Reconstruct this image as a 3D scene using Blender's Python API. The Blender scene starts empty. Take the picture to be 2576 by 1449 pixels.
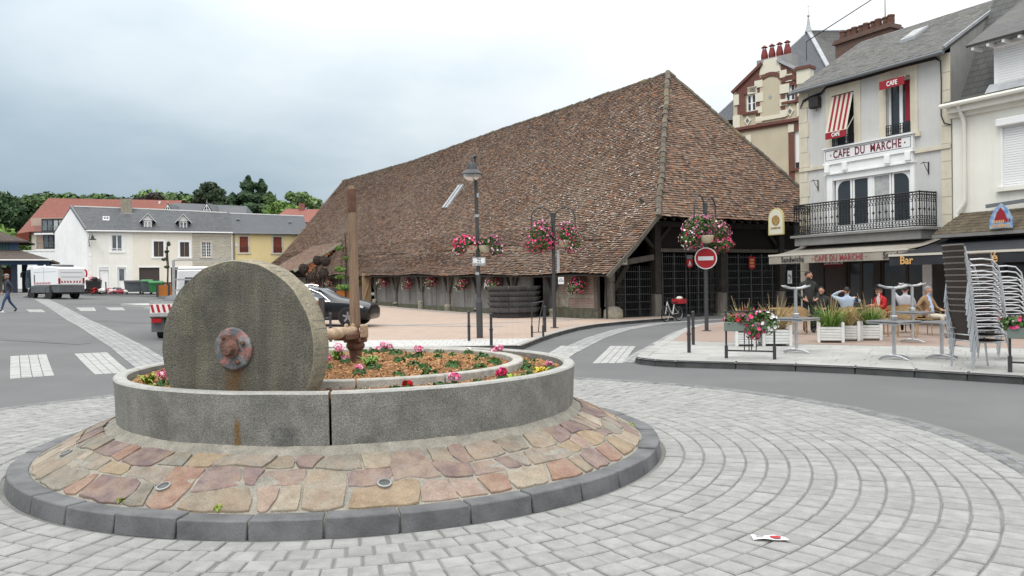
import bpy, bmesh, math, random
from mathutils import Vector, Matrix, noise
R = math.radians
PI = math.pi
SC = bpy.context.scene
COL = SC.collection
random.seed(7)
cam_d = bpy.data.cameras.new("camera")
cam = bpy.data.objects.new("camera", cam_d)
COL.objects.link(cam)
cam_d.sensor_width = 36.0
cam_d.lens = 36.0 * 2030.0 / 2576.0
cam_d.clip_start = 0.1
cam_d.clip_end = 5000.0
cam.matrix_world = (Matrix.Translation((0, 0, 1.7)) @ Matrix.Rotation(R(90 - 0.29), 4, 'X')
 @ Matrix.Rotation(R(-0.8), 4, 'Z'))
SC.camera = cam
SUN_EL, SUN_AZ = 58.0, 215.0
world = bpy.data.worlds.new("World")
SC.world = world
world.use_nodes = True
nt = world.node_tree
nt.nodes.clear()
def wn(t, **kw):
 n = nt.nodes.new(t)
 for k, v in kw.items():
  setattr(n, k, v)
 return n
def wl(a, b):
 nt.links.new(a, b)
w_out = wn('ShaderNodeOutputWorld')
w_bg = wn('ShaderNodeBackground')
w_sky = wn('ShaderNodeTexSky')
w_sky.sky_type = 'NISHITA'
w_sky.sun_disc = False
w_sky.sun_elevation = R(SUN_EL)
w_sky.sun_rotation = R(SUN_AZ)
w_sky.dust_density = 3.0
w_tc = wn('ShaderNodeTexCoord')
w_sep = wn('ShaderNodeSeparateXYZ')
wl(w_tc.outputs['Generated'], w_sep.inputs[0])
def wmath(op, a, b=None, clamp=False):
 n = wn('ShaderNodeMath', operation=op)
 n.use_clamp = clamp
 for i, s in enumerate((a, b)):
  if s is None:
   continue
  if isinstance(s, (int, float)):
   n.inputs[i].default_value = s
  else:
   wl(s, n.inputs[i])
 return n.outputs[0]
def wramp(fac, stops, interp='LINEAR'):
 n = wn('ShaderNodeValToRGB')
 n.color_ramp.interpolation = interp
 while len(n.color_ramp.elements) < len(stops):
  n.color_ramp.elements.new(0.5)
 for e, (p, c) in zip(n.color_ramp.elements, stops):
  e.position = p
  e.color = (*c, 1)
 wl(fac, n.inputs[0])
 return n.outputs[0]
w_z = wmath('MAXIMUM', w_sep.outputs[2], 0.0)
w_den = wmath('ADD', w_z, 0.22)
w_cx = wmath('DIVIDE', w_sep.outputs[0], w_den)
w_cy = wmath('DIVIDE', w_sep.outputs[1], w_den)
w_cmb = wn('ShaderNodeCombineXYZ')
wl(w_cx, w_cmb.inputs[0])
wl(w_cy, w_cmb.inputs[1])
def wnoise(scale, detail, rough, off):
 mp = wn('ShaderNodeMapping')
 mp.inputs['Location'].default_value = off
 mp.inputs['Scale'].default_value = (scale, scale * 1.0, 1)
 wl(w_cmb.outputs[0], mp.inputs[0])
 n = wn('ShaderNodeTexNoise')
 n.inputs['Scale'].default_value = 1.0
 n.inputs['Detail'].default_value = detail
 n.inputs['Roughness'].default_value = rough
 wl(mp.outputs[0], n.inputs['Vector'])
 return n.outputs[0]
w_n1 = wnoise(0.55, 5, 0.5, (3.1, 1.7, 0))
w_n2 = wnoise(1.6, 7, 0.55, (0.3, 5.2, 2))
w_side = wmath('ADD', wmath('MULTIPLY', w_sep.outputs[0], 0.55), 0.42)
w_fac = wmath('ADD', wmath('MULTIPLY', w_z, 1.25), wmath('MULTIPLY', w_side, 0.75))
w_fac = wmath('ADD', w_fac, wmath('MULTIPLY', wmath('SUBTRACT', w_n1, 0.5), 0.75))
w_fac = wmath('ADD', w_fac, wmath('MULTIPLY', wmath('SUBTRACT', w_n2, 0.5), 0.40), clamp=True)
w_cloud = wramp(w_fac, [(0.0, (0.30, 0.395, 0.475)), (0.22, (0.37, 0.47, 0.545)), (0.42, (0.55, 0.635, 0.69)),
 (0.62, (0.76, 0.805, 0.83)), (0.82, (0.86, 0.885, 0.90)), (1.0, (0.93, 0.945, 0.95))], 'B_SPLINE')
w_up = wmath('ADD', wmath('MULTIPLY', wmath('POWER', w_z, 1.3), 1.75), 0.82)
w_cl2 = wn('ShaderNodeVectorMath', operation='SCALE')
wl(w_cloud, w_cl2.inputs[0])
wl(w_up, w_cl2.inputs['Scale'])
w_skys = wn('ShaderNodeVectorMath', operation='SCALE')
wl(w_sky.outputs[0], w_skys.inputs[0])
w_skys.inputs['Scale'].default_value = 0.08
w_mix = wn('ShaderNodeMix', data_type='RGBA')
w_mix.inputs['Factor'].default_value = 0.88
wl(w_skys.outputs[0], w_mix.inputs['A'])
wl(w_cl2.outputs[0], w_mix.inputs['B'])
wl(w_mix.outputs['Result'], w_bg.inputs['Color'])
w_bg.inputs['Strength'].default_value = 1.0
wl(w_bg.outputs[0], w_out.inputs[0])
sun_d = bpy.data.lights.new("sun", 'SUN')
sun_d.energy = 1.1
sun_d.angle = R(25)
sun_d.color = (1.0, 0.965, 0.92)
sun = bpy.data.objects.new("sun", sun_d)
COL.objects.link(sun)
sun.rotation_euler = (R(90 - SUN_EL), 0, R(180 - SUN_AZ))
SC.view_settings.view_transform = 'Standard'
SC.view_settings.look = 'None'
SC.view_settings.exposure = 0.34
SC.view_settings.gamma = 1.0
SC.view_settings.use_curve_mapping = False
SC.cycles.max_bounces = 5
SC.cycles.diffuse_bounces = 3
SC.cycles.glossy_bounces = 3
SC.cycles.transmission_bounces = 4
SC.cycles.transparent_max_bounces = 6
SC.cycles.use_denoising = True
def sp(t):
 return t if t > 40 else math.log1p(math.exp(t))
def gz(x, y):
 s = min(1, max(0, (y - 13) / 17))
 s = s * s * (3 - 2 * s)
 return s * .035 * sp(-x - 4) + .006 * sp(y - 32)
class MB:
 def __init__(self, M=None):
  self.v, self.f, self.mi = [], [], []
  self.M = M
  self.cur = 0
 def add(self, vs, fs):
  o = len(self.v)
  if self.M is not None:
   vs = [self.M @ Vector(p) for p in vs]
  self.v.extend([tuple(p) for p in vs])
  for f in fs:
   self.f.append(tuple(i + o for i in f))
   self.mi.append(self.cur)
  return self
 def box(self, x0, x1, y0, y1, z0, z1):
  return self.add([(x0, y0, z0), (x1, y0, z0), (x1, y1, z0), (x0, y1, z0),
 (x0, y0, z1), (x1, y0, z1), (x1, y1, z1), (x0, y1, z1)],
 [(3, 2, 1, 0), (4, 5, 6, 7), (0, 1, 5, 4), (1, 2, 6, 5), (2, 3, 7, 6), (3, 0, 4, 7)])
 def cbox(self, c, s, T=None):
  x, y, z = [q / 2 for q in s]
  vs = [Vector(p) for p in ((-x, -y, -z), (x, -y, -z), (x, y, -z), (-x, y, -z),
 (-x, -y, z), (x, -y, z), (x, y, z), (-x, y, z))]
  if T is not None:
   vs = [T @ p for p in vs]
  vs = [p + Vector(c) for p in vs]
  return self.add(vs, [(3, 2, 1, 0), (4, 5, 6, 7), (0, 1, 5, 4), (1, 2, 6, 5), (2, 3, 7, 6), (3, 0, 4, 7)])
 def beam(self, p, q, w, h, up=(0, 0, 1), taper=1.0):
  p, q = Vector(p), Vector(q)
  d = (q - p).normalized()
  s = d.cross(Vector(up))
  if s.length < 1e-4:
   s = d.cross(Vector((0, 1, 0)))
  s.normalize()
  u = s.cross(d)
  s *= w / 2
  u *= h / 2
  t = taper
  return self.add([p - s - u, p + s - u, p + s + u, p - s + u,
 q - s * t - u * t, q + s * t - u * t, q + s * t + u * t, q - s * t + u * t],
 [(3, 2, 1, 0), (4, 5, 6, 7), (0, 1, 5, 4), (1, 2, 6, 5), (2, 3, 7, 6), (3, 0, 4, 7)])
 def tube(self, pts, r, n=8, caps=True, closed=False):
  pts = [Vector(p) for p in pts]
  m = len(pts)
  rr = r if isinstance(r, (list, tuple)) else [r] * m
  vs, fs = [], []
  prev = None
  for i, p in enumerate(pts):
   if closed:
    d = pts[(i + 1) % m] - pts[i - 1]
   else:
    d = pts[min(i + 1, m - 1)] - pts[max(i - 1, 0)]
   if d.length < 1e-9:
    d = Vector((0, 0, 1))
   d.normalize()
   if prev is None:
    a = Vector((0, 0, 1)) if abs(d.z) < .9 else Vector((1, 0, 0))
    s = d.cross(a).normalized()
   else:
    s = (prev - d * prev.dot(d))
    s = s.normalized() if s.length > 1e-6 else d.orthogonal().normalized()
   prev = s
   t = d.cross(s)
   for k in range(n):
    a = 2 * PI * k / n
    vs.append(p + (s * math.cos(a) + t * math.sin(a)) * rr[i])
  rng = m if closed else m - 1
  for i in range(rng):
   j = (i + 1) % m
   for k in range(n):
    k2 = (k + 1) % n
    fs.append((i * n + k, i * n + k2, j * n + k2, j * n + k))
  if caps and not closed:
   fs.append(tuple(range(n - 1, -1, -1)))
   fs.append(tuple((m - 1) * n + k for k in range(n)))
  return self.add(vs, fs)
 def lathe(self, prof, n=16, c=(0, 0, 0), T=None, caps=True, jit=0):
  vs, fs = [], []
  for (r, z) in prof:
   for k in range(n):
    a = 2 * PI * k / n
    q = r * (1 + (random.uniform(-jit, jit) if jit else 0))
    p = Vector((q * math.cos(a), q * math.sin(a), z))
    if T is not None:
     p = T @ p
    vs.append(p + Vector(c))
  m = len(prof)
  for i in range(m - 1):
   for k in range(n):
    k2 = (k + 1) % n
    fs.append((i * n + k, i * n + k2, (i + 1) * n + k2, (i + 1) * n + k))
  if caps:
   fs.append(tuple(range(n - 1, -1, -1)))
   fs.append(tuple((m - 1) * n + k for k in range(n)))
  return self.add(vs, fs)
 def prism(self, poly, h0, h1, f=None):
  """poly of (a, b); f maps (a, b, h) to xyz"""
  f = f or (lambda a, b, h: (a, b, h))
  n = len(poly)
  vs = [f(a, b, h0) for a, b in poly] + [f(a, b, h1) for a, b in poly]
  fs = [tuple(range(n - 1, -1, -1)), tuple(range(n, 2 * n))]
  fs += [(i, (i + 1) % n, n + (i + 1) % n, n + i) for i in range(n)]
  return self.add(vs, fs)
 def poly(self, pts):
  return self.add(pts, [tuple(range(len(pts)))])
 def ball(self, c, r, n=8, m=6, jit=0):
  rx, ry, rz = r if isinstance(r, (list, tuple)) else (r, r, r)
  vs, fs = [(c[0], c[1], c[2] - rz)], []
  for i in range(1, m):
   t = PI * i / m - PI / 2
   for k in range(n):
    a = 2 * PI * k / n
    j = 1 + (random.uniform(-jit, jit) if jit else 0)
    vs.append((c[0] + rx * j * math.cos(t) * math.cos(a), c[1] + ry * j * math.cos(t) * math.sin(a), c[2] + rz * j * math.sin(t)))
  vs.append((c[0], c[1], c[2] + rz))
  for k in range(n):
   fs.append((0, 1 + (k + 1) % n, 1 + k))
   fs.append((len(vs) - 1, 1 + (m - 2) * n + k, 1 + (m - 2) * n + (k + 1) % n))
  for i in range(m - 2):
   for k in range(n):
    a, b = 1 + i * n + k, 1 + i * n + (k + 1) % n
    fs.append((a, b, b + n, a + n))
  return self.add(vs, fs)
 def build(self, name, mat, parent=None, loc=None, rot=None, smooth=False, bevel=0, seg=1, kind=None, fix=True):
  me = bpy.data.meshes.new(name)
  me.from_pydata(self.v, [], self.f)
  mats = mat if isinstance(mat, (list, tuple)) else [mat]
  for m in mats:
   me.materials.append(M_(m))
  if len(mats) > 1:
   me.polygons.foreach_set('material_index', self.mi)
  if fix:
   bm = bmesh.new()
   bm.from_mesh(me)
   bmesh.ops.recalc_face_normals(bm, faces=bm.faces)
   bm.to_mesh(me)
   bm.free()
  if smooth:
   me.polygons.foreach_set('use_smooth', [True] * len(me.polygons))
   if smooth != 'all':
    try:
     me.set_sharp_from_angle(angle=R(35))
    except Exception:
     pass
  me.update()
  o = link(name, me, parent, loc, rot)
  if bevel:
   b = o.modifiers.new('bevel', 'BEVEL')
   b.width = bevel
   b.segments = seg
   b.limit_method = 'ANGLE'
   b.angle_limit = R(40)
  if kind:
   o['kind'] = kind
  return o
def link(name, data, parent=None, loc=None, rot=None):
 o = bpy.data.objects.new(name, data)
 COL.objects.link(o)
 if parent is not None:
  o.parent = parent
 if loc is not None:
  o.location = loc
 if rot is not None:
  o.rotation_euler = rot if isinstance(rot, (tuple, list)) else (0, 0, rot)
 return o
def tag(o, label=None, cat=None, group=None, kind=None):
 if label:
  o['label'] = label
 if cat:
  o['category'] = cat
 if group:
  o['group'] = group
 if kind:
  o['kind'] = kind
 return o
def thing(name, label, cat, loc=(0, 0, 0), rz=0, group=None):
 o = link(name, None, None, loc, rz)
 o.empty_display_size = 0.2
 return tag(o, label, cat, group)
def copy_tree(o, parent=None):
 c = o.copy()
 COL.objects.link(c)
 c.parent = parent
 for ch in list(o.children):
  copy_tree(ch, c)
 return c
def dup(o, label, loc, rz=0):
 c = copy_tree(o)
 c.location = loc
 c.rotation_euler = (0, 0, rz)
 c['label'] = label
 return c
MATS = {}
SPEC = {}
def M_(n):
 if not isinstance(n, str):
  return n
 if n not in MATS:
  MATS[n] = make_mat(n, **SPEC[n])
 return MATS[n]
def spec(name, col, **kw):
 SPEC[name] = dict(col=col, **kw)
def make_mat(name, col, col2=None, scale=4.0, rough=.8, bump=0.0, bscale=None, metal=0.0, rnd=0.0, detail=5.0,
 pal=None, streak=0.0, streakcol=(0.05, 0.05, 0.045), fine=0.0, fscale=120.0, spec=.35, trans=0.0, alpha=1.0,
 emit=0.0, lo=.35, hi=.65, coat=0.0, brick=None, stretch=(1, 1, 1), stain=0.0, staincol=(.05, .05, .045),
 sscale=.6, hue=0.0, sub=0.0, ior=1.45, bdist=.02, vein=None, rust=(), world=False):
 m = bpy.data.materials.new(name)
 m.use_nodes = True
 t = m.node_tree
 bs = t.nodes['Principled BSDF']
 N, L = t.nodes.new, t.links.new
 bs.inputs['Roughness'].default_value = rough
 bs.inputs['Metallic'].default_value = metal
 bs.inputs['Specular IOR Level'].default_value = spec
 bs.inputs['IOR'].default_value = ior
 if trans:
  bs.inputs['Transmission Weight'].default_value = trans
 if coat:
  bs.inputs['Coat Weight'].default_value = coat
  bs.inputs['Coat Roughness'].default_value = .05
 if sub:
  bs.inputs['Subsurface Weight'].default_value = sub
 if emit:
  bs.inputs['Emission Color'].default_value = (*col, 1)
  bs.inputs['Emission Strength'].default_value = emit
 tc = N('ShaderNodeTexCoord')
 vec = tc.outputs['Object']
 if world:
  vec = N('ShaderNodeNewGeometry').outputs['Position']
 if stretch != (1, 1, 1):
  mp = N('ShaderNodeMapping')
  mp.inputs['Scale'].default_value = stretch
  L(vec, mp.inputs[0])
  vec = mp.outputs[0]
 def tex(sc, det=detail, rg=.6, v=None):
  n = N('ShaderNodeTexNoise')
  n.inputs['Scale'].default_value = sc
  n.inputs['Detail'].default_value = det
  n.inputs['Roughness'].default_value = rg
  L(v or vec, n.inputs['Vector'])
  return n.outputs[0]
 def mapr(s, a, b, c=0., d=1.):
  n = N('ShaderNodeMapRange')
  n.inputs[1].default_value, n.inputs[2].default_value = a, b
  n.inputs[3].default_value, n.inputs[4].default_value = c, d
  L(s, n.inputs[0])
  return n.outputs[0]
 def mix(f, a, b, mode='MIX'):
  n = N('ShaderNodeMix')
  n.data_type = 'RGBA'
  n.blend_type = mode
  for s, k in ((f, 'Factor'), (a, 'A'), (b, 'B')):
   if isinstance(s, (int, float)):
    n.inputs[k].default_value = s
   elif isinstance(s, tuple):
    n.inputs[k].default_value = (*s, 1)
   else:
    L(s, n.inputs[k])
  return n.outputs['Result']
 def mth(op, a, b):
  n = N('ShaderNodeMath')
  n.operation = op
  for i, s in enumerate((a, b)):
   if isinstance(s, (int, float)):
    n.inputs[i].default_value = s
   else:
    L(s, n.inputs[i])
  return n.outputs[0]
 c = tuple(col)
 rand = None
 if rnd or pal or hue:
  oi = N('ShaderNodeObjectInfo')
  ge = N('ShaderNodeNewGeometry')
  rand = mth('FRACT', mth('ADD', oi.outputs['Random'], ge.outputs['Random Per Island']), 0)
 if pal:
  rp = N('ShaderNodeValToRGB')
  rp.color_ramp.interpolation = 'CONSTANT'
  while len(rp.color_ramp.elements) < len(pal):
   rp.color_ramp.elements.new(.5)
  for i, (e, q) in enumerate(zip(rp.color_ramp.elements, pal)):
   e.position = i / len(pal)
   e.color = (*q, 1)
  L(rand, rp.inputs[0])
  c = rp.outputs[0]
 if col2 is not None:
  f = mapr(tex(scale), lo, hi)
  if pal:
   c = mix(f, c, tuple(col2), 'MULTIPLY')
  else:
   c = mix(f, c, tuple(col2))
 if brick:
  b = N('ShaderNodeTexBrick')
  b.inputs['Scale'].default_value = 1.0
  b.inputs['Brick Width'].default_value = brick[0]
  b.inputs['Row Height'].default_value = brick[1]
  b.inputs['Mortar Size'].default_value = brick[2]
  b.inputs['Mortar'].default_value = (*brick[3], 1)
  b.inputs['Color1'].default_value = (*brick[4], 1)
  b.inputs['Color2'].default_value = (*brick[5], 1)
  ax = brick[6] if len(brick) > 6 else 'xy'
  s = N('ShaderNodeSeparateXYZ')
  cb = N('ShaderNodeCombineXYZ')
  L(tc.outputs['Object'], s.inputs[0])
  for i, a in enumerate(ax):
   L(s.outputs['xyz'.index(a)], cb.inputs[i])
  L(cb.outputs[0], b.inputs['Vector'])
  c = mix(.85, c, b.outputs['Color'])
  if bump == 0:
   bump = .0
  bn0 = N('ShaderNodeBump')
  bn0.inputs['Strength'].default_value = .5
  bn0.inputs['Distance'].default_value = .01
  bn0.invert = True
  L(b.outputs['Fac'], bn0.inputs['Height'])
 if rnd:
  v = mapr(rand, 0, 1, 1 - rnd, 1 + rnd)
  h = N('ShaderNodeHueSaturation')
  L(v, h.inputs['Value'])
  if hue:
   r2 = mth('FRACT', mth('MULTIPLY', rand, 7.31), 0)
   L(mapr(r2, 0, 1, .5 - hue, .5 + hue), h.inputs['Hue'])
  if isinstance(c, tuple):
   h.inputs['Color'].default_value = (*c, 1)
  else:
   L(c, h.inputs['Color'])
  c = h.outputs[0]
 if stain:
  f = mapr(tex(sscale, 6, .65), .5, .75, 0, stain)
  c = mix(f, c, tuple(staincol))
 if streak:
  mp = N('ShaderNodeMapping')
  mp.inputs['Scale'].default_value = (1, 1, .07)
  L(tc.outputs['Object'], mp.inputs[0])
  f = mapr(tex(5.0, 6, .65, mp.outputs[0]), .48, .75, 0, streak)
  c = mix(f, c, tuple(streakcol))
 for (rx, half, z0, z1, rcol, amt, ylim) in rust:
  s3 = N('ShaderNodeSeparateXYZ')
  L(tc.outputs['Object'], s3.inputs[0])
  mp = N('ShaderNodeMapping')
  mp.inputs['Scale'].default_value = (1, 1, .25)
  L(tc.outputs['Object'], mp.inputs[0])
  wob = mth('MULTIPLY', mth('SUBTRACT', tex(9, 5, .65, mp.outputs[0]), .5), half * 2.2)
  ax = mth('ABSOLUTE', mth('ADD', mth('SUBTRACT', s3.outputs[0], rx), wob), 0)
  f = mth('MULTIPLY', mapr(ax, half * .45, half, 1, 0), mth('MULTIPLY', mapr(s3.outputs[2], z0, z0 + .04, 0, 1), mapr(s3.outputs[2], z1 - .06, z1, 1, 0)))
  f = mth('MULTIPLY', f, mapr(s3.outputs[1], ylim, ylim + .05, amt, 0))
  f = mth('MULTIPLY', f, mapr(tex(14, 5, .7), .3, .6, .35, 1))
  c = mix(f, c, tuple(rcol))
 if vein:
  f = mapr(tex(vein[0], 3, .5), .42, .6, 0, vein[2])
  c = mix(f, c, tuple(vein[1]))
 if fine:
  f = mapr(tex(fscale, 2, .5), .3, .7, 1 - fine, 1 + fine)
  cc = N('ShaderNodeCombineColor')
  for i in range(3):
   L(f, cc.inputs[i])
  c = mix(1.0, c, cc.outputs[0], 'MULTIPLY')
 if isinstance(c, tuple):
  bs.inputs['Base Color'].default_value = (*c, 1)
 else:
  L(c, bs.inputs['Base Color'])
 nrm = bn0.outputs[0] if brick else None
 if bump:
  bn = N('ShaderNodeBump')
  bn.inputs['Strength'].default_value = bump
  bn.inputs['Distance'].default_value = bdist
  L(tex(bscale or scale * 4, 6, .6), bn.inputs['Height'])
  if nrm is not None:
   L(nrm, bn.inputs['Normal'])
  nrm = bn.outputs[0]
 if nrm is not None:
  L(nrm, bs.inputs['Normal'])
 if alpha < 1:
  bs.inputs['Alpha'].default_value = alpha
 return m
def drape(name, poly, off, mat, step=2.0, parent=None, kind='structure', skirt=0.0, hfun=None, label=None):
 hf = hfun or gz
 bm = bmesh.new()
 vs = [bm.verts.new((x, y, 0)) for x, y in poly]
 bm.faces.new(vs)
 bmesh.ops.triangulate(bm, faces=bm.faces)
 xs = [p[0] for p in poly]
 ys = [p[1] for p in poly]
 for lo, hi, ax in ((min(xs), max(xs), 0), (min(ys), max(ys), 1)):
  k = math.floor(lo / step) + 1
  while k * step < hi:
   co = [0, 0, 0]
   no = [0, 0, 0]
   co[ax] = k * step
   no[ax] = 1
   bmesh.ops.bisect_plane(bm, geom=bm.verts[:] + bm.edges[:] + bm.faces[:], plane_co=co, plane_no=no)
   k += 1
 for v in bm.verts:
  v.co.z = hf(v.co.x, v.co.y) + off
 bmesh.ops.recalc_face_normals(bm, faces=bm.faces)
 if sum(f.normal.z for f in bm.faces) < 0:
  bmesh.ops.reverse_faces(bm, faces=bm.faces)
 if skirt:
  ed = [e for e in bm.edges if e.is_boundary]
  r = bmesh.ops.extrude_edge_only(bm, edges=ed)
  for v in r['geom']:
   if isinstance(v, bmesh.types.BMVert):
    v.co.z -= skirt
  bmesh.ops.recalc_face_normals(bm, faces=bm.faces)
 me = bpy.data.meshes.new(name)
 bm.to_mesh(me)
 bm.free()
 me.materials.append(M_(mat))
 o = link(name, me, parent)
 if kind and parent is None:
  o['kind'] = kind
 return o
def text_mesh(name, s, size, mat, parent, M, bold=0.0, ext=.004, sx=1.0, shear=0, spacing=1.0, align='CENTER'):
 cu = bpy.data.curves.new(name, 'FONT')
 cu.body = s
 cu.size = size
 cu.align_x = align
 cu.align_y = 'CENTER'
 cu.extrude = ext
 cu.offset = bold
 cu.shear = shear
 cu.space_character = spacing
 cu.resolution_u = 3
 o = bpy.data.objects.new(name, cu)
 COL.objects.link(o)
 dg = bpy.context.evaluated_depsgraph_get()
 me = bpy.data.meshes.new_from_object(o.evaluated_get(dg))
 bpy.data.objects.remove(o)
 bpy.data.curves.remove(cu)
 me.transform(Matrix.Scale(sx, 4, (1, 0, 0)))
 me.transform(M)
 me.materials.clear()
 me.materials.append(M_(mat))
 return link(name, me, parent)
FACE = Matrix.Rotation(R(90), 4, 'X')
def scribble(parent, x0, x1, z, h, y, mat, seed=0):
 r_ = random.Random(seed)
 mb = MB()
 x = x0
 while x < x1:
  w_ = h * r_.uniform(.35, .8)
  mb.box(x, min(x1, x + w_), y - .002, y, z - h / 2, z + h / 2 * r_.uniform(.6, 1))
  x += w_ + h * .22
 return mb.build('print', mat, parent)
def rdir():
 z = random.uniform(-1, 1)
 a = random.uniform(0, 2 * PI)
 s = math.sqrt(1 - z * z)
 return Vector((s * math.cos(a), s * math.sin(a), z))
def leafquad(mb, p, size, nrm, asp=1.6, droop=0):
 n = nrm.normalized()
 a = n.orthogonal().normalized()
 a = (Matrix.Rotation(random.uniform(0, 2 * PI), 3, n) @ a)
 b = n.cross(a)
 a = a * size * asp / 2
 b = b * size / 2
 p = Vector(p)
 mb.add([p - a, p - a * .1 - b, p + a, p - a * .1 + b], [(0, 1, 2, 3)])
def flower(mb, p, r, nrm, n=6):
 nn = nrm.normalized()
 a = nn.orthogonal().normalized()
 b = nn.cross(a)
 p = Vector(p)
 vs = [p - nn * r * .35]
 ph = random.uniform(0, 6)
 for k in range(n):
  t = 2 * PI * k / n + ph
  vs.append(p + (a * math.cos(t) + b * math.sin(t)) * r)
 mb.add(vs, [(0, 1 + k, 1 + (k + 1) % n) for k in range(n)])
# ================================================================== material specs: ground
def gzc(x, y, _g=gz):
 return _g(max(x, -62.0), min(y, 125.0))
gz = gzc
spec('asphalt', (.138, .138, .137), col2=(.11, .111, .111), scale=.35, rough=.9, bump=.25, bscale=90, fine=.16, fscale=160, stain=.35, staincol=(.135, .135, .134), sscale=.35, bdist=.01)
spec('sett', (.29, .288, .275), world=True, col2=(.232, .23, .222), scale=9, rough=.85, rnd=.09, fine=.22, fscale=260, bump=.25, bscale=120, bdist=.006, stain=.6, staincol=(.20, .198, .19), sscale=.8)
spec('sett_dark', (.20, .20, .20), world=True, col2=(.15, .15, .15), scale=14, rough=.88, rnd=.2, fine=.15, bump=.3, bscale=120)
spec('sett_mid', (.30, .30, .295), world=True, col2=(.24, .24, .235), scale=9, rough=.88, rnd=.14, fine=.15, bump=.3, bscale=100)
spec('joint', (.15, .15, .143), col2=(.22, .215, .20), scale=2.2, rough=.95, bump=.4, bscale=60, fine=.25, fscale=150, stain=.5, staincol=(.09, .09, .085), sscale=1.1)
spec('kerb_dark', (.15, .151, .154), world=True, col2=(.09, .091, .094), scale=3.5, rough=.75, rnd=.09, fine=.14, fscale=160, bump=.25, bscale=50, stain=.3, staincol=(.09, .09, .092), sscale=3.5)
spec('mortar', (.30, .28, .235), col2=(.20, .188, .16), scale=7, rough=.95, bump=.7, bscale=35, fine=.22, fscale=90)
spec('crazy_stone', (.4, .3, .2), world=True, rough=.8,
 pal=[(0.280, 0.243, 0.186), (0.188, 0.139, 0.139), (0.240, 0.228, 0.191), (0.292, 0.263, 0.210), (0.227, 0.173, 0.165), (0.331, 0.298, 0.236), (0.202, 0.194, 0.165), (0.264, 0.169, 0.132), (0.241, 0.192, 0.167), (0.203, 0.153, 0.152), (0.276, 0.219, 0.149), (0.243, 0.214, 0.178), (0.179, 0.138, 0.142), (0.341, 0.308, 0.255), (0.270, 0.212, 0.183), (0.220, 0.199, 0.171)],
 col2=(.72, .66, .62), scale=9, rnd=.14, bump=.5, bscale=26, fine=.16, fscale=80, vein=(7.0, (.30, .235, .17), .38), stain=.4, staincol=(.30, .17, .10), sscale=4.2)
spec('granite', (.235, .228, .205), col2=(.155, .152, .138), scale=4.5, rough=.85, bump=.6, bscale=70, fine=.38, fscale=95, streak=.5, streakcol=(.125, .115, .095), stain=.45, staincol=(.29, .28, .25), sscale=2.2, bdist=.012,
 rust=((-.5, .045, .40, .68, (.17, .095, .03), .95, -1.5), (-.12, .16, .42, .64, (.07, .072, .072), .6, -1.5), (.5, .10, .41, .52, (.075, .075, .072), .6, -1.5), (-1.25, .12, .42, .8, (.10, .095, .08), .5, -1.2)))
spec('granite_top', (.37, .366, .34), col2=(.29, .288, .268), scale=8, rough=.85, fine=.2, fscale=90, bump=.3, bscale=60)
spec('inner_kerb', (.42, .405, .365), world=True, col2=(.29, .28, .25), scale=8, rough=.85, fine=.15, fscale=90, bump=.4, bscale=40, rnd=.06)
spec('mulch', (.27, .135, .055), col2=(.17, .08, .035), scale=22, rough=.95, bump=1.0, bscale=60, fine=.35, fscale=120, bdist=.03)
spec('chip', (.36, .20, .09), rough=.9, pal=[(.40, .215, .09), (.30, .15, .06), (.46, .28, .14), (.22, .105, .045), (.36, .19, .08)], rnd=.2)
spec('pave_pale', (.36, .355, .335), world=True, col2=(.30, .295, .28), scale=2.2, rough=.85, fine=.13, fscale=120, bump=.2, bscale=60, rnd=.06, stain=.4, staincol=(.235, .23, .22), sscale=.8)
spec('pave_pink', (.32, .24, .19), col2=(.38, .30, .24), scale=.8, rough=.88, fine=.12, fscale=60, bump=.2, bscale=60, stain=.3, staincol=(.27, .24, .21), sscale=.5,
 brick=(.44, .22, .008, (.27, .235, .20), (.36, .265, .21), (.40, .31, .25)))
spec('pave_red', (.27, .20, .165), col2=(.31, .235, .195), scale=1.2, rough=.88, fine=.14, fscale=60, stain=.3, staincol=(.2, .17, .15), sscale=.6,
 brick=(.22, .11, .007, (.22, .19, .165), (.28, .20, .165), (.32, .245, .20)))
spec('pave_strip', (.46, .455, .43), col2=(.40, .395, .375), scale=2, rough=.85, fine=.1, brick=(.30, .62, .010, (.22, .22, .21), (.46, .455, .43), (.42, .415, .395)))
spec('hill', (.05, .085, .03), col2=(.035, .06, .025), scale=.05, rough=1)
# ================================================================== ground sheet
def axis(lo, hi, step, far):
 a = [k * step for k in range(int(lo / step), int(hi / step) + 1)]
 return [-f for f in reversed(far) if -f < lo] + a + [f for f in far if f > hi]
gx_ = axis(-62, 40, 2, [70, 120, 220, 420, 900])
gy_ = [-40, -20] + [k * 2 for k in range(-3, 63)] + [160, 240, 400, 700, 1200]
gv = [(x, y, gz(x, y)) for y in gy_ for x in gx_]
nx = len(gx_)
gf = []
for j in range(len(gy_) - 1):
 for i in range(nx - 1):
  gf.append((j * nx + i, j * nx + i + 1, (j + 1) * nx + i + 1, (j + 1) * nx + i))
mb = MB()
mb.add(gv, gf)
ground = mb.build('ground', 'asphalt', kind='structure', smooth='all', fix=False)
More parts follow.
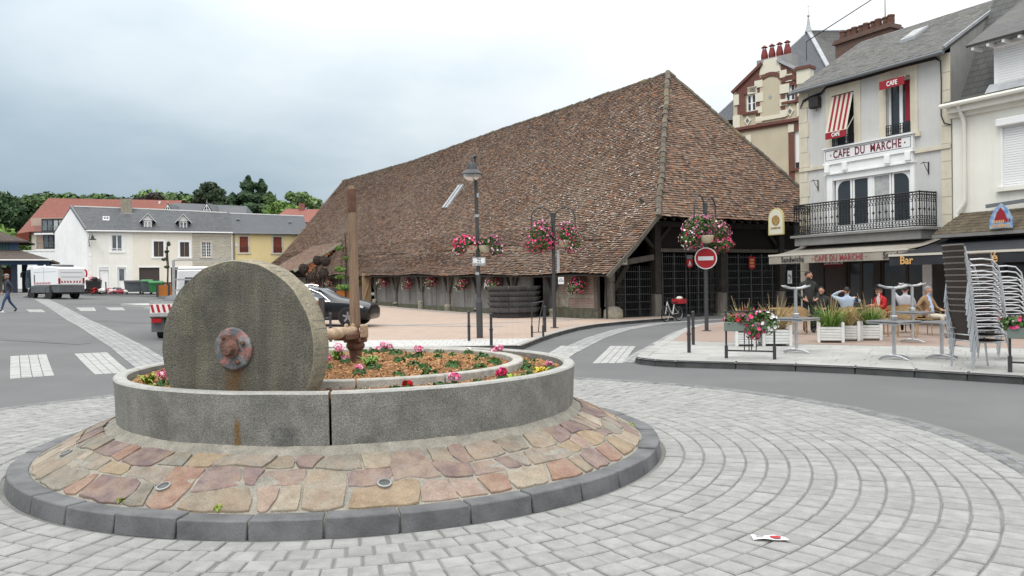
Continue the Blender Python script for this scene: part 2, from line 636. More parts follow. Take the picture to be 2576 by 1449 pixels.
# ================================================================== sett patches
def sett_patch(name, quad, nu, nv, mat, gap=.012, h=.012, stagger=True, label=None):
 """rows of setts filling a quad (p00,p10,p11,p01); u across, v along"""
 p = [Vector((q[0], q[1])) for q in quad]
 mb = MB()
 def P(u, v):
  a = p[0].lerp(p[1], u)
  b = p[3].lerp(p[2], u)
  return a.lerp(b, v)
 wu = ((p[1] - p[0]).length + (p[2] - p[3]).length) / 2
 wv = ((p[3] - p[0]).length + (p[2] - p[1]).length) / 2
 gu, gv_ = gap / wu, gap / wv
 for i in range(nu):
  off = random.uniform(-.4, .4) if stagger else 0
  for j in range(-1, nv + 1):
   u0, u1 = i / nu + gu / 2, (i + 1) / nu - gu / 2
   v0, v1 = (j + off) / nv + gv_ / 2, (j + 1 + off) / nv - gv_ / 2
   v0, v1 = max(0, v0), min(1, v1)
   if v1 - v0 < .2 / nv:
    continue
   z = h + random.uniform(-.002, .002)
   c = [P(u0, v0), P(u1, v0), P(u1, v1), P(u0, v1)]
   b = [(q.x, q.y, gz(q.x, q.y) + .001) for q in c]
   tq = [(q.x, q.y, gz(q.x, q.y) + z) for q in c]
   mb.add(b + tq, [(4, 5, 6, 7), (0, 1, 5, 4), (1, 2, 6, 5), (2, 3, 7, 6), (3, 0, 4, 7)])
 o = mb.build(name, mat, fix=False)
 o['kind'] = 'structure'
 return o
spec('bar_sett', (.38, .378, .362), world=True, col2=(.32, .318, .305), scale=6, rough=.85, rnd=.06, fine=.12)
bars = [((-12.25, 19.68), (-11.87 + .0, 20.05), (-9.07, 15.87), (-9.62, 15.49))]
bars = [
 [(-9.65, 15.45), (-9.02, 15.87), (-11.62, 20.1), (-12.28, 19.7)],
 [(-8.3, 15.99), (-7.72, 16.28), (-10.33, 20.55), (-11.02, 20.25)],
 [(-22.53, 37.67), (-21.95, 37.96), (-23.61, 40.49), (-24.21, 40.16)],
 [(-21.25, 39.74), (-20.64, 40.06), (-22.71, 43.84), (-23.47, 43.39)],
 [(-20.51, 41.15), (-19.88, 41.49), (-21.52, 44.55), (-22.25, 44.12)],
 [(-23.9, 36.6), (-23.2, 36.9), (-25.0, 39.6), (-25.7, 39.2)],
 [(1.66, 16.94), (2.31, 16.94), (3.25, 21.28), (2.6, 21.53)],
 [(.42, 17.3), (1.05, 17.2), (1.95, 21.6), (1.3, 21.8)],
 ]
for b in bars:
 sett_patch('crossing_marking', b, 4, 24, 'bar_sett', gap=.014)
lg = [(-31.6, 54.2), (-24.5, 43.4), (-17.4, 32.4), (-10.5, 22.0), (-7.2, 16.6), (-6.3, 14.9)]
mbx = None
for a, b in zip(lg, lg[1:]):
 d = (Vector(b) - Vector(a)).normalized() * .42
 n = Vector((-d.y, d.x))
 q = [(a[0] - n.x, a[1] - n.y), (a[0] + n.x, a[1] + n.y), (b[0] + n.x, b[1] + n.y), (b[0] - n.x, b[1] - n.y)]
 L_ = (Vector(b) - Vector(a)).length
 sett_patch('gutter_setts', q, 5, max(4, int(L_ / .22)), 'sett_mid')
rg = [(.9, 18.2), (1.55, 20.8), (2.5, 24.6), (3.9, 28.9), (5.85, 32.6), (8.6, 35.0), (12, 36.0)]
for a, b in zip(rg, rg[1:]):
 d = (Vector(b) - Vector(a)).normalized() * .3
 n = Vector((-d.y, d.x))
 q = [(a[0] - n.x, a[1] - n.y), (a[0] + n.x, a[1] + n.y), (b[0] + n.x, b[1] + n.y), (b[0] - n.x, b[1] - n.y)]
 L_ = (Vector(b) - Vector(a)).length
 sett_patch('gutter_setts', q, 3, max(4, int(L_ / .22)), 'sett_mid')
# ================================================================== roundabout
RC = Vector((-1.665, 8.54, 0))
RK, RS, RW = 3.17, 6.22, 2.31
HK, HB, HW = .13, .432, .868
mb = MB()
NN = 128
ring = []
for r in (RK - .25, RS + .34):
 ring.append([(RC.x + r * math.cos(2 * PI * k / NN), RC.y + r * math.sin(2 * PI * k / NN), .006) for k in range(NN)])
mb.add(ring[0] + ring[1], [(k, (k + 1) % NN, NN + (k + 1) % NN, NN + k) for k in range(NN)])
paving = mb.build('roundabout_paving', 'joint', kind='structure')
def sett_shape(w, d, h=.05, b=.008):
 """sett with chamfered top, centred"""
 x, y = w / 2, d / 2
 vs = [(-x, -y, 0), (x, -y, 0), (x, y, 0), (-x, y, 0), (-x, -y, h - b), (x, -y, h - b), (x, y, h - b), (-x, y, h - b),
 (-x + b, -y + b, h), (x - b, -y + b, h), (x - b, y - b, h), (-x + b, y - b, h)]
 fs = [(0, 1, 5, 4), (1, 2, 6, 5), (2, 3, 7, 6), (3, 0, 4, 7), (4, 5, 9, 8), (5, 6, 10, 9), (6, 7, 11, 10), (7, 4, 8, 11), (8, 9, 10, 11)]
 return vs, fs
nrow = 16
dr = (RS - RK - .03) / nrow
cands = []
ringmesh = []
for i in range(nrow):
 r = RK + .03 + (i + .5) * dr
 n = int(2 * PI * r / .178)
 ph = random.uniform(0, 6)
 w = 2 * PI * r / n
 mesh_i = []
 for var in range(4):
  ww = w * (1, .95, 1.02, .975)[var] - .015
  vs, fs = sett_shape(ww, dr - .015 + (0, .003, -.005, .002)[var], .042)
  vs = [(x * (1 + y / r), y, z) for x, y, z in vs]
  me = bpy.data.meshes.new('sett')
  me.from_pydata(vs, [], fs)
  me.materials.append(M_('sett'))
  mesh_i.append((me, vs, fs))
 ringmesh.append(mesh_i)
 for k in range(n):
  a = 2 * PI * k / n + ph + random.uniform(-.05, .05) * w / r
  x, y = RC.x + r * math.cos(a), RC.y + r * math.sin(a)
  if y < 3.2:
   continue
  d2 = x * x + y * y
  vis = abs(x / y) < .68 and y > 4.3
  beh = (y > RC.y + .5 and -3.6 < x < 1.2)
  cands.append((d2 + (0 if vis else 1e4) + (5e3 if beh else 0), i, a, x, y))
cands.sort()
far = MB()
for idx, (s, i, a, x, y) in enumerate(cands):
 me, vs, fs = ringmesh[i][random.choice((0, 0, 1, 2, 3))]
 T = (Matrix.Translation((x, y, -.024 + random.uniform(-.003, .003))) @ Matrix.Rotation(a - PI / 2 + random.uniform(-.02, .02), 4, 'Z')
 @ Matrix.Rotation(random.uniform(-.012, .012), 4, 'X') @ Matrix.Rotation(random.uniform(-.012, .012), 4, 'Y'))
 if idx < 300:
  o = link('sett', me, paving)
  o.matrix_local = T
 else:
  far.M = T
  far.add(vs, fs)
o = far.build('sett_field', 'sett', paving, fix=False)
o['kind'] = 'stuff'
edge = MB()
for i in range(2):
 r = RS + .06 + i * .125
 n = int(2 * PI * r / .17)
 for k in range(n):
  a = 2 * PI * k / n + i
  x, y = RC.x + r * math.cos(a), RC.y + r * math.sin(a)
  if y < 4:
   continue
  edge.M = Matrix.Translation((x, y, -.02 + random.uniform(-.004, .004))) @ Matrix.Rotation(a - PI / 2, 4, 'Z')
  edge.add(*sett_shape(2 * PI * r / n - .014, .112, .036))
o = edge.build('edge_setts', 'sett_dark', paving, fix=False)
o['kind'] = 'stuff'
island = thing('roundabout_island', 'round stone island with crazy paved apron, grey kerb and granite planter wall', 'roundabout', (RC.x, RC.y, .014))
NK = 39
def arc_block(r0, r1, z0, z1, a0, a1, n=5, z1in=None, r1top=None):
 """curved block between two radii"""
 z1in = z1 if z1in is None else z1in
 r1top = r1 if r1top is None else r1top
 vs, fs = [], []
 for k in range(n + 1):
  a = a0 + (a1 - a0) * k / n
  c, s = math.cos(a), math.sin(a)
  vs += [(r0 * c, r0 * s, z0), (r1 * c, r1 * s, z0), (r1top * c, r1top * s, z1), (r0 * c, r0 * s, z1in)]
 for k in range(n):
  b = k * 4
  for i in range(4):
   fs.append((b + i, b + (i + 1) % 4, b + 4 + (i + 1) % 4, b + 4 + i))
 fs.append((3, 2, 1, 0))
 fs.append((n * 4, n * 4 + 1, n * 4 + 2, n * 4 + 3))
 return vs, fs
kmb = MB()
ga = .006 / RK
kmb.add(*arc_block(RK - .19, RK, -.02, HK, ga, 2 * PI / NK - ga, 5, r1top=RK - .02))
k0 = kmb.build('kerb_stone', 'kerb_dark', island, bevel=.011, seg=2, smooth=True)
for k in range(1, NK):
 c = k0.copy()
 COL.objects.link(c)
 c.parent = island
 c.rotation_euler = (random.uniform(-.002, .002), random.uniform(-.002, .002), 2 * PI * k / NK)
 c.location.z = random.uniform(-.004, .004)
core = MB()
prof = [(RK - .035, -.01), (RK - .035, HK - .02), (RK - .18, HK - .012), (RK - .2, HK - .012), (2.7, .272), (RW + .05, HB - .034), (RW + .02, HB - .01), (RW - .03, HB + .02)]
n = 96
vs, fs = [], []
for r, z in prof:
 for k in range(n):
  a = 2 * PI * k / n
  vs.append((r * math.cos(a), r * math.sin(a), z + (random.uniform(-.006, .006) if r < 2.9 else 0)))
for i in range(len(prof) - 1):
 for k in range(n):
  fs.append((i * n + k, i * n + (k + 1) % n, (i + 1) * n + (k + 1) % n, (i + 1) * n + k))
core.add(vs, fs)
core.build('mortar_bed', 'mortar', island, smooth='all')
RM = 2.66
U = 2 * PI * RM
R0, R1 = RW + .05, RK - .2
SL = R1 - R0
rs = random.Random(11)
def strip_to_xyz(u, v, h):
 a = u / RM
 r = R1 - v
 t = v / SL
 z = (HK + .0) * (1 - t) + (HB - .02) * t + .018 * math.sin(PI * t)
 return Vector((r * math.cos(a), r * math.sin(a), z + h))
BV = [0.005, .345, .64, .965]
def bnd(j, u):
 q = 0 if j in (0, 3) else .15
 return SL * (BV[j] + q * noise.noise(Vector((math.cos(u / RM) * 6, math.sin(u / RM) * 6, j * 3.7)))
 + .02 * noise.noise(Vector((math.cos(u / RM) * 30, math.sin(u / RM) * 30, j * 1.7))))
blocked = [[] for _ in range(4)]
cells = []
for j in range(3):
 u = 0.0
 prev = rs.uniform(-.04, .04)
 while u < U - .02:
  hit = [q for q in blocked[j] if q[0] - .02 <= u < q[1] - .02]
  if hit:
   u = hit[0][1]
   prev = 0
   continue
  w_ = rs.choice((.14, .2, .25, .28, .33, .38, .45)) * (1.1 if j == 0 else 1)
  nxt = [q[0] for q in blocked[j] if q[0] > u]
  e = min([u + w_, U] + [x for x in nxt if x < u + w_ + .09])
  if U - e < .1:
   e = U
  top = j + 1
  if j < 2 and rs.random() < .13 and e - u > .2:
   top = j + 2
   blocked[j + 1].append((u, e))
  sl_ = 0 if (e == U or e in nxt) else rs.uniform(-.10, .10)
  cells.append((u, e, prev, sl_, j, top))
  prev = sl_
  u = e
for (u0, u1, s0, s1, j0, j1) in cells:
 pl_ = []
 n_ = max(2, int((u1 - u0) / .09))
 for k in range(n_ + 1):
  u = u0 - s0 / 2 + (u1 - s1 / 2 - u0 + s0 / 2) * k / n_
  pl_.append((u, bnd(j0, u)))
 vm = (bnd(j0, u1) + bnd(j1, u1)) / 2
 pl_.append((u1 + rs.uniform(-.015, .015), vm))
 for k in range(n_, -1, -1):
  u = u0 + s0 / 2 + (u1 + s1 / 2 - u0 - s0 / 2) * k / n_
  pl_.append((u, bnd(j1, u)))
 pl_.append((u0 + rs.uniform(-.015, .015), (bnd(j0, u0) + bnd(j1, u0)) / 2))
 cx_ = sum(q[0] for q in pl_) / len(pl_)
 cy_ = sum(q[1] for q in pl_) / len(pl_)
 wx, wy = u1 - u0, bnd(j1, cx_) - bnd(j0, cx_)
 g_ = rs.uniform(.008, .02)
 kx, ky = max(.6, (wx - g_) / wx), max(.55, (wy - g_) / max(.03, wy))
 out = []
 for i, (u, v) in enumerate(pl_):
  cut = rs.uniform(.88, .98) if i in (0, n_, n_ + 2, len(pl_) - 2) else 1.0
  out.append((cx_ + (u - cx_) * kx * cut + rs.uniform(-.010, .010), cy_ + (v - cy_) * ky * cut + rs.uniform(-.009, .009)))
 h = rs.uniform(-.002, .007)
 tl = (rs.uniform(-.02, .02), rs.uniform(-.02, .02))
 n = len(out)
 bot = [strip_to_xyz(u, v, -.03) for u, v in out]
 mid = [strip_to_xyz(u, v, h - .004) for u, v in out]
 top = [strip_to_xyz(cx_ + (u - cx_) * .985, cy_ + (v - cy_) * .975, h + tl[0] * (u - cx_) + tl[1] * (v - cy_)) for u, v in out]
 o_ = strip_to_xyz(cx_, cy_, 0)
 mb = MB()
 mb.add([q - o_ for q in bot + mid + top],
 [(k, (k + 1) % n, n + (k + 1) % n, n + k) for k in range(n)] + [(n + k, n + (k + 1) % n, 2 * n + (k + 1) % n, 2 * n + k) for k in range(n)]
 + [tuple(range(2 * n, 3 * n))])
 mb.build('paving_stone', 'crazy_stone', island, loc=o_)
spec('steel', (.3, .3, .29), rough=.5, metal=.6, col2=(.35, .35, .35), scale=9)
spec('lens', (.05, .055, .05), rough=.15, spec=.6)
for (a, v) in ((R(251), .18), (R(285), .2), (R(215), .26)):
 p = strip_to_xyz(a * RM, v, .012)
 T = Matrix.Rotation(a, 3, 'Z') @ Matrix.Rotation(R(20), 3, 'Y')
 mb = MB()
 mb.lathe([(.05, -.03), (.053, .006), (.042, .008), (.040, .0)], 20, p, T, caps=False)
 o = mb.build('ground_light', 'steel', island, smooth=True)
 mb = MB()
 mb.lathe([(.001, .0), (.041, .0)], 20, p, T, caps=False)
 mb.build('lens', 'lens', o)
WT = .12
for k in range(4):
 a0 = R(276 + 90 * k) + .0045
 a1 = R(276 + 90 * (k + 1)) - .0045
 mb = MB()
 nseg = 28
 vs, fs = [], []
 sec = [(RW - .035, HB - .06), (RW - .02, HB + .1), (RW - .008, HW - .12), (RW, HW - .016), (RW - .014, HW), (RW - WT + .015, HW), (RW - WT, HW - .015), (RW - WT + .01, HW - .2)]
 for i in range(nseg + 1):
  a = a0 + (a1 - a0) * i / nseg
  for j, (r, z) in enumerate(sec):
   q = noise.noise(Vector((a * 6, z * 6, k))) * .006
   zz = z + (noise.noise(Vector((a * 9, 3, k))) * .012 if j == 0 else noise.noise(Vector((a * 5, 9, k))) * .004)
   vs.append(((r + q) * math.cos(a), (r + q) * math.sin(a), zz))
 ns = len(sec)
 for i in range(nseg):
  for j in range(ns - 1):
   fs.append((i * ns + j, (i + 1) * ns + j, (i + 1) * ns + j + 1, i * ns + j + 1))
   mb.mi.append(1 if j in (3, 4, 5) else 0)
 caps = [tuple(range(ns)), tuple(range(nseg * ns + ns - 1, nseg * ns - 1, -1))]
 mi = list(mb.mi)
 mb.mi = []
 mb.add(vs, fs + caps)
 mb.mi = mi + [0, 0]
 mb.build('planter_wall', ['granite', 'granite_top'], island, smooth=True)
mb = MB()
vs, fs = [], []
prof = [(2.17, .80), (2.0, .805), (1.8, .82), (1.62, .835), (1.3, .86), (.9, .88), (.45, .89), (.01, .89)]
n = 72
for i, (r, z) in enumerate(prof):
 for k in range(n):
  a = 2 * PI * k / n
  vs.append((r * math.cos(a), r * math.sin(a), z + noise.noise(Vector((r * math.cos(a) * 3, r * math.sin(a) * 3, 0))) * .022))
for i in range(len(prof) - 1):
 for k in range(n):
  fs.append((i * n + k, i * n + (k + 1) % n, (i + 1) * n + (k + 1) % n, (i + 1) * n + k))
mb.add(vs, fs)
mb.build('mulch_bed', 'mulch', island, smooth='all')
def mulch_z(r, a):
 for (r1, z1), (r0, z0) in zip(prof, prof[1:]):
  if r0 <= r <= r1:
   t = (r - r0) / (r1 - r0)
   return z0 + (z1 - z0) * t + noise.noise(Vector((r * math.cos(a) * 3, r * math.sin(a) * 3, 0))) * .022
 return .8
mb = MB()
for i in range(9000):
 r = 2.14 * math.sqrt(random.random())
 a = random.uniform(0, 2 * PI)
 z = mulch_z(r, a) + random.uniform(-.002, .012)
 d = rdir()
 d.z *= .45
 d.normalize()
 l = random.uniform(.012, .032)
 w_ = random.uniform(.005, .011)
 c_ = Vector((r * math.cos(a), r * math.sin(a), z))
 s_ = d.cross(Vector((0, 0, 1))).normalized() * w_
 mb.add([c_ - d * l - s_ * .6, c_ - d * l + s_ * .6, c_ + d * l + s_, c_ + d * l - s_, c_ + Vector((0, 0, w_ * .8))],
 [(0, 1, 4), (1, 2, 4), (2, 3, 4), (3, 0, 4)])
o = mb.build('bark_chips', 'chip', island, fix=False)
o['kind'] = 'stuff'
ang = [R(268), R(281), R(307), R(335), R(362), R(392), R(424), R(455), R(486), R(515), R(545), R(572), R(590)]
for a0, a1 in zip(ang, ang[1:]):
 mb = MB()
 mb.add(*arc_block(1.66, 1.775, .70, .895, a0 + .004, a1 - .004, 6))
 mb.build('inner_kerb_stone', 'inner_kerb', island, bevel=.012, seg=2, smooth=True)
mill_a = R(254)
mdir = Vector((math.cos(mill_a), math.sin(mill_a), 0))
spec('millstone', (.165, .154, .122), col2=(.105, .098, .078), scale=4, rough=.92, bump=1.0, bscale=60, fine=.42, fscale=90, streak=.75, streakcol=(.062, .06, .052), stain=.45, staincol=(.19, .168, .098), sscale=2.4, bdist=.016,
 rust=((.0, .13, .06, .62, (.13, .062, .018), .8, 0), (-.2, .2, .75, 1.35, (.05, .05, .045), .55, 0), (-.45, .1, .8, 1.2, (.17, .17, .11), .5, 0)))
spec('millstone_rim', (.30, .265, .19), col2=(.20, .178, .13), scale=5, rough=.92, bump=.7, bscale=35, fine=.25, fscale=60)
spec('rust_face', (.16, .095, .04), col2=(.11, .085, .05), scale=9, rough=.9, fine=.4, fscale=60, bump=.5, bscale=40)
spec('flaky_iron', (.30, .14, .12), col2=(.12, .12, .125), scale=11, rough=.6, bump=.6, bscale=50, lo=.45, hi=.5, metal=.1, stain=.9, staincol=(.40, .40, .40), sscale=7)
spec('hub_iron', (.09, .06, .05), col2=(.20, .10, .075), scale=18, rough=.75, bump=.8, bscale=60)
MR, MT = .715, .27
mc = RC + mdir * (2.11 - MT / 2) + Vector((0, 0, 1.21))
stone = thing('millstone', 'upright round grey cider millstone standing on edge in the planter', 'millstone', (mc.x, mc.y, mc.z - MR), mill_a + R(90))
T = Matrix.Translation((0, 0, MR)) @ Matrix.Rotation(R(90), 4, 'X')
mb = MB(T)
n = 96
sec = [(.0, MT / 2), (.2, MT / 2), (.45, MT / 2 - .002), (.66, MT / 2 - .004), (MR - .012, MT / 2 - .014), (MR, MT / 2 - .04), (MR + .004, 0), (MR, -MT / 2 + .03), (MR - .02, -MT / 2), (.3, -MT / 2), (.0, -MT / 2)]
vs, fs = [], []
mi = []
for i, (r, z) in enumerate(sec):
 for k in range(n):
  a = 2 * PI * k / n
  q = r + (noise.noise(Vector((math.cos(a) * 5, math.sin(a) * 5, z * 6))) * .010 if r > .6 else 0)
  vs.append((q * math.cos(a), q * math.sin(a), z + noise.noise(Vector((r * math.cos(a) * 7, r * math.sin(a) * 7, i))) * .004))
for i in range(len(sec) - 1):
 for k in range(n):
  fs.append((i * n + k, i * n + (k + 1) % n, (i + 1) * n + (k + 1) % n, (i + 1) * n + k))
  mi.append(1 if 4 <= i <= 7 else 0)
mb.add(vs, fs)
mb.mi = mi
mb.build('stone_disc', ['millstone', 'millstone_rim'], stone, smooth=True)
mb = MB(T)
for k in range(60):
 a = 2 * PI * k / 60 + random.uniform(-.03, .03)
 c_, s_ = math.cos(a), math.sin(a)
 t_ = Vector((-s_, c_, 0)) * .0035
 r = MR + .0035
 z0, z1 = -MT / 2 + .03, MT / 2 - .045
 p0 = Vector((r * c_, r * s_, z0))
 p1 = Vector((r * c_, r * s_, z1))
 mb.add([p0 - t_, p0 + t_, p1 + t_, p1 - t_], [(0, 1, 2, 3)])
mb.build('rim_joints', 'joint', stone, fix=False)
mb = MB(T)
mb.lathe([(.168, MT / 2 - .01), (.172, MT / 2 + .022), (.160, MT / 2 + .034), (.13, MT / 2 + .036), (.0, MT / 2 + .04)], 40, caps=False)
hub = mb.build('hub_plate', 'flaky_iron', stone, smooth=True)
mb = MB(T)
mb.lathe([(.075, MT / 2 + .03), (.078, MT / 2 + .06), (.055, MT / 2 + .068), (.05, MT / 2 + .11), (.045, MT / 2 + .12), (.0, MT / 2 + .122)], 8, caps=False)
mb.lathe([(.09, MT / 2 + .03), (.085, MT / 2 + .05), (.0, MT / 2 + .052)], 10, (-.02, .025, 0), caps=False, jit=.12)
mb.build('axle_nut', 'hub_iron', hub, smooth=False)
for k in range(3):
 a = (.4, 2.2, 5.2)[k]
 mb = MB(T)
 mb.lathe([(.02, MT / 2 + .03), (.021, MT / 2 + .055), (.012, MT / 2 + .064), (.0, MT / 2 + .065)], 6, (.118 * math.cos(a), .118 * math.sin(a), 0), caps=False)
 mb.build('bolt', 'hub_iron', hub)
spec('old_wood', (.30, .205, .135), col2=(.17, .115, .08), scale=3, rough=.85, bump=.6, bscale=30, stretch=(6, 6, .5), streak=.4, streakcol=(.12, .075, .05), fine=.15, fscale=40)
spec('pale_wood', (.46, .345, .235), col2=(.27, .18, .12), scale=7, rough=.85, bump=.6, bscale=40, fine=.2, fscale=50)
spec('brown_iron', (.10, .05, .036), col2=(.17, .085, .055), scale=8, rough=.8, bump=.6, bscale=40)
post = thing('mill_post', 'tall weathered wooden post with axle arm rising behind the millstone', 'post', (RC.x, RC.y, .86))
mb = MB()
mb.tube([(0, 0, .40), (-.005, 0, .75), (-.01, 0, 1.35), (-.018, 0, 1.83)], [.056, .052, .047, .042], 14)
mb.build('shaft', 'old_wood', post, smooth=True)
mb = MB()
mb.tube([(-.016, 0, 1.62), (-.018, 0, 1.865)], [.047, .046], 14)
mb.build('top_collar', 'brown_iron', post, smooth=True)
mb = MB()
mb.tube([(-.02, -.005, 1.86), (-.022, -.005, 1.90)], [.043, .035], 7)
mb.tube([(-.0, .01, 1.86), (.005, .01, 1.885)], [.025, .022], 6)
mb.build('stump', 'old_wood', post)
mb = MB()
mb.lathe([(.062, -.02), (.064, .10), (.068, .16), (.095, .19), (.10, .215), (.085, .25), (.07, .265), (.07, .29)], 20)
mb.build('turned_base', 'brown_iron', post, smooth=True)
d3 = (mc - Vector((RC.x, RC.y, 0)))
dl = Vector((d3.x, d3.y, 0)).normalized()
pr = Vector((-dl.y, dl.x, 0))
zc = .36
mb = MB()
mb.beam(Vector((0, 0, zc - .04)) - dl * .10, Vector((0, 0, zc - .04)) + dl * .34, .16, .07)
mb.beam(Vector((0, 0, zc - .09)) - pr * .10, Vector((0, 0, zc - .09)) + pr * .10, .18, .05)
mb.build('bearing_block', 'brown_iron', post, bevel=.012)
mb = MB()
mb.beam(Vector((.085, -.03, zc - .02)), Vector((.085, -.03, zc + .0)), .001, .001)
mb = MB()
mb.cbox((.10, -.04, zc + .005), (.085, .12, .14), Matrix.Rotation(.2, 3, 'Z'))
mb.build('cheek_block', 'pale_wood', post, bevel=.01)
mb = MB()
p0 = Vector((0, 0, zc + .01))
end = Vector((mc.x - RC.x, mc.y - RC.y, mc.z - .86)) - dl * (MT / 2 - .02)
pts_ = [p0 + (end - p0) * t for t in (0.0, .12, .2, .28, .34, .6, 1)]
mb.tube([p + pr * 0 for p in pts_], [.05, .052, .062, .06, .046, .043, .043], 12)
mb.build('axle_arm', 'pale_wood', post, smooth=True)
mb = MB()
for q in (p0 + dl * .05 + pr * .0 + Vector((0, 0, .055)), p0 - dl * .06 + Vector((0, 0, .05)), p0 + dl * .2 + Vector((0, 0, .06))):
 mb.ball(q, .024, 8, 6)
mb.build('bolt_heads', 'pale_wood', post, smooth=True)
mb = MB()
a = R(279)
mb.lathe([(.085, .0), (.085, .03), (.07, .036), (.0, .036)], 24, (1.93 * math.cos(a), 1.93 * math.sin(a), .805), caps=False)
mb.build('iron_cover', 'brown_iron', island, smooth=True)
# ================================================================== market hall
spec('roof_tile', (.2, .12, .09), rough=.9,
 pal=[(.19, .115, .078), (.15, .095, .07), (.215, .125, .08), (.095, .07, .056), (.20, .13, .092), (.17, .11, .082), (.27, .20, .15), (.18, .122, .092), (.14, .10, .08), (.30, .15, .08), (.12, .085, .068), (.21, .155, .12), (.23, .17, .13), (.185, .115, .08), (.155, .106, .082), (.20, .115, .075)],
 rnd=.13, fine=.2, fscale=14, stain=.55, staincol=(.24, .195, .15), sscale=.22)
spec('ridge_tile', (.15, .125, .10), col2=(.095, .082, .068), scale=3, rough=.95, rnd=.2, fine=.3, fscale=20, stain=.5, staincol=(.33, .27, .11), sscale=.7)
spec('lichen_white', (.60, .58, .52), rough=.9, rnd=.2)
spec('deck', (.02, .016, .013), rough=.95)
spec('eave_shade_timber', (.05, .043, .036), col2=(.03, .026, .022), scale=3, rough=.9)  # timber darkened to put the shade under the eaves into its colour
spec('grey_boards', (.25, .24, .225), col2=(.17, .16, .15), scale=1.2, rough=.9, streak=.75, streakcol=(.085, .078, .07), bump=.5, bscale=9, stretch=(1, 1, .25), stain=.45, staincol=(.34, .33, .315), sscale=.9, fine=.2, fscale=25)
spec('old_timber', (.145, .125, .105), col2=(.085, .072, .06), scale=3, rough=.92, stretch=(4, 4, .5), bump=.6, bscale=14, fine=.2, fscale=30, streak=.3)
spec('timber_pale', (.24, .215, .185), col2=(.12, .105, .09), scale=2.5, rough=.92, stretch=(5, 5, .4), bump=.7, bscale=12, streak=.5, streakcol=(.07, .06, .05))
spec('moss_plinth', (.135, .13, .085), col2=(.085, .082, .06), scale=3, rough=.95, streak=.6, streakcol=(.22, .205, .17), bump=.6, bscale=20)
spec('rough_stone', (.36, .33, .27), col2=(.22, .20, .165), scale=5, rough=.92, bump=.7, bscale=18, stain=.4, staincol=(.30, .26, .10), sscale=2.5, rnd=.1)
spec('old_brick', (.30, .17, .125), rough=.92, col2=(.26, .15, .11), scale=2, stain=.4, staincol=(.40, .37, .32), sscale=1.1, brick=(.22, .075, .011, (.40, .37, .32), (.27, .135, .10), (.20, .115, .095), 'yz'))
spec('iron_dark', (.030, .030, .032), col2=(.05, .045, .042), scale=8, rough=.6, metal=.3)
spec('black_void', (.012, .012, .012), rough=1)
spec('zinc', (.42, .435, .45), col2=(.33, .34, .35), scale=3, rough=.55, metal=.25)
spec('door_wood', (.42, .30, .18), col2=(.30, .20, .12), scale=6, rough=.8, stretch=(4, 4, .4))
HL = thing('market_hall', 'long timber market hall with huge brown tiled roof and barred gates', 'market hall', (3.9, 35, 0), R(33))
PS = [-.78, -.6, .7, 2.1, 3.5, 8.5]
PZ = [2.04, 2.2, 3.3, 4.6, 6.3, 12.9]
RT = [-2, 4.6, 13.4, 21.9, 35.5, 54.5, 60]
RZ = [12.9, 12.9, 12.77, 12.69, 12.38, 12.56, 12.56]
RIDGE_S = 8.5
def interp(x, xs, ys):
 if x <= xs[0]:
  return ys[0]
 for (a, b, c, d) in zip(xs, xs[1:], ys, ys[1:]):
  if x <= b:
   return c + (d - c) * (x - a) / (b - a)
 return ys[-1]
def hz(s, t):
 k = (s + .78) / 9.28
 sag = noise.noise(Vector((s * .35, t * .22, 1.3))) * .09 + noise.noise(Vector((s * 1.1, t * .7, 4.3))) * .025
 eav = .05 * math.sin(t * .9) * (1 - k) * (1 if s < 1 else .3)
 return interp(s, PS, PZ) + (1 - k) * .0135 * t + k * (interp(t, RT, RZ) - 12.9) + sag * min(1, 6 * (1 - k)) + eav
T_END = 52.0
AP_T, EV_T = 4.57, -1.3
def tmin(s):
 return EV_T if s < 2.1 else EV_T + (AP_T - EV_T) * (s - 2.1) / (RIDGE_S - 2.1)
arc = [(PS[0], 0.0)]
for (a, b, c, d) in zip(PS, PS[1:], PZ, PZ[1:]):
 arc.append((b, arc[-1][1] + math.hypot(b - a, d - c)))
SLEN = arc[-1][1]
def s_at(l):
 return interp(l, [q[1] for q in arc], [q[0] for q in arc])
rt = random.Random(5)
mb = MB()
NC = int(SLEN / .13)
TWD = .172
for j in range(NC):
 l0 = j * SLEN / NC
 sA, sB = s_at(l0), s_at(min(SLEN, l0 + SLEN / NC * 1.5))
 t = tmin((sA + sB) / 2) - .02 + rt.uniform(0, .17)
 while t < T_END + .1:
  z0 = hz(sA, t)
  z1 = hz(sB, t)
  dy = .02 * noise.noise(Vector((t * 1.7, j * 1.3, 6))) + rt.uniform(-.008, .008)
  lift = rt.uniform(.075, .105)
  w_ = TWD * .5 - .001
  ta, tb = t - w_, t + w_
  za = lift + rt.uniform(-.005, .005)
  zb = lift + rt.uniform(-.005, .005)
  s0 = sA + dy * .6
  mb.add([(s0, ta, z0 + za), (s0, tb, z0 + zb), (sB, tb, z1 + .012), (sB, ta, z1 + .012), (s0, ta, z0 + za - .02), (s0, tb, z0 + zb - .02)],
 [(0, 3, 2, 1), (4, 0, 1, 5)])
  t += TWD
FK = 72
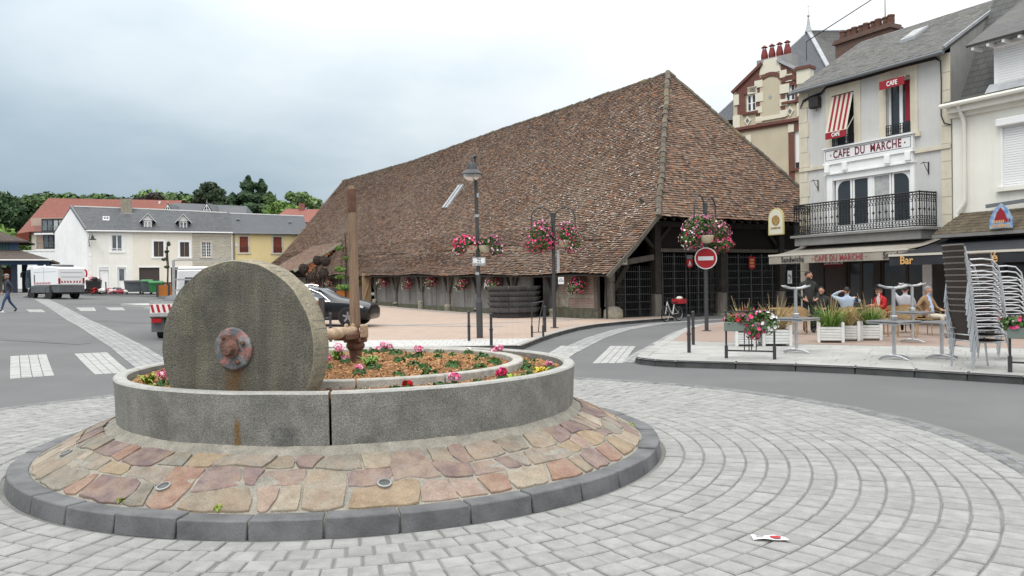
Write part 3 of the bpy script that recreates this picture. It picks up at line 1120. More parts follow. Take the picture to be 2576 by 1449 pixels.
for j in range(FK):
 k0, k1 = j / FK, min(1, (j + 1.5) / FK)
 def fr(k):
  zc_ = 4.58 + (12.9 - 4.58) * k
  bow = -.25 * math.sin(PI * min(1, k)) * .35
  tt = EV_T + (AP_T - EV_T) * k + bow * 0
  sl = interp(zc_, PZ[3:], PS[3:])
  return zc_, tt, sl
 zA, tA, sl = fr(k0)
 zB, tB, sl2 = fr(k1)
 sr = 17 - sl
 s = sl - .05 + rt.uniform(0, .17)
 while s < sr + .05:
  wob = noise.noise(Vector((s * .4, k0 * 6, 8))) * .06 + noise.noise(Vector((s * 1.3, k0 * 9, 2))) * .02
  lift = rt.uniform(.072, .10)
  w_ = TWD * .5 - .001
  dz_ = .025 * noise.noise(Vector((s * 1.7, j * 1.3, 3))) + rt.uniform(-.006, .006)
  e = .07 * math.sin(s * 1.1) if j < 3 else 0
  za, zb = zA + wob + dz_ + rt.uniform(-.006, .006), zA + wob + dz_ + rt.uniform(-.006, .006)
  mb.add([(s - w_, tA - lift, za), (s + w_, tA - lift, zb), (s + w_, tB - .012, zB + wob), (s - w_, tB - .012, zB + wob), (s - w_, tA - lift + .012, za - .014), (s + w_, tA - lift + .012, zb - .014)],
 [(0, 1, 2, 3), (4, 5, 1, 0)])
  s += TWD
roof = mb.build('roof_tiles', 'roof_tile', HL, fix=False)
roof['kind'] = 'stuff'
mb = MB()
for i in range(1300):
 t = min(T_END, EV_T + 1 + rt.expovariate(1 / 11))
 s = s_at(rt.uniform(.1, .85) * SLEN) if rt.random() < .75 else s_at(rt.uniform(0, .4) * SLEN)
 if t < tmin(s) + .1:
  continue
 ds = .03
 z0, z1 = hz(s, t), hz(s + ds, t)
 w_ = rt.uniform(.02, .075)
 mb.add([(s - .005, t - w_, z0 + .112), (s - .005, t + w_, z0 + .113), (s + ds, t + w_ * .8, z1 + .10), (s + ds, t - w_ * .8, z1 + .10)], [(0, 3, 2, 1)])
o = mb.build('lichen_flecks', 'lichen_white', HL, fix=False)
o['kind'] = 'stuff'
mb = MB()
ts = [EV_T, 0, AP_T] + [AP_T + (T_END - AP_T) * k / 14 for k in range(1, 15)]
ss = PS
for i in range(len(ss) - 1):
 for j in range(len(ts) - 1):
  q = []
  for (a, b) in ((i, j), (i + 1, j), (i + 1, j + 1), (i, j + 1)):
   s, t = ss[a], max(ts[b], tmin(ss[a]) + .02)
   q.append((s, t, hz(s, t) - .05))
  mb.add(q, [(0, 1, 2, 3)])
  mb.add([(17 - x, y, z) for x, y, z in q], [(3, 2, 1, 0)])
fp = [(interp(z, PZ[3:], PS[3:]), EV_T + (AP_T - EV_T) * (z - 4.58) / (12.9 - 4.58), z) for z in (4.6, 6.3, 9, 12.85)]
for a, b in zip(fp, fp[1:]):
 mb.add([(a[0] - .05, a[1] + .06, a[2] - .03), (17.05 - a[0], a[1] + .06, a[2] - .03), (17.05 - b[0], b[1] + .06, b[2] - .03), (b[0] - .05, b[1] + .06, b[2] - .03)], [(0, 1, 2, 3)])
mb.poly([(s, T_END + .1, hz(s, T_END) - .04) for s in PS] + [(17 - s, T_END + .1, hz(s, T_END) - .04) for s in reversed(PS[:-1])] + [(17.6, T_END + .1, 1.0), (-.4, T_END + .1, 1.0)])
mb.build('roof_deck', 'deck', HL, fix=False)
mb = MB()
for i in range(len(PS) - 1):
 for j in range(len(ts) - 1):
  q = []
  for (a, b) in ((i, j), (i + 1, j), (i + 1, j + 1), (i, j + 1)):
   s, t = PS[a], max(ts[b], tmin(PS[a]) + .02)
   q.append((17 - s, t, hz(s, t) + .02))
  mb.add(q, [(3, 2, 1, 0)])
mb.build('rear_slope', 'roof_tile', HL, fix=False)
def half_round(name, pts, r, seg, mat, every=.42):
 """chain of cap tiles along a polyline"""
 tot = 0
 mb_ = MB()
 for a, b in zip(pts, pts[1:]):
  a, b = Vector(a), Vector(b)
  L_ = (b - a).length
  n_ = max(1, int(L_ / every))
  for k in range(n_):
   p, q = a.lerp(b, k / n_), a.lerp(b, (k + 1.18) / n_)
   j = Vector((rt.uniform(-.025, .025), rt.uniform(-.025, .025), rt.uniform(-.02, .02)))
   mb_.tube([p + j, q + j], [r * rt.uniform(1.0, 1.18), r * rt.uniform(.85, .95)], seg)
 return mb_.build(name, mat, HL, smooth=False, kind='stuff', fix=False)
half_round('ridge_tiles', [(RIDGE_S, t, hz(RIDGE_S - .01, t) + .0) for t in [AP_T, 9, 13.4, 18, 21.9, 26, 31, 35.5, 40, 45, 49, T_END]], .12, 8, 'ridge_tile')
hip = [(interp(z, PZ[3:], PS[3:]) - .03, EV_T + (AP_T - EV_T) * (z - 4.58) / (12.9 - 4.58) - .03, z + .03) for z in (4.5, 5.4, 6.3, 8, 10, 12.9)]
half_round('hip_tiles', hip, .15, 8, 'ridge_tile', .38)
half_round('hip_tiles', [(17 - x, y, z) for x, y, z in hip], .13, 8, 'ridge_tile', .38)
mb = MB()
vp = [(s, EV_T - .05, hz(s, EV_T) - .06) for s in (-.8, -.2, .7, 1.4, 2.15)]
for a, b in zip(vp, vp[1:]):
 mb.beam(a, b, .10, .16)
mb.build('barge_board', 'old_timber', HL)
mb = MB()
for s in [2.6 + .55 * k for k in range(22)]:
 mb.beam((s, EV_T + .05, 4.45), (s, .4, 5.5), .09, .11)
mb.build('rafter_feet', 'eave_shade_timber', HL)
mb = MB()
mb.beam((1.5, -.55, 3.95), (2.15, -1.28, 4.42), .14, .16)
mb.build('hip_rafter_end', 'timber_pale', HL)
def on_roof(s, t, h):
 dz_ = (hz(s + .05, t) - hz(s - .05, t)) / .1
 n_ = Vector((-dz_, 0, 1)).normalized()
 return Vector((s, t, hz(s, t))) + n_ * h
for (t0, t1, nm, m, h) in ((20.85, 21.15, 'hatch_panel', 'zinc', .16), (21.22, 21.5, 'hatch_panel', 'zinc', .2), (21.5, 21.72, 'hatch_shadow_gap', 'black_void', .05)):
 mb = MB()
 a, b = on_roof(3.85, t0, h), on_roof(5.15, t0, h)
 c, d = on_roof(5.15, t1, h), on_roof(3.85, t1, h)
 a2, b2 = on_roof(3.85, t0, -.02), on_roof(5.15, t0, -.02)
 c2, d2 = on_roof(5.15, t1, -.02), on_roof(3.85, t1, -.02)
 mb.add([a, b, c, d, a2, b2, c2, d2], [(0, 1, 2, 3), (0, 4, 5, 1), (1, 5, 6, 2), (2, 6, 7, 3), (3, 7, 4, 0)])
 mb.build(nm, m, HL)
mb = MB()
t0, t1 = 36.6, 44.0
for j in range(30):
 k0, k1 = j / 30, min(1, (j + 1.4) / 30)
 sA, zA = -1.7 + 4.1 * k0, 3.02 + (5.35 - 3.02) * k0
 sB, zB = -1.7 + 4.1 * k1, 3.02 + (5.35 - 3.02) * k1
 t = t0 + rt.uniform(0, .1)
 while t < t1:
  l_ = rt.uniform(.03, .05)
  w_ = TWD / 2 - .003
  mb.add([(sA, t - w_, zA + l_), (sA, t + w_, zA + l_), (sB, t + w_, zB + .01), (sB, t - w_, zB + .01), (sA, t - w_, zA + l_ - .02), (sA, t + w_, zA + l_ - .02)], [(0, 3, 2, 1), (4, 0, 1, 5)])
  t += TWD
o = mb.build('porch_roof_tiles', 'roof_tile', HL, fix=False)
o['kind'] = 'stuff'
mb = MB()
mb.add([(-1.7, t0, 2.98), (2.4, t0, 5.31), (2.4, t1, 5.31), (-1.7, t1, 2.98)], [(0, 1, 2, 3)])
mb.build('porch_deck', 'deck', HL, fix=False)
mb = MB()
mb.beam((-1.75, t0 - .06, 2.96), (2.35, t0 - .06, 5.3), .06, .2)
mb.build('porch_barge_board', 'rough_stone', HL)
spec('tile_hung', (.33, .125, .055), rough=.85, pal=[(.36, .14, .06), (.30, .11, .05), (.40, .17, .075), (.26, .10, .05)], rnd=.1)
mb = MB()
for j in range(16):
 z = 2.45 + j * .17
 s_lo = max(-1.4, (z - 2.98) / (5.31 - 2.98) * 4.1 - 1.7)
 s_hi = interp(z - .45, PZ, PS)
 if z < 2.98:
  s_lo = -.75
 s = s_lo
 while s < s_hi:
  e = min(s + .17, s_hi)
  mb.add([(s, t0 - .02, z), (e - .006, t0 - .02, z), (e - .006, t0 + .01, z + .18), (s, t0 + .01, z + .18)], [(0, 1, 2, 3)])
  s += .17
o = mb.build('hung_tiles', 'tile_hung', HL, fix=False)
o['kind'] = 'stuff'
posts_t = [.3, 3.45, 7.0, 10.4, 13.72, 17.16, 20.87, 24.2, 27.6, 31, 34.5, 38, 42, 46, 50]
def hall_g(s, t):
 c, s_ = math.cos(R(33)), math.sin(R(33))
 return gz(3.9 + s * c - t * s_, 35 + s * s_ + t * c)
for i, (a, b) in enumerate(zip(posts_t, posts_t[1:])):
 g = min(hall_g(0, a), hall_g(0, b)) - .05
 top = 2.62 + .0135 * a
 if i == 0:
  mb = MB()
  mb.box(-.06, .12, a, b, g, top)
  mb.build('brick_panel', 'old_brick', HL)
  mb = MB()
  mb.box(-.10, .10, a - .1, b, g, g + .62)
  mb.build('stone_footing', 'moss_plinth', HL)
  mb = MB()
  mb.box(-.085, .10, a, b - .1, 1.02, 1.18)
  mb.box(-.09, .10, 2.3, 2.9, .62, 1.02)
  mb.box(-.088, .10, b - .35, b, .6, 1.7)
  mb.build('stone_course', 'rough_stone', HL)
  continue
 holes = []
 if i == 1:
  holes = [(4.4, 5.3)]
 if i == 7:
  holes = [(24.5, 26.2)]
 xs = [a] + [q for h_ in holes for q in h_] + [b]
 for k in range(0, len(xs), 2):
  mb = MB()
  mb.box(-.02, .08, xs[k], xs[k + 1], g + .3, top)
  mb.build('wall_boards', 'grey_boards', HL)
  mb = MB()
  mb.box(-.07, .10, xs[k], xs[k + 1], g, g + .42)
  mb.build('plinth', 'moss_plinth', HL)
 mb = MB()
 m_ = (a + b) / 2
 if not holes:
  mb.box(-.05, .0, m_ - .07, m_ + .07, g + .4, top)
  mb.build('stud', 'grey_boards', HL)
for i, t in enumerate(posts_t):
 g = hall_g(0, t)
 top = 2.5 + .0135 * t
 mb = MB()
 mb.beam((-.03, t, g + .45), (-.06, t, top), .2, .22, up=(0, 1, 0))
 mb.build('post', 'timber_pale' if i % 3 else 'old_timber', HL, bevel=.02)
 if i:
  for s_ in (-1, 1):
   if (i == 2 and s_ == 1) and False:
    continue
   mb = MB()
   mb.beam((-.10, t + s_ * .1, g + 1.15), (-.12, t + s_ * .75, top - .02), .10, .15, up=(1, 0, 0))
   mb.build('brace', 'old_timber', HL, bevel=.015)
  mb = MB()
  h_ = .5 + .12 * ((i * 7) % 3 - 1)
  mb.lathe([(.19, 0), (.2, .12), (.17, .3), (.19, h_ - .1), (.15, h_), (.05, h_ + .02)], 9, (-.16, t, g - .04), jit=.16)
  mb.build('pad_stone', 'rough_stone', HL, smooth='all')
mb = MB()
mb.box(-.12, .12, .1, T_END - .2, 2.42, 2.6)
for q in range(len(mb.v)):
 x, y, z = mb.v[q]
 mb.v[q] = (x, y, z + .0135 * y)
mb.build('wall_plate', 'old_timber', HL)
mb = MB()
g = hall_g(0, 25)
for k in range(5):
 mb.box(-.30 - .13 * (k + 1) + .005, -.30 - .13 * k, 24.42, 24.46, g + .12, g + 2.2)
mb.M = None
mb.build('door_leaf', 'door_wood', HL)
mb = MB()
mb.beam((-.9, 24.40, g + .3), (-.32, 24.40, g + 2.0), .03, .10, up=(0, 1, 0))
mb.beam((-.95, 24.40, g + 2.05), (-.3, 24.40, g + 2.05), .03, .10, up=(0, 1, 0))
mb.build('door_ledges', 'door_wood', HL)
mb = MB()
mb.box(16.95, 17.1, .2, T_END, -.1, 3.0)
mb.build('rear_wall', 'grey_boards', HL)
front_posts = [(.42, .36, 2.3), (3.15, .40, 4.5), (7.42, .42, 4.6), (11.7, .42, 4.6), (16.2, .4, 4.3)]
for i, (s, w_, top) in enumerate(front_posts):
 mb = MB()
 b0 = .62 if i == 0 else .05
 mb.beam((s, 0, b0), (s + .02, 0, b0 + 1.1), w_ * (1.12 if i else 1), w_ * .95, up=(0, 1, 0), taper=.9)
 mb.build('gate_post', 'timber_pale', HL, bevel=.03)
 mb = MB()
 mb.beam((s + .02, 0, b0 + 1.1), (s + .02, 0, top), w_ * .92, w_ * .9, up=(0, 1, 0))
 mb.build('gate_post', 'timber_pale' if i == 0 else 'eave_shade_timber', HL, bevel=.02)
 if i:
  mb = MB()
  mb.box(s - .28, s + .28, -.26, .28, -.05, .14)
  mb.build('post_pad', 'rough_stone', HL, bevel=.03)
mb = MB()
mb.lathe([(.42, 0), (.44, .3), (.40, .52), (.26, .66), (.08, .7)], 10, (.48, -.18, -.03), jit=.07)
mb.build('corner_stone', 'rough_stone', HL, smooth='all')
mb = MB()
mb.box(.1, .95, -.5, .1, -.05, .1)
mb.build('corner_step', 'rough_stone', HL, bevel=.03)
mb = MB()
mb.tube([(.05, -.25, .05), (.04, -.25, 2.15)], .035, 8)
mb.build('downpipe', 'iron_dark', HL)
for nm, p, q, w_, h_ in (('tie_beam', (1.0, -.05, 2.55), (3.0, 0, 2.82), .2, .26), ('lintel', (3.3, 0, 3.14), (16.2, 0, 3.2), .2, .17), ('head_beam', (2.9, 0, 4.35), (16.3, 0, 4.45), .22, .26),
 ('knee_brace', (.62, 0, 1.35), (1.45, 0, 2.5), .16, .26), ('knee_brace', (3.3, 0, 3.5), (4.1, 0, 4.25), .12, .16), ('knee_brace', (3.0, 0, 3.3), (2.0, -.2, 4.0), .12, .16),
 ('knee_brace', (7.2, 0, 3.5), (6.4, 0, 4.25), .12, .16), ('knee_brace', (11.5, 0, 3.5), (10.7, 0, 4.25), .12, .16)):
 mb = MB()
 mb.beam(p, q, w_, h_)
 mb.build(nm, 'old_timber' if nm in ('tie_beam', 'lintel') else 'eave_shade_timber', HL, bevel=.02)
mb = MB()
mb.box(3.3, 16.2, .12, .16, 3.2, 4.4)
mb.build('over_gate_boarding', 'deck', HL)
def gate(s0, s1, z1, frames):
 mb = MB()
 y = .05
 n_ = int((s1 - s0) / .115)
 for k in range(n_ + 1):
  s = s0 + (s1 - s0) * k / n_
  mb.box(s - .0075, s + .0075, y - .0075, y + .0075, .12, z1 - .05 * (k % 2))
 z = .14
 k = 0
 while z < z1 - .1:
  mb.box(s0, s1, y - .012, y + .012, z - .014, z + .014)
  z += .34
 for s in frames:
  mb.box(s - .03, s + .03, y - .03, y + .03, .1, z1)
 return mb.build('gate', 'iron_grey', HL, fix=False)
spec('iron_grey', (.085, .085, .088), col2=(.05, .05, .052), scale=9, rough=.6, metal=.2)
gate(.8, 2.92, 2.45, (1.35, 2.2))
gate(3.42, 7.18, 3.02, (3.6, 4.35, 5.1, 5.9, 6.5))
gate(7.68, 11.45, 3.02, (7.9, 8.7, 9.6, 10.4, 11.2))
gate(11.95, 15.95, 3.02, (12.2, 13.1, 14.0, 14.8))
for (s, t) in ((2.6, 4.2), (5.2, 5.0), (8.5, 6.0), (12.5, 5.5), (4.0, 10)):
 mb = MB()
 mb.beam((s, t, -.05), (s, t, 4.0 + (s - 2.6) * .5), .34, .34)
 mb.build('inner_post', 'timber_pale', HL)
mb = MB()
mb.box(.15, 16.9, .2, T_END - .3, .015, .035)
mb.build('hall_floor', 'mortar', HL)
# ================================================================== far left: hill, trees, background buildings
def leaf_mat(name, c1, c2, rnd=.3):
 spec(name, c1, col2=c2, scale=.35, rough=.75, rnd=rnd, hue=.015, spec=.25)
leaf_mat('leaf_wood', (0.096, 0.149, 0.049), (0.061, 0.105, 0.042))
leaf_mat('leaf_bright', (0.149, 0.236, 0.052), (0.096, 0.166, 0.044))
leaf_mat('leaf_dark', (0.049, 0.091, 0.038), (0.032, 0.060, 0.030))
leaf_mat('leaf_pine', (0.061, 0.091, 0.049), (0.038, 0.058, 0.035))
leaf_mat('leaf_purple', (0.052, 0.045, 0.038), (0.032, 0.032, 0.025))
leaf_mat('leaf_light', (0.175, 0.254, 0.096), (0.123, 0.193, 0.070))
spec('bark', (.075, .058, .045), col2=(.045, .035, .028), scale=3, rough=.95, bump=.6)
mb = MB()
hx = [-420 + 20 * k for k in range(32)]
hy = [150, 175, 200, 225, 250, 275, 310, 360]
def hill_z(x, y):
 t = max(0, min(1, (y - 150) / 110))
 t = t * t * (3 - 2 * t)
 h = 27 + 3 * math.sin(x * .021) + 2 * math.sin(x * .05 + 1)
 if x > -90:
  h *= max(.25, 1 - (x + 90) / 140)
 if x < -150:
  h += min(8, (-150 - x) * .08)
 return 3 + (h - 3) * t
mb.add([(x, y, hill_z(x, y) - 4) for y in hy for x in hx], [(j * len(hx) + i, j * len(hx) + i + 1, (j + 1) * len(hx) + i + 1, (j + 1) * len(hx) + i) for j in range(len(hy) - 1) for i in range(len(hx) - 1)])
hill = mb.build('hill', 'hill', kind='structure', smooth='all')
wr = random.Random(3)
mbs = [MB(), MB(), MB()]
for i in range(330):
 y = wr.choice((160, 178, 196, 212, 228, 244, 258, 270)) + wr.uniform(-8, 8)
 x = wr.uniform(-.78, -.26) * y
 z = hill_z(x, y) - 3
 rr = wr.uniform(3.0, 5.6)
 m = mbs[wr.choice((0, 0, 1, 2))]
 for k in range(150):
  d = rdir()
  if d.z < -.3:
   d.z = -d.z
  p = Vector((x, y, z + rr * .9)) + Vector((d.x * rr, d.y * rr, d.z * rr * .85)) * wr.uniform(.72, 1.05)
  n_ = (d + rdir() * .8)
  leafquad(m, p, wr.uniform(.7, 1.3), n_)
for m, mt in zip(mbs, ('leaf_wood', 'leaf_bright', 'leaf_dark')):
 o = m.build('woodland', mt, fix=False)
 tag(o, {'leaf_wood': 'mid green woodland covering the far hillside', 'leaf_bright': 'bright green tree crowns scattered through the hillside woodland', 'leaf_dark': 'dark green tree crowns scattered through the hillside woodland'}[mt], 'woodland', kind='stuff')
def tree(name, label, loc, blobs, leafm, n, size, trunk_h, trunk_r, flat=1.0, branches=5, seed=0, group=None, layered=False):
 """blobs: list of (x,y,z,rx,ry,rz) relative to base"""
 r_ = random.Random(seed)
 random.seed(seed + 50)
 t = thing(name, label, 'tree', loc, 0, group)
 mb = MB()
 mb.tube([(0, 0, -.5), (.1, 0, trunk_h * .5), (0, .1, trunk_h)], [trunk_r * 1.3, trunk_r, trunk_r * .6], 8)
 for k in range(min(branches, len(blobs))):
  b = blobs[k % len(blobs)]
  mb.tube([(0, 0, trunk_h * r_.uniform(.45, .9)), (b[0] * .5, b[1] * .5, (trunk_h + b[2]) * .5), (b[0], b[1], b[2])], [trunk_r * .5, trunk_r * .35, trunk_r * .12], 6)
 mb.build('trunk', 'bark', t)
 mb = MB()
 tot = sum(b[3] * b[5] for b in blobs)
 for b in blobs:
  m_ = int(n * b[3] * b[5] / tot)
  for k in range(m_):
   d = rdir()
   q = r_.uniform(.35, 1.0) ** .5
   q *= 1 + .18 * noise.noise(Vector((d.x * 3 + b[0], d.y * 3, d.z * 3 + b[2])))
   p = Vector((b[0] + d.x * b[3] * q, b[1] + d.y * b[4] * q, b[2] + d.z * b[5] * q))
   n_ = d + rdir() * .9
   if layered:
    n_ = Vector((0, 0, 1)) + rdir() * .5
   leafquad(mb, p, size * r_.uniform(.6, 1.25), n_)
 mb.build('crown', leafm, t, fix=False)
 return t
def gtree(x, y):
 return gz(x, y)
tree('pine_tree', 'tall spreading dark pine rising behind the slate roofs', (-48.4, 130, 4), [(0, 0, 13.9, 1.5, 1.5, .9), (-1.0, 0, 13.0, 1.6, 1.6, .7), (1.1, 0, 13.1, 1.5, 1.5, .7), (.2, 0, 12.3, 2.2, 1.8, .7), (-1.9, 0, 11.9, 1.4, 1.4, .45), (1.9, 0, 12.0, 1.1, 1.2, .6), (1.4, 0, 11.0, 1.8, 1.5, .8), (-1.9, 0, 10.9, 1.2, 1.2, .35), (.7, 0, 10.0, 2.0, 1.6, .9), (2.0, 0, 9.2, 1.6, 1.4, .8)], 'leaf_pine', 4600, .36, 11.5, .45, seed=1)
tree('cedar_tree', 'thin cedar with flat drooping branches beside the tall pine', (-45.0, 131, 4), [(0, 0, 11.6, 1.5, 1.2, .35), (.7, 0, 10.6, 1.6, 1.2, .35), (-.2, 0, 12.5, .8, .8, .3), (1.2, 0, 9.7, 1.5, 1.2, .4), (0, 0, 8.8, 1.8, 1.2, .8)], 'leaf_pine', 1500, .33, 12.3, .2, seed=2, layered=True)
def conifer(name, label, loc, h, r0, seed, lm='leaf_dark', n=3600):
 r_ = random.Random(seed)
 random.seed(seed)
 t = thing(name, label, 'tree', loc, 0, 'dark conifers behind the yellow house')
 mb = MB()
 mb.tube([(0, 0, -.5), (0, 0, h * .95)], [.3, .05], 7)
 mb.build('trunk', 'bark', t)
 mb = MB()
 for k in range(n):
  u = r_.random() ** .75
  z = h * (.12 + .88 * u)
  rr = r0 * (1 - u) ** .8 * (.72 + .38 * math.sin(z * 3.1 + r_.uniform(-.6, .6))) + .12
  a = r_.uniform(0, 2 * PI)
  rr *= 1 + .3 * math.sin(a * 3 + z * .8 + seed) 
  q = r_.uniform(.45, 1.05)
  p = Vector((rr * q * math.cos(a), rr * q * math.sin(a), z + rr * q * .25))
  leafquad(mb, p, r_.uniform(.22, .5), Vector((math.cos(a), math.sin(a), .6)) + rdir() * .6, 2.0)
 mb.build('crown', lm, t, fix=False)
 return t
conifer('conifer_tree', 'tallest dark conifer of the clump behind the yellow house', (-41.6, 128, 3), 16.2, 5.6, 21, n=7000)
conifer('conifer_tree', 'dark conifer at the outer edge of the clump, beside the slate roof', (-43.7, 127, 3), 13.4, 4.6, 22, n=5200)
conifer('conifer_tree', 'slim dark conifer with a bare tip in the middle of the clump', (-39.8, 129, 3), 15.8, 4.8, 23, n=6000)
conifer('conifer_tree', 'lower dark green conifer closing the clump towards the round green tree', (-38.2, 128, 3), 13.6, 4.8, 24, 'leaf_wood', 5200)
tree('broadleaf_tree', 'rounded mid green tree between the conifers and the hall roof', (-35.2, 127, 3), [(0, 0, 9.8, 3.0, 2.6, 2.0), (-2.4, 0, 9.6, 2.2, 2, 1.9), (1.8, 0, 9.2, 1.8, 2, 1.5), (-1.0, 0, 11.2, 1.8, 1.8, 1.1), (-3.2, 0, 8.2, 2, 2, 2)], 'leaf_bright', 5200, .4, 8, .35, seed=4)
tree('broadleaf_tree', 'open airy tree with sky showing through, behind the round green one', (-34.6, 133, 3), [(0, 0, 13.2, 1.9, 1.6, 1.2), (2.0, 0, 12.4, 1.7, 1.4, 1.0), (-1.7, 0, 13.6, .9, 1, .8), (3.2, 0, 11.0, 1.4, 1.2, 1.0)], 'leaf_light', 1500, .36, 12.6, .25, seed=5)
tree('broadleaf_tree', 'small dark tree just left of the tiled hall roof edge', (-31.0, 135, 3), [(0, 0, 10.2, 1.6, 1.5, 1.2), (.6, 0, 9, 2, 2, 1.5)], 'leaf_dark', 1500, .36, 8, .25, seed=6)
tree('broadleaf_tree', 'pale green bushy tree low beside the tall pine', (-51.8, 131, 4), [(0, 0, 11.2, 1.9, 1.8, 1.3), (1.0, 0, 10.6, 1.6, 1.6, 1.2), (-1, 0, 10.2, 1.5, 1.6, 1.2)], 'leaf_light', 2200, .36, 9, .3, seed=7)
tree('broadleaf_tree', 'little round green tree between pine and conifers', (-44.3, 133, 4), [(0, 0, 10.6, 1.3, 1.2, .9)], 'leaf_bright', 700, .36, 9, .2, seed=8)
tree('dark_tree', 'dark purple umbrella shaped tree above the red roof terrace', (-59.0, 131, 4), [(0, 0, 11.9, 1.9, 1.8, .9), (1.3, 0, 12.5, 1.3, 1.5, .8), (-2.1, 0, 11.1, 1.8, 1.6, .6), (.5, 0, 10.6, 1.6, 1.6, .9)], 'leaf_purple', 3000, .36, 11, .3, seed=9)
tree('broadleaf_tree', 'dense dark tree at the far edge of the hillside, above the shelter roof', (-84, 132, 3), [(0, 0, 12.4, 3.2, 3, 2.6), (3.8, 0, 11.0, 2.8, 3, 2.5), (-2, 0, 9, 4, 3, 3)], 'leaf_dark', 4200, .5, 9, .4, seed=10)
tree('broadleaf_tree', 'bright rounded tree on the slope left of the red roof', (-79.0, 134, 3), [(0, 0, 13.0, 2.6, 2.5, 1.6), (2.2, 0, 12.0, 2.0, 2, 1.5), (0, 0, 9.5, 4.2, 3, 3)], 'leaf_wood', 4200, .45, 9, .4, seed=11)
tree('broadleaf_tree', 'light green tree low on the slope beside the apartment balconies', (-80.0, 122, 3), [(0, 0, 7.4, 3.4, 3, 2.6), (3.4, 0, 5.6, 3.0, 3, 2.4), (-2.6, 0, 4.8, 3, 3, 3)], 'leaf_bright', 4600, .45, 5, .4, seed=12)
spec('render_white', (.86, .86, .845), col2=(.80, .80, .785), scale=.9, rough=.9, bump=.15, bscale=8, streak=.22, streakcol=(.42, .41, .38), stain=.18, staincol=(.45, .45, .42), sscale=.5)
spec('render_white2', (.85, .83, .765), col2=(.79, .77, .71), scale=.9, rough=.9, bump=.15, bscale=8, streak=.15, streakcol=(.45, .43, .38))
spec('render_cream', (.80, .745, .65), col2=(.75, .70, .61), scale=.9, rough=.9, bump=.15, bscale=8, streak=.15, streakcol=(.42, .39, .33))
spec('render_yellow', (.76, .61, .32), col2=(.71, .57, .30), scale=.9, rough=.9, bump=.15, bscale=8, streak=.12, streakcol=(.45, .34, .17))
spec('rubble', (.52, .47, .37), col2=(.36, .33, .27), scale=1.6, rough=.92, bump=.9, bscale=7, bdist=.05, brick=(.42, .16, .02, (.58, .55, .48), (.50, .45, .35), (.36, .33, .27), 'xz'), stain=.4, staincol=(.30, .29, .26), sscale=.6)
spec('slate', (.12, .125, .13), col2=(.095, .10, .105), scale=1.1, rough=.6, rnd=.1, streak=.35, streakcol=(.17, .168, .155), stain=.45, staincol=(.15, .145, .125), sscale=.55, brick=(.34, .13, .009, (.045, .047, .05), (.105, .11, .118), (.075, .08, .088), 'xz'))
spec('slate_clean', (.10, .106, .116), col2=(.085, .09, .10), scale=1.1, rough=.55, stain=.2, staincol=(.15, .15, .15), sscale=.4, brick=(.34, .13, .009, (.055, .057, .06), (.108, .114, .124), (.09, .096, .105), 'xz'))
spec('trim_white', (.86, .86, .85), col2=(.80, .80, .79), scale=2, rough=.7)
spec('trim_stone', (.60, .555, .46), col2=(.50, .46, .38), scale=2, rough=.85, streak=.15, streakcol=(.35, .32, .26))
spec('glass', (.035, .042, .048), rough=.08, spec=.7)
spec('glass_grey', (.16, .18, .20), rough=.1, spec=.7, col2=(.08, .09, .10), scale=1.2)
spec('curtain', (.45, .46, .45), rough=.8, col2=(.34, .35, .34), scale=5)
spec('shutter_brown', (.055, .042, .038), col2=(.07, .055, .05), scale=6, rough=.6, stretch=(6, 6, .5))
spec('shutter_red', (.21, .048, .025), col2=(.18, .04, .022), scale=2, rough=.5)
spec('red_roof', (.28, .125, .10), col2=(.235, .105, .085), scale=.6, rough=.85, stain=.3, staincol=(.20, .10, .085), sscale=.3, brick=(.3, .28, .02, (.17, .07, .06), (.28, .11, .085), (.24, .095, .075), 'xz'))
spec('gutter_white', (.70, .70, .69), rough=.5)
spec('gutter_grey', (.17, .18, .19), rough=.5, metal=.2)
spec('pink_wall', (.46, .34, .27), col2=(.42, .31, .25), scale=1, rough=.9)
spec('rail_green', (.10, .14, .12), rough=.5)
spec('kerb_pale', (.34, .335, .315), col2=(.26, .255, .24), scale=3, rough=.85, fine=.1)
spec('black_iron', (.02, .02, .021), rough=.5, metal=.2)
RHX, RHY, RHA = -40.07, 76.3, R(25)
def rh(name, label, x0):
 return thing(name, label, 'house', (RHX + x0 * math.cos(RHA), RHY + x0 * math.sin(RHA), 1.35), RHA, 'row of houses along the far side of the square')
Z0 = 1.35
def wall_with_holes(x0, x1, z0, z1, holes, y=0.0, th=.3, f=None):
 """vertical wall in the xz plane facing -Y with rectangular openings (hx0,hx1,hz0,hz1), returns MB"""
 mb = MB()
 xs = sorted({x0, x1} | {h[0] for h in holes} | {h[1] for h in holes})
 zs = sorted({z0, z1} | {h[2] for h in holes} | {h[3] for h in holes})
 def hole(xa, xb, za, zb):
  cx, cz = (xa + xb) / 2, (za + zb) / 2
  return any(h[0] < cx < h[1] and h[2] < cz < h[3] for h in holes)
 for xa, xb in zip(xs, xs[1:]):
  for za, zb in zip(zs, zs[1:]):
   if not hole(xa, xb, za, zb):
    mb.add([(xa, y, za), (xb, y, za), (xb, y, zb), (xa, y, zb)], [(0, 1, 2, 3)])
 for (a, b, c, d) in holes:
  mb.add([(a, y, c), (b, y, c), (b, y, d), (a, y, d), (a, y + th, c), (b, y + th, c), (b, y + th, d), (a, y + th, d)],
 [(0, 4, 5, 1), (1, 5, 6, 2), (2, 6, 7, 3), (3, 7, 4, 0)])
 return mb
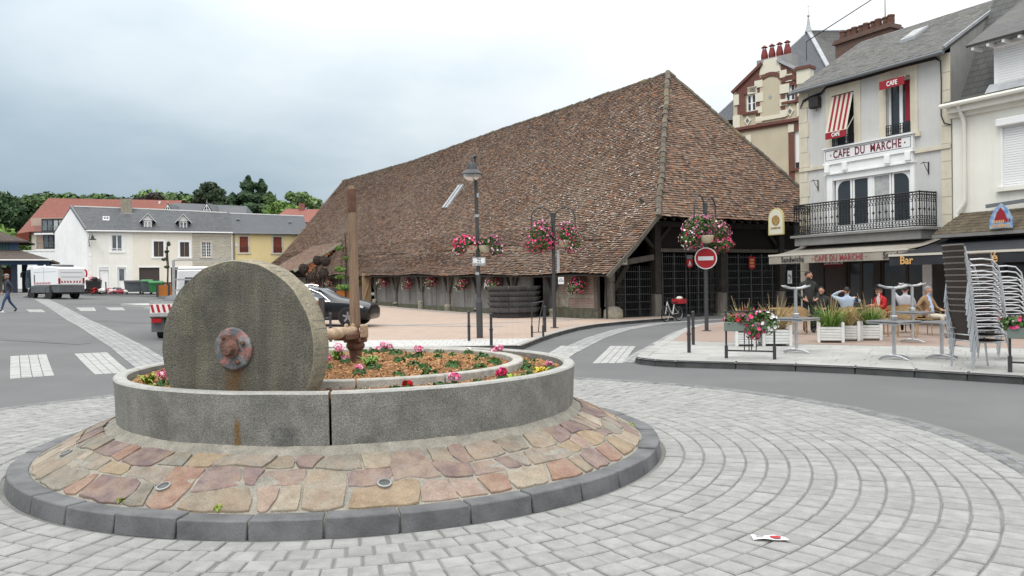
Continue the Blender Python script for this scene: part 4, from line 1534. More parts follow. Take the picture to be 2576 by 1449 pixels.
def casement(parent, x0, x1, z0, z1, y, frame='trim_white', glassm='glass', nx=2, nz=1, fw=.07, bar=.03):
 """window: frame + panes behind"""
 mb = MB()
 mb.box(x0, x0 + fw, y, y + .06, z0, z1)
 mb.box(x1 - fw, x1, y, y + .06, z0, z1)
 mb.box(x0 + fw, x1 - fw, y, y + .06, z0, z0 + fw)
 mb.box(x0 + fw, x1 - fw, y, y + .06, z1 - fw, z1)
 w_ = x1 - x0
 for k in range(1, nx):
  xc = x0 + w_ * k / nx
  b = fw * .8 if (nx == 2 or k == nx // 2) else bar / 2
  mb.box(xc - b, xc + b, y + .003, y + .055, z0 + fw, z1 - fw)
 for k in range(1, nz):
  zc_ = z0 + (z1 - z0) * k / nz
  mb.box(x0 + fw, x1 - fw, y + .006, y + .05, zc_ - bar / 2, zc_ + bar / 2)
 o = mb.build('window', frame, parent)
 mb = MB()
 mb.box(x0 + fw * .5, x1 - fw * .5, y + .03, y + .04, z0 + fw * .5, z1 - fw * .5)
 mb.build('pane', glassm, o)
 return o
def surround(parent, x0, x1, z0, z1, w_, mat, y=-.03, sill=True):
 mb = MB()
 mb.box(x0 - w_, x0, y, .02, z0 - (0 if sill else w_), z1 + w_)
 mb.box(x1, x1 + w_, y, .02, z0 - (0 if sill else w_), z1 + w_)
 mb.box(x0, x1, y, .02, z1, z1 + w_)
 mb.build('surround', mat, parent)
 mb = MB()
 mb.box(x0 - w_ - .05, x1 + w_ + .05, y - .04, .02, z0 - w_ * .8, z0)
 mb.build('sill', mat, parent)
def L(z):
 return z - Z0
EV, RDG = L(7.36), L(9.66)
wh = rh('white_house', 'white rendered house with plain gable end at the head of the row', 0)
holes = [(2.05, 2.96, L(5.37), L(6.92)), (.95, 1.75, L(1.5), L(3.8)), (2.52, 3.23, L(1.5), L(3.8))]
wall_with_holes(0, 3.86, -.6, EV, holes).build('front_wall', 'render_white2', wh)
mb = MB()
mb.poly([(0, 0, -.6), (0, 0, EV), (-1.45, 2.25, RDG + .08), (-3.04, 4.51, EV), (-3.04, 4.51, -.6)])
mb.build('gable_wall', 'render_white', wh)
mb = MB()
mb.poly([(-3.04, 4.51, -.6), (3.86, 4.51, -.6), (3.86, 4.51, EV), (-3.04, 4.51, EV)])
mb.build('back_wall', 'render_white', wh)
def roof_strip(parent, pts_lo, pts_hi, mat, th=.08, name='roof'):
 """roof slab between a lower and an upper pair of points"""
 mb = MB()
 a, b = [Vector(p) for p in pts_lo]
 c, d = [Vector(p) for p in pts_hi]
 n_ = (b - a).cross(c - a).normalized()
 if n_.z < 0:
  n_ = -n_
 q = [a, b, d, c]
 mb.add([p for p in q] + [p + n_ * th for p in q], [(3, 2, 1, 0), (4, 5, 6, 7), (0, 1, 5, 4), (1, 2, 6, 5), (2, 3, 7, 6), (3, 0, 4, 7)])
 return mb.build(name, mat, parent)
r1 = roof_strip(wh, [(-.12, -.22, EV - .1), (3.86, -.22, EV - .1)], [(-1.5, 2.25, RDG), (3.86, 2.25, RDG - .05)], 'slate')
roof_strip(wh, [(-3.2, 4.7, EV - .1), (3.86, 4.7, EV - .1)], [(-1.5, 2.25, RDG), (3.86, 2.25, RDG - .05)], 'slate', name='rear_roof')
mb = MB()
mb.beam((-1.52, 2.22, RDG + .16), (-.1, -.25, EV + .03), .16, .2)
mb.build('gable_coping', 'gutter_grey', wh)
mb = MB()
mb.beam((-1.2, 2.25, RDG + .12), (3.86, 2.25, RDG + .06), .16, .1)
mb.build('ridge_cap', 'gutter_white', wh)
casement(wh, 2.05, 2.96, L(5.37), L(6.92), .12, 'trim_white', 'glass_grey')
surround(wh, 2.05, 2.96, L(5.37), L(6.92), .2, 'trim_white')
mb = MB()
for k in range(9):
 mb.tube([(2.08 + k * .105, -.02, L(5.4)), (2.08 + k * .105, -.02, L(5.62))], .012, 5)
mb.tube([(2.05, -.02, L(5.62)), (2.96, -.02, L(5.62))], .018, 5)
mb.build('window_rail', 'trim_white', wh)
mb = MB()
mb.box(.97, 1.73, .1, .16, L(1.5), L(3.55))
d1 = mb.build('door', 'trim_white', wh)
mb = MB()
mb.box(.93, 1.77, .0, .18, L(3.56), L(3.78))
mb.build('shutter_box', 'gutter_white', d1)
mb = MB()
mb.box(2.54, 3.21, .1, .15, L(1.5), L(3.78))
d2 = mb.build('door', 'trim_white', wh)
mb = MB()
mb.box(2.66, 3.09, .08, .11, L(2.55), L(3.65))
mb.build('pane', 'glass_grey', d2)
for (a, b) in ((.95, 1.75), (2.52, 3.23)):
 surround(wh, a, b, L(1.5), L(3.8), .16, 'trim_white')
for k in range(12):
 mb = MB()
 w_ = .34 if k % 2 else .26
 mb.box(-.02, w_, -.035, .02, L(1.8) + k * .44, L(1.8) + k * .44 + .41)
 mb.build('quoin', 'trim_white', wh)
mb = MB()
mb.tube([(-.1, -.3, EV - .1), (3.86, -.3, EV - .1)], .07, 8)
mb.build('gutter', 'gutter_white', wh)
mb = MB()
mb.box(2.85, 3.85, 1.7, 2.6, RDG - .7, RDG + .95)
ch = mb.build('chimney', 'rough_stone', wh)
mb = MB()
mb.box(2.75, 3.95, 1.6, 2.7, RDG - .62, RDG - .5)
mb.build('flashing', 'zinc', ch)
def roof_pt(x, v, h=.1):
 return Vector((x, -.22 + 2.47 * v, EV - .1 + (RDG - EV + .1) * v + h))
mb = MB()
for (a, b, c, d) in ((1.30, 1.86, .42, .58),):
 mb.add([roof_pt(a, c, .14), roof_pt(b, c, .14), roof_pt(b, d, .14), roof_pt(a, d, .14), roof_pt(a, c, .05), roof_pt(b, c, .05), roof_pt(b, d, .05), roof_pt(a, d, .05)], [(0, 1, 2, 3), (0, 4, 5, 1), (1, 5, 6, 2), (2, 6, 7, 3), (3, 7, 4, 0)])
sk = mb.build('skylight', 'gutter_white', wh)
for a in (1.36, 1.60):
 mb = MB()
 mb.add([roof_pt(a, .445, .155), roof_pt(a + .2, .445, .155), roof_pt(a + .2, .555, .155), roof_pt(a, .555, .155)], [(0, 1, 2, 3)])
 mb.build('pane', 'glass_grey', sk)
lamp = thing('wall_lantern', 'dark bell shaped wall lantern on the white house corner', 'lamp', (RHX + .3 * math.cos(RHA) + .2 * math.sin(RHA), RHY + .3 * math.sin(RHA) - .3 * math.cos(RHA), 6.0), RHA)
mb = MB()
mb.tube([(-.05, .3, .0), (-.1, -.05, -.2), (-.12, -.1, .5), (0, -.2, .95), (.18, -.25, .95), (.2, -.25, .8)], .025, 6)
mb.build('bracket', 'black_iron', lamp)
mb = MB()
mb.lathe([(.08, .82), (.12, .62), (.16, .55), (.34, .42), (.33, .40), (.1, .5)], 14, (.2, -.25, 0), caps=False)
mb.build('lamp_shade', 'black_iron', lamp, smooth=True)
ch_ = rh('cream_house', 'cream rendered house with two gabled dormers in its slate roof', 3.86)
X = 3.86
W2 = 9.22 - X
holes = [(5.73 - X, 6.6 - X, L(4.84), L(6.34)), (8.1 - X, 8.93 - X, L(4.84), L(6.29)), (4.39 - X, 6.2 - X, L(1.4), L(3.79)), (7.23 - X, 8.85 - X, L(1.4), L(3.79))]
wall_with_holes(0, W2, -.6, EV, holes).build('front_wall', 'render_cream', ch_)
roof_strip(ch_, [(0, -.22, EV - .1), (W2, -.22, EV - .1)], [(0, 2.25, RDG - .05), (W2, 2.25, RDG - .15)], 'slate')
roof_strip(ch_, [(0, 4.7, EV - .1), (W2, 4.7, EV - .1)], [(0, 2.25, RDG - .05), (W2, 2.25, RDG - .15)], 'slate', name='rear_roof')
mb = MB()
mb.beam((0, 2.25, RDG + .06), (W2, 2.25, RDG - .05), .16, .1)
mb.build('ridge_cap', 'gutter_white', ch_)
mb = MB()
mb.tube([(0, -.3, EV - .1), (W2, -.3, EV - .1)], .07, 8)
mb.build('gutter', 'gutter_white', ch_)
for h in holes[:2]:
 surround(ch_, *h, .2, 'trim_white')
 mid = (h[0] + h[1]) / 2
 for a, b in ((h[0], mid - .01), (mid + .01, h[1])):
  mb = MB()
  mb.box(a, b, .08, .12, h[2], h[3])
  mb.build('shutter', 'shutter_brown', ch_)
for h in holes[2:]:
 mb = MB()
 mb.box(h[0], h[1], .14, .2, h[2], h[3])
 mb.build('garage_door', 'shutter_brown', ch_)
 mb = MB()
 mb.box(h[0] - .1, h[1] + .1, -.025, .02, h[3], h[3] + .16)
 mb.build('surround', 'trim_white', ch_)
for xc in (5.23 - X, 8.45 - X):
 y0 = .22
 zb = EV + .12
 mb = MB()
 mb.box(xc - .45, xc + .45, y0, 2.2, zb - .3, zb + .95)
 dm = mb.build('dormer', 'slate_clean', ch_)
 mb = MB()
 mb.poly([(xc - .5, y0 - .02, zb + .9), (xc + .5, y0 - .02, zb + .9), (xc, y0 - .02, zb + 1.5)])
 mb.build('dormer_gable', 'trim_white', dm)
 for s_ in (-1, 1):
  mb = MB()
  q = [Vector((xc, y0 - .2, zb + 1.62)), Vector((xc, 2.3, zb + 1.62)), Vector((xc + s_ * .72, 2.3, zb + .78)), Vector((xc + s_ * .72, y0 - .2, zb + .78))]
  mb.add(q + [p - Vector((0, 0, .07)) for p in q], [(0, 1, 2, 3), (4, 7, 6, 5), (0, 3, 7, 4), (3, 2, 6, 7)])
  mb.build('dormer_roof', 'slate_clean', dm)
  mb = MB()
  mb.beam((xc, y0 - .22, zb + 1.58), (xc + s_ * .74, y0 - .22, zb + .74), .04, .12, up=(0, 1, 0))
  mb.build('barge_board', 'trim_white', dm)
 casement(ch_, xc - .34, xc + .34, zb - .02, zb + .84, y0 - .05, nx=2, nz=2, fw=.06, glassm='glass_grey' if xc > 3 else 'curtain')
sh = rh('stone_house', 'rubble stone house front between the cream and yellow houses', 9.22)
X = 9.22
W3 = 13.05 - X
h = (10.1 - X, 10.98 - X, L(4.81), L(6.31))
h2 = (10.0 - X, 12.4 - X, L(1.4), L(3.6))
wall_with_holes(0, W3, -.6, EV, [h, h2]).build('front_wall', 'rubble', sh)
casement(sh, *h, .1, nx=4, nz=5, fw=.06, bar=.04)
surround(sh, *h, .14, 'trim_stone', y=-.012)
mb = MB()
mb.box(h2[0], h2[1], .14, .2, h2[2], h2[3])
mb.build('garage_door', 'shutter_brown', sh)
roof_strip(sh, [(0, -.22, EV - .1), (W3, -.22, EV - .1)], [(0, 2.25, RDG - .15), (W3, 2.25, RDG - .25)], 'slate')
roof_strip(sh, [(0, 4.7, EV - .1), (W3, 4.7, EV - .1)], [(0, 2.25, RDG - .15), (W3, 2.25, RDG - .25)], 'slate', name='rear_roof')
mb = MB()
mb.beam((0, 2.25, RDG - .05), (W3 - .3, 2.25, RDG - .16), .16, .1)
mb.build('ridge_cap', 'gutter_white', sh)
mb = MB()
mb.box(0, W3, -.06, .02, EV - .42, EV - .25)
mb.build('cornice', 'trim_stone', sh)
mb = MB()
mb.tube([(0, -.3, EV - .1), (W3, -.3, EV - .1)], .07, 8)
mb.tube([(W3 - .08, -.1, EV - .1), (W3 - .08, -.1, 0)], .06, 8)
mb.build('gutter', 'gutter_white', sh)
yh = rh('yellow_house', 'yellow rendered house with rust red shutters partly hidden by the hall roof', 13.05)
X = 13.05
W4 = 20.6 - X
holes = [(13.72 - X, 14.54 - X, L(5.29), L(6.9)), (17.04 - X, 17.89 - X, L(5.26), L(6.9))]
wall_with_holes(0, W4, -.6, EV - .05, holes).build('front_wall', 'render_yellow', yh)
for h in holes:
 surround(yh, *h, .2, 'trim_stone')
 mb = MB()
 mb.box(h[0], h[1], .1, .14, h[2], h[3])
 mb.build('shutter', 'shutter_red', yh)
 mb = MB()
 for k in range(10):
  x = h[0] + (h[1] - h[0]) * k / 9
  mb.tube([(x, -.06, h[2] + .03), (x, -.06, h[2] + .55)], .012, 5)
 mb.tube([(h[0] - .04, -.06, h[2] + .55), (h[1] + .04, -.06, h[2] + .55)], .02, 5)
 mb.build('window_rail', 'shutter_brown', yh)
roof_strip(yh, [(0, -.22, EV - .15), (W4, -.22, EV - .15)], [(0, 2.25, RDG - .3), (W4, 2.25, RDG - .42)], 'slate_clean')
roof_strip(yh, [(0, 4.7, EV - .15), (W4, 4.7, EV - .15)], [(0, 2.25, RDG - .3), (W4, 2.25, RDG - .42)], 'slate_clean', name='rear_roof')
mb = MB()
mb.poly([(W4, 0, -.6), (W4, 0, EV), (W4, 2.25, RDG - .4), (W4, 4.5, EV), (W4, 4.5, -.6)])
mb.build('end_wall', 'render_yellow', yh)
mb = MB()
mb.beam((0, 2.25, RDG - .2), (W4, 2.25, RDG - .32), .16, .1)
mb.build('ridge_cap', 'gutter_white', yh)
mb = MB()
mb.tube([(0, -.3, EV - .15), (W4, -.3, EV - .15)], .07, 8)
mb.tube([(.12, -.1, EV - .2), (.12, -.1, 0)], .05, 8)
mb.build('gutter', 'gutter_grey', yh)
for x, v in ((.7, .62), (5.9, .55)):
 mb = MB()
 mb.cbox(Vector((x, -.22 + 2.47 * v, EV - .15 + (RDG - EV) * v + .14)), (.28, .2, .1))
 mb.build('roof_vent', 'zinc', yh)
mb = MB()
mb.box(.25, .45, -.05, .02, L(5.9), L(6.15))
mb.build('alarm_box', 'gutter_white', yh)
mb = MB()
mb.box(0, 7.2, 0, .3, -2.5, 3.9)
mb.box(-.05, 7.25, -.05, .35, 3.9, 4.0)
o = mb.build('boundary_wall', 'render_white', loc=(-50.5, 82, 1.8), rot=R(2))
tag(o, 'high blank white wall joining the gable of the white house', 'wall')
ap = thing('apartment_building', 'apartment block with big red tiled mansard roof and glazed balconies', 'building', (-68, 112, 2), 0)
def A(x, z, y=112):
 return (x + 68, y - 112, z - 2)
mb = MB()
mb.box(1.2, 21, .3, 13, -1, 9.8)
mb.build('wall', 'pink_wall', ap)
mb = MB()
ridge = [A(-66.2, 14.9, 115.5), A(-47.0, 14.3, 115.5)]
eav = [A(-66.6, 9.85, 111.6), A(-47.5, 10.2, 111.6)]
lft = [A(-69.2, 9.7, 113.0), A(-68.6, 9.9, 121)]
rb = [A(-66.2, 14.8, 119), A(-47.0, 14.2, 119)]
bk = [A(-67, 9.8, 124), A(-47.5, 10, 124)]
mb.add([ridge[0], ridge[1], eav[1], eav[0], lft[0], lft[1], rb[0], rb[1], bk[0], bk[1]], [(3, 2, 1, 0), (4, 3, 0), (5, 4, 0, 6), (0, 1, 7, 6), (6, 7, 9, 8), (5, 6, 8)])
mb.build('roof', 'red_roof', ap)
mb = MB()
mb.add([A(-69.2, 9.7, 113), A(-66.6, 9.85, 111.6), A(-67.2, 8.2, 112.4), A(-70, 7.9, 113.5)], [(0, 1, 2, 3)])
mb.build('gable_end_panel', 'shutter_red', ap)
for (x0, x1, z0, z1, zs) in ((-64.8, -61.6, 9.9, 11.45, 9.55), (-64.6, -61.6, 7.6, 9.4, 7.35)):
 mb = MB()
 mb.box(*[q for q in (x0 + 68, x1 + 68)], -.6, .4, z0 - 2.2, z1 - 2 + .15)
 mb.build('balcony_recess', 'shutter_brown', ap)
 casement(ap, x0 + 68.1, (x0 + x1) / 2 + 68, z0 - 2, z1 - 2, -.68, 'iron_dark', 'glass_grey', nx=2, fw=.08)
 casement(ap, (x0 + x1) / 2 + 68.05, x1 + 67.9, z0 - 2, z1 - 2, -.68, 'iron_dark', 'curtain', nx=2, fw=.08)
 mb = MB()
 mb.box(x0 + 67.6, x1 + 68.4, -1.7, -.5, zs - 2 - .2, zs - 2)
 sl = mb.build('balcony', 'trim_white', ap)
 mb = MB()
 for k in range(16):
  x = x0 + 67.7 + k * (x1 - x0 + .6) / 15
  mb.tube([(x, -1.62, zs - 2), (x, -1.62, zs - 2 + .85)], .02, 4)
 mb.tube([(x0 + 67.7, -1.62, zs - 2 + .85), (x1 + 68.3, -1.62, zs - 2 + .85)], .03, 4)
 mb.build('balcony_rail', 'rail_green', sl)
mb = MB()
mb.box(1.4, 2.0, .2, .4, 4.5, 7.5)
mb.box(3.0, 3.4, .2, .4, 4.5, 7.8)
mb.build('stone_pier', 'trim_stone', ap)
mb = MB()
for k in range(7):
 x = -52.6 + 68 + k * .8
 mb.tube([(x, 3.5, 10.9), (x, 3.5, 11.75)], .03, 4)
mb.tube([(15.4, 3.5, 11.75), (20.2, 3.5, 11.65)], .035, 4)
mb.tube([(15.4, 3.5, 11.4), (20.2, 3.5, 11.3)], .03, 4)
mb.build('terrace_rail', 'gutter_white', ap)
mb = MB()
mb.tube([(17.9, 3.2, 10.8), (17.9, 3.2, 12.2)], .16, 8)
mb.build('flue', 'gutter_white', ap)
sb = thing('slate_roofed_building', 'long slate roof with two small white timbered gablets behind the row', 'building', (-46, 106, 2))
mb = MB()
mb.add([(-1.4, 0, 8.9), (11.2, 0, 8.6), (10.2, 3.5, 10.75), (.4, 3.5, 11.35), (-1.4, 7, 8.9), (11.2, 7, 8.6)], [(0, 1, 2, 3), (3, 2, 5, 4), (0, 3, 4), (1, 5, 2)])
mb.build('roof', 'slate_clean', sb)
mb = MB()
mb.box(-1, 10.8, .4, 6.6, -1, 8.8)
mb.build('wall', 'trim_stone', sb)
for xc in (1.2, 6.3):
 zt = 10.85
 for s_ in (-1, 1):
  mb = MB()
  mb.add([(xc, -.6, zt), (xc, 3.2, zt), (xc + s_ * 1.05, 3.0, zt - 1.6), (xc + s_ * 1.05, -.6, zt - 1.6)], [(0, 1, 2, 3)])
  mb.build('gablet_roof', 'slate_clean', sb)
  mb = MB()
  mb.beam((xc, -.62, zt - .2), (xc + s_ * .75, -.62, zt - 1.5), .06, .1, up=(0, 1, 0))
  mb.build('gablet_timber', 'trim_white', sb)
 mb = MB()
 mb.beam((xc, -.62, zt - .3), (xc, -.62, zt - 1.5), .08, .06)
 mb.beam((xc - .45, -.62, zt - .95), (xc + .45, -.62, zt - .95), .06, .08)
 mb.build('gablet_timber', 'trim_white', sb)
 mb = MB()
 mb.tube([(xc, -.55, zt), (xc, -.55, zt + .45)], [.05, .02], 5)
 mb.build('finial', 'zinc', sb)
rr_ = thing('red_roofed_house', 'red tiled roof with a brick chimney peeping beside the hall roof', 'house', (-28, 99, 2))
mb = MB()
mb.add([(-1.5, 0, 7.8), (9, 0, 7.4), (8, 3, 9.3), (-.4, 3, 9.6), (-1.5, 6, 7.8), (9, 6, 7.4)], [(0, 1, 2, 3), (3, 2, 5, 4), (0, 3, 4)])
mb.build('roof', 'red_roof', rr_)
mb = MB()
mb.box(-1.2, 8.7, .3, 5.7, -1, 7.7)
mb.build('wall', 'pink_wall', rr_)
mb = MB()
mb.box(1.3, 1.9, 2.6, 3.2, 9, 10.2)
mb.build('chimney', 'red_roof', rr_)
spec('shelter_roof', (.095, .075, .065), col2=(.07, .056, .05), scale=1.2, rough=.9, brick=(.3, .16, .012, (.05, .04, .036), (.105, .082, .07), (.08, .065, .058), 'xz'))
spec('blue_paint', (.055, .10, .19), col2=(.04, .075, .145), scale=2, rough=.6)
spec('dark_blue', (.025, .035, .06), rough=.7)
spec('lattice', (.10, .19, .20), rough=.7)
pv = thing('market_shelter', 'open market shelter with two tier dark roof and blue lattice', 'shelter', (-41.28, 62.4, 1.25), R(25))
mb = MB()
lo = [(-12, -.6), (5.0, -.6), (5.0, 7.5), (-12, 7.5)]
up = [(-9.5, 1.7), (2.6, 1.7), (2.6, 5.2), (-9.5, 5.2)]
zl, zu = 2.9, 3.75
vs = [(x, y, zl) for x, y in lo] + [(x, y, zu) for x, y in up] + [(x, y, zl - .16) for x, y in lo]
mb.add(vs, [(0, 1, 5, 4), (1, 2, 6, 5), (2, 3, 7, 6), (3, 0, 4, 7), (8, 9, 1, 0), (9, 10, 2, 1), (10, 11, 3, 2), (11, 8, 0, 3)])
mb.build('lower_roof', 'shelter_roof', pv)
mb = MB()
lo2 = [(-10.2, 1.2), (3.3, 1.2), (3.3, 5.8), (-10.2, 5.8)]
vs = [(x, y, 4.45) for x, y in lo2] + [(-8, 3.4, 6.1), (-1.0, 3.4, 6.1)] + [(x, y, 4.32) for x, y in lo2]
mb.add(vs, [(0, 1, 5, 4), (1, 2, 5), (2, 3, 4, 5), (3, 0, 4), (6, 7, 1, 0), (7, 8, 2, 1), (8, 9, 3, 2), (9, 6, 0, 3)])
mb.build('upper_roof', 'shelter_roof', pv)
mb = MB()
mb.box(-9.4, 2.5, 1.85, 1.95, 3.6, 4.4)
mb.build('lattice_backing', 'dark_blue', pv)
mb = MB()
for k in range(60):
 x = -9.3 + k * .2
 if x < 1.9:
  mb.box(x, x + .05, 1.79, 1.83, 3.7, 4.35)
for k in range(4):
 mb.box(-9.3, 1.9, 1.76, 1.79, 3.78 + k * .16, 3.83 + k * .16)
mb.build('lattice', 'lattice', pv)
mb = MB()
mb.box(1.9, 2.55, 1.7, 1.9, 3.6, 4.4)
mb.build('corner_panel', 'blue_paint', pv)
for x in (-10, -6.2, -2.0, 2.4, 4.2):
 for y in (.1, 6.8):
  mb = MB()
  mb.beam((x, y, -.3), (x, y, 2.8), .4 if x > -3 else .35, .4)
  mb.build('pillar', 'dark_blue' if x < 4 else 'blue_paint', pv)
mb = MB()
mb.tube([(-12, -.68, 2.85), (5.05, -.68, 2.85)], .06, 6)
mb.build('gutter', 'gutter_white', pv)
mb = MB()
mb.box(-12, 4.8, -.2, .1, 2.5, 2.76)
mb.build('fascia_beam', 'blue_paint', pv)
for k in range(3):
 mb = MB()
 mb.box(-13, 5.4 - k * .1, -1.9 + k * .5, 7.5, -.5, -.02 + k * .15)
 mb.build('step', 'kerb_pale', pv, bevel=.02)
mb = MB()
mb.box(1.0, 1.9, 5.5, 5.6, .1, 2.3)
mb.build('red_door', 'shutter_red', pv)
mb = MB()
mb.box(-.4, .9, 5.5, 5.6, .1, 2.3)
mb.build('plank_door', 'trim_stone', pv)
cs, sn = math.cos(RHA), math.sin(RHA)
def RP(x, y):
 return (RHX + x * cs - y * sn, RHY + x * sn + y * cs)
drape('pavement', [RP(-3.5, -9.5), RP(14, -11.5), RP(22, -7), RP(22, .5), RP(-3.5, .5)], .16, 'pave_pale', 3, skirt=.2)
drape('kerb', [RP(-3.6, -9.75), RP(14, -11.75), RP(14, -11.45), RP(-3.6, -9.45)], .175, 'kerb_dark', 3, skirt=.2)
mb = MB()
mb.box(-1.5, 9, -4.2, -1.6, -.4, .35)
mb.box(-1.5, 9, -3.9, -1.6, .35, .5)
o = mb.build('loading_step', 'kerb_pale', loc=(RHX, RHY, 1.25), rot=RHA)
o['kind'] = 'structure'
# ================================================================== right side: cafe, neighbour, manor
spec('cafe_wall', (.58, .575, .55), col2=(.51, .505, .485), scale=.8, rough=.92, bump=.2, bscale=10, streak=.3, streakcol=(.36, .355, .34), stain=.3, staincol=(.63, .62, .59), sscale=.4)
spec('cafe_stone', (.66, .60, .47), col2=(.57, .52, .42), scale=1.6, rough=.9, bump=.3, bscale=9, streak=.3, streakcol=(.30, .27, .22))
spec('old_slate', (.105, .105, .10), col2=(.08, .08, .078), scale=1.2, rough=.7, stain=.5, staincol=(.155, .145, .12), sscale=.7, streak=.3, streakcol=(.16, .15, .13), brick=(.30, .12, .009, (.05, .05, .05), (.115, .115, .11), (.085, .085, .083), 'xy'))
spec('cement', (.34, .335, .32), col2=(.27, .265, .255), scale=1, rough=.92, streak=.4, streakcol=(.16, .155, .145))
spec('awning_red', (.29, .022, .032), rough=.8)
spec('awning_cream', (.62, .58, .48), rough=.8)
spec('awning_beige', (.33, .30, .255), col2=(.29, .265, .225), scale=2, rough=.85)
spec('awning_edge', (.55, .52, .45), rough=.8)
spec('awning_black', (.022, .024, .03), col2=(.03, .032, .038), scale=2, rough=.75)
spec('sign_white', (.74, .74, .74), rough=.5)
spec('letter_red', (.16, .015, .03), rough=.6)
spec('letter_faded', (.26, .05, .055), rough=.7)
spec('letter_black', (.02, .02, .022), rough=.6)
spec('letter_gold', (.62, .36, .13), rough=.5)
spec('letter_white', (.8, .8, .78), rough=.5)
spec('cable', (.03, .03, .032), rough=.7)
spec('wall_cream', (.80, .78, .70), col2=(.75, .73, .66), scale=.8, rough=.9, bump=.12, bscale=9, streak=.2, streakcol=(.48, .46, .40))
spec('roller', (.82, .82, .81), rough=.5)
spec('brown_tiles', (.12, .095, .065), col2=(.09, .072, .05), scale=2, rough=.9, rnd=.2, stain=.4, staincol=(.16, .15, .10), sscale=1.5)
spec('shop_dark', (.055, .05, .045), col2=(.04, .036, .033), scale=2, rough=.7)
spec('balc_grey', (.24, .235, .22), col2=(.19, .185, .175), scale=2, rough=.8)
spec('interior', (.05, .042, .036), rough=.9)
spec('glass_front', (.03, .033, .036), rough=.06, spec=.6, col2=(.06, .062, .064), scale=.7)
CF = thing('cafe_building', 'grey rendered cafe with iron balcony, white shopfront window and beige awning', 'cafe', (12.2, 34, 0), R(-62))
W = 6.7
holes = [(1.69, 2.73, 7.0, 9.07), (4.15, 5.16, 7.0, 9.1), (1.7, 5.2, 3.55, 5.75),
 (1.15, 2.15, .25, 2.95), (2.25, 3.5, .12, 2.95), (3.8, 5.9, .12, 2.95)]
wall_with_holes(0, W, 3.1, 9.55, holes[:3]).build('front_wall', 'cafe_wall', CF)
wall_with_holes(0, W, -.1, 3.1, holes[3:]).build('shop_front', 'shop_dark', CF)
mb = MB()
mb.add([(0, 0, -.1), (0, 8, -.1), (0, 8, 9.72), (0, 4, 12.16), (0, 0, 9.72)], [(0, 1, 2, 3, 4)])
mb.build('left_gable', 'cafe_wall', CF)
mb = MB()
mb.add([(W, 0, -.1), (W, 8, -.1), (W, 8, 9.72), (W, 4, 12.16), (W, 0, 9.72)], [(0, 1, 2, 3, 4)])
mb.build('party_wall', 'cement', CF)
mb = MB()
mb.poly([(0, 8, -.1), (W, 8, -.1), (W, 8, 9.5), (0, 8, 9.5)])
mb.build('back_wall', 'cement', CF)
roof_strip(CF, [(-.12, -.35, 9.52), (W + .02, -.35, 9.52)], [(-.12, 4, 12.15), (W + .02, 4, 12.15)], 'old_slate', .09)
roof_strip(CF, [(-.12, 8.3, 9.52), (W + .02, 8.3, 9.52)], [(-.12, 4, 12.15), (W + .02, 4, 12.15)], 'old_slate', .09, 'rear_roof')
mb = MB()
rs_ = random.Random(4)
for j in range(38):
 v0 = j / 38
 y0, z0 = -.36 + 4.35 * v0, 9.61 + 2.63 * v0
 y1, z1 = -.36 + 4.35 * (v0 + 1.35 / 38), 9.61 + 2.63 * (v0 + 1.35 / 38)
 x = -.13 + rs_.uniform(-.15, 0)
 while x < W:
  w_ = rs_.uniform(.20, .26)
  xa, xb = max(-.13, x), min(W + .02, x + w_ - .008)
  l_ = rs_.uniform(.010, .022)
  if xb - xa > .03:
   mb.add([(xa, y0, z0 + l_), (xb, y0, z0 + l_), (xb, y1, z1 + .002), (xa, y1, z1 + .002), (xa, y0, z0 + l_ - .012), (xb, y0, z0 + l_ - .012)], [(0, 1, 2, 3), (4, 5, 1, 0)])
  x += w_
spec('slate_piece', (.10, .10, .098), rough=.65, rnd=.4, col2=(.135, .125, .105), scale=1.3, stain=.4, staincol=(.16, .15, .12), sscale=.8)
o = mb.build('roof_slates', 'slate_piece', CF, fix=False)
o['kind'] = 'stuff'
mb = MB()
mb.tube([(-.15, -.42, 9.50), (W + .02, -.42, 9.50)], .075, 8)
mb.build('gutter', 'gutter_grey', CF)
mb = MB()
mb.beam((W + .03, -.4, 9.66), (W + .03, 4.0, 12.3), .06, .1)
mb.build('verge_flashing', 'zinc', CF)
def cr(x, v, h):
 return Vector((x, -.35 + 4.35 * v, 9.61 + 2.63 * v + h))
mb = MB()
a, b, c, d = cr(3.35, .52, .14), cr(4.0, .52, .14), cr(4.0, .72, .14), cr(3.35, .72, .14)
mb.add([a, b, c, d, a - Vector((0, 0, .16)), b - Vector((0, 0, .16)), c - Vector((0, 0, .16)), d - Vector((0, 0, .16))], [(0, 1, 2, 3), (0, 4, 5, 1), (1, 5, 6, 2), (2, 6, 7, 3), (3, 7, 4, 0)])
sk = mb.build('skylight', 'zinc', CF)
mb = MB()
mb.add([cr(3.42, .545, .155), cr(3.93, .545, .155), cr(3.93, .70, .155), cr(3.42, .70, .155)], [(0, 1, 2, 3)])
mb.build('pane', 'curtain', sk)
for k in range(15):
 for (x0, x1) in ((0, .42 if k % 2 else .5), (W - .36, W)):
  mb = MB()
  z = .2 + k * .62
  if z > 9.2 or (z < 3 and x0 > 0):
   continue
  mb.box(x0 - (.015 if x0 == 0 else 0), x1, -.03, .02, z, min(9.5, z + .605))
  mb.build('quoin', 'cafe_stone', CF)
for (a, b) in ((0, 1.4), (5.34, W)):
 mb = MB()
 mb.box(a, b, -.07, .02, 6.22, 6.36)
 mb.build('string_course', 'cafe_stone', CF)
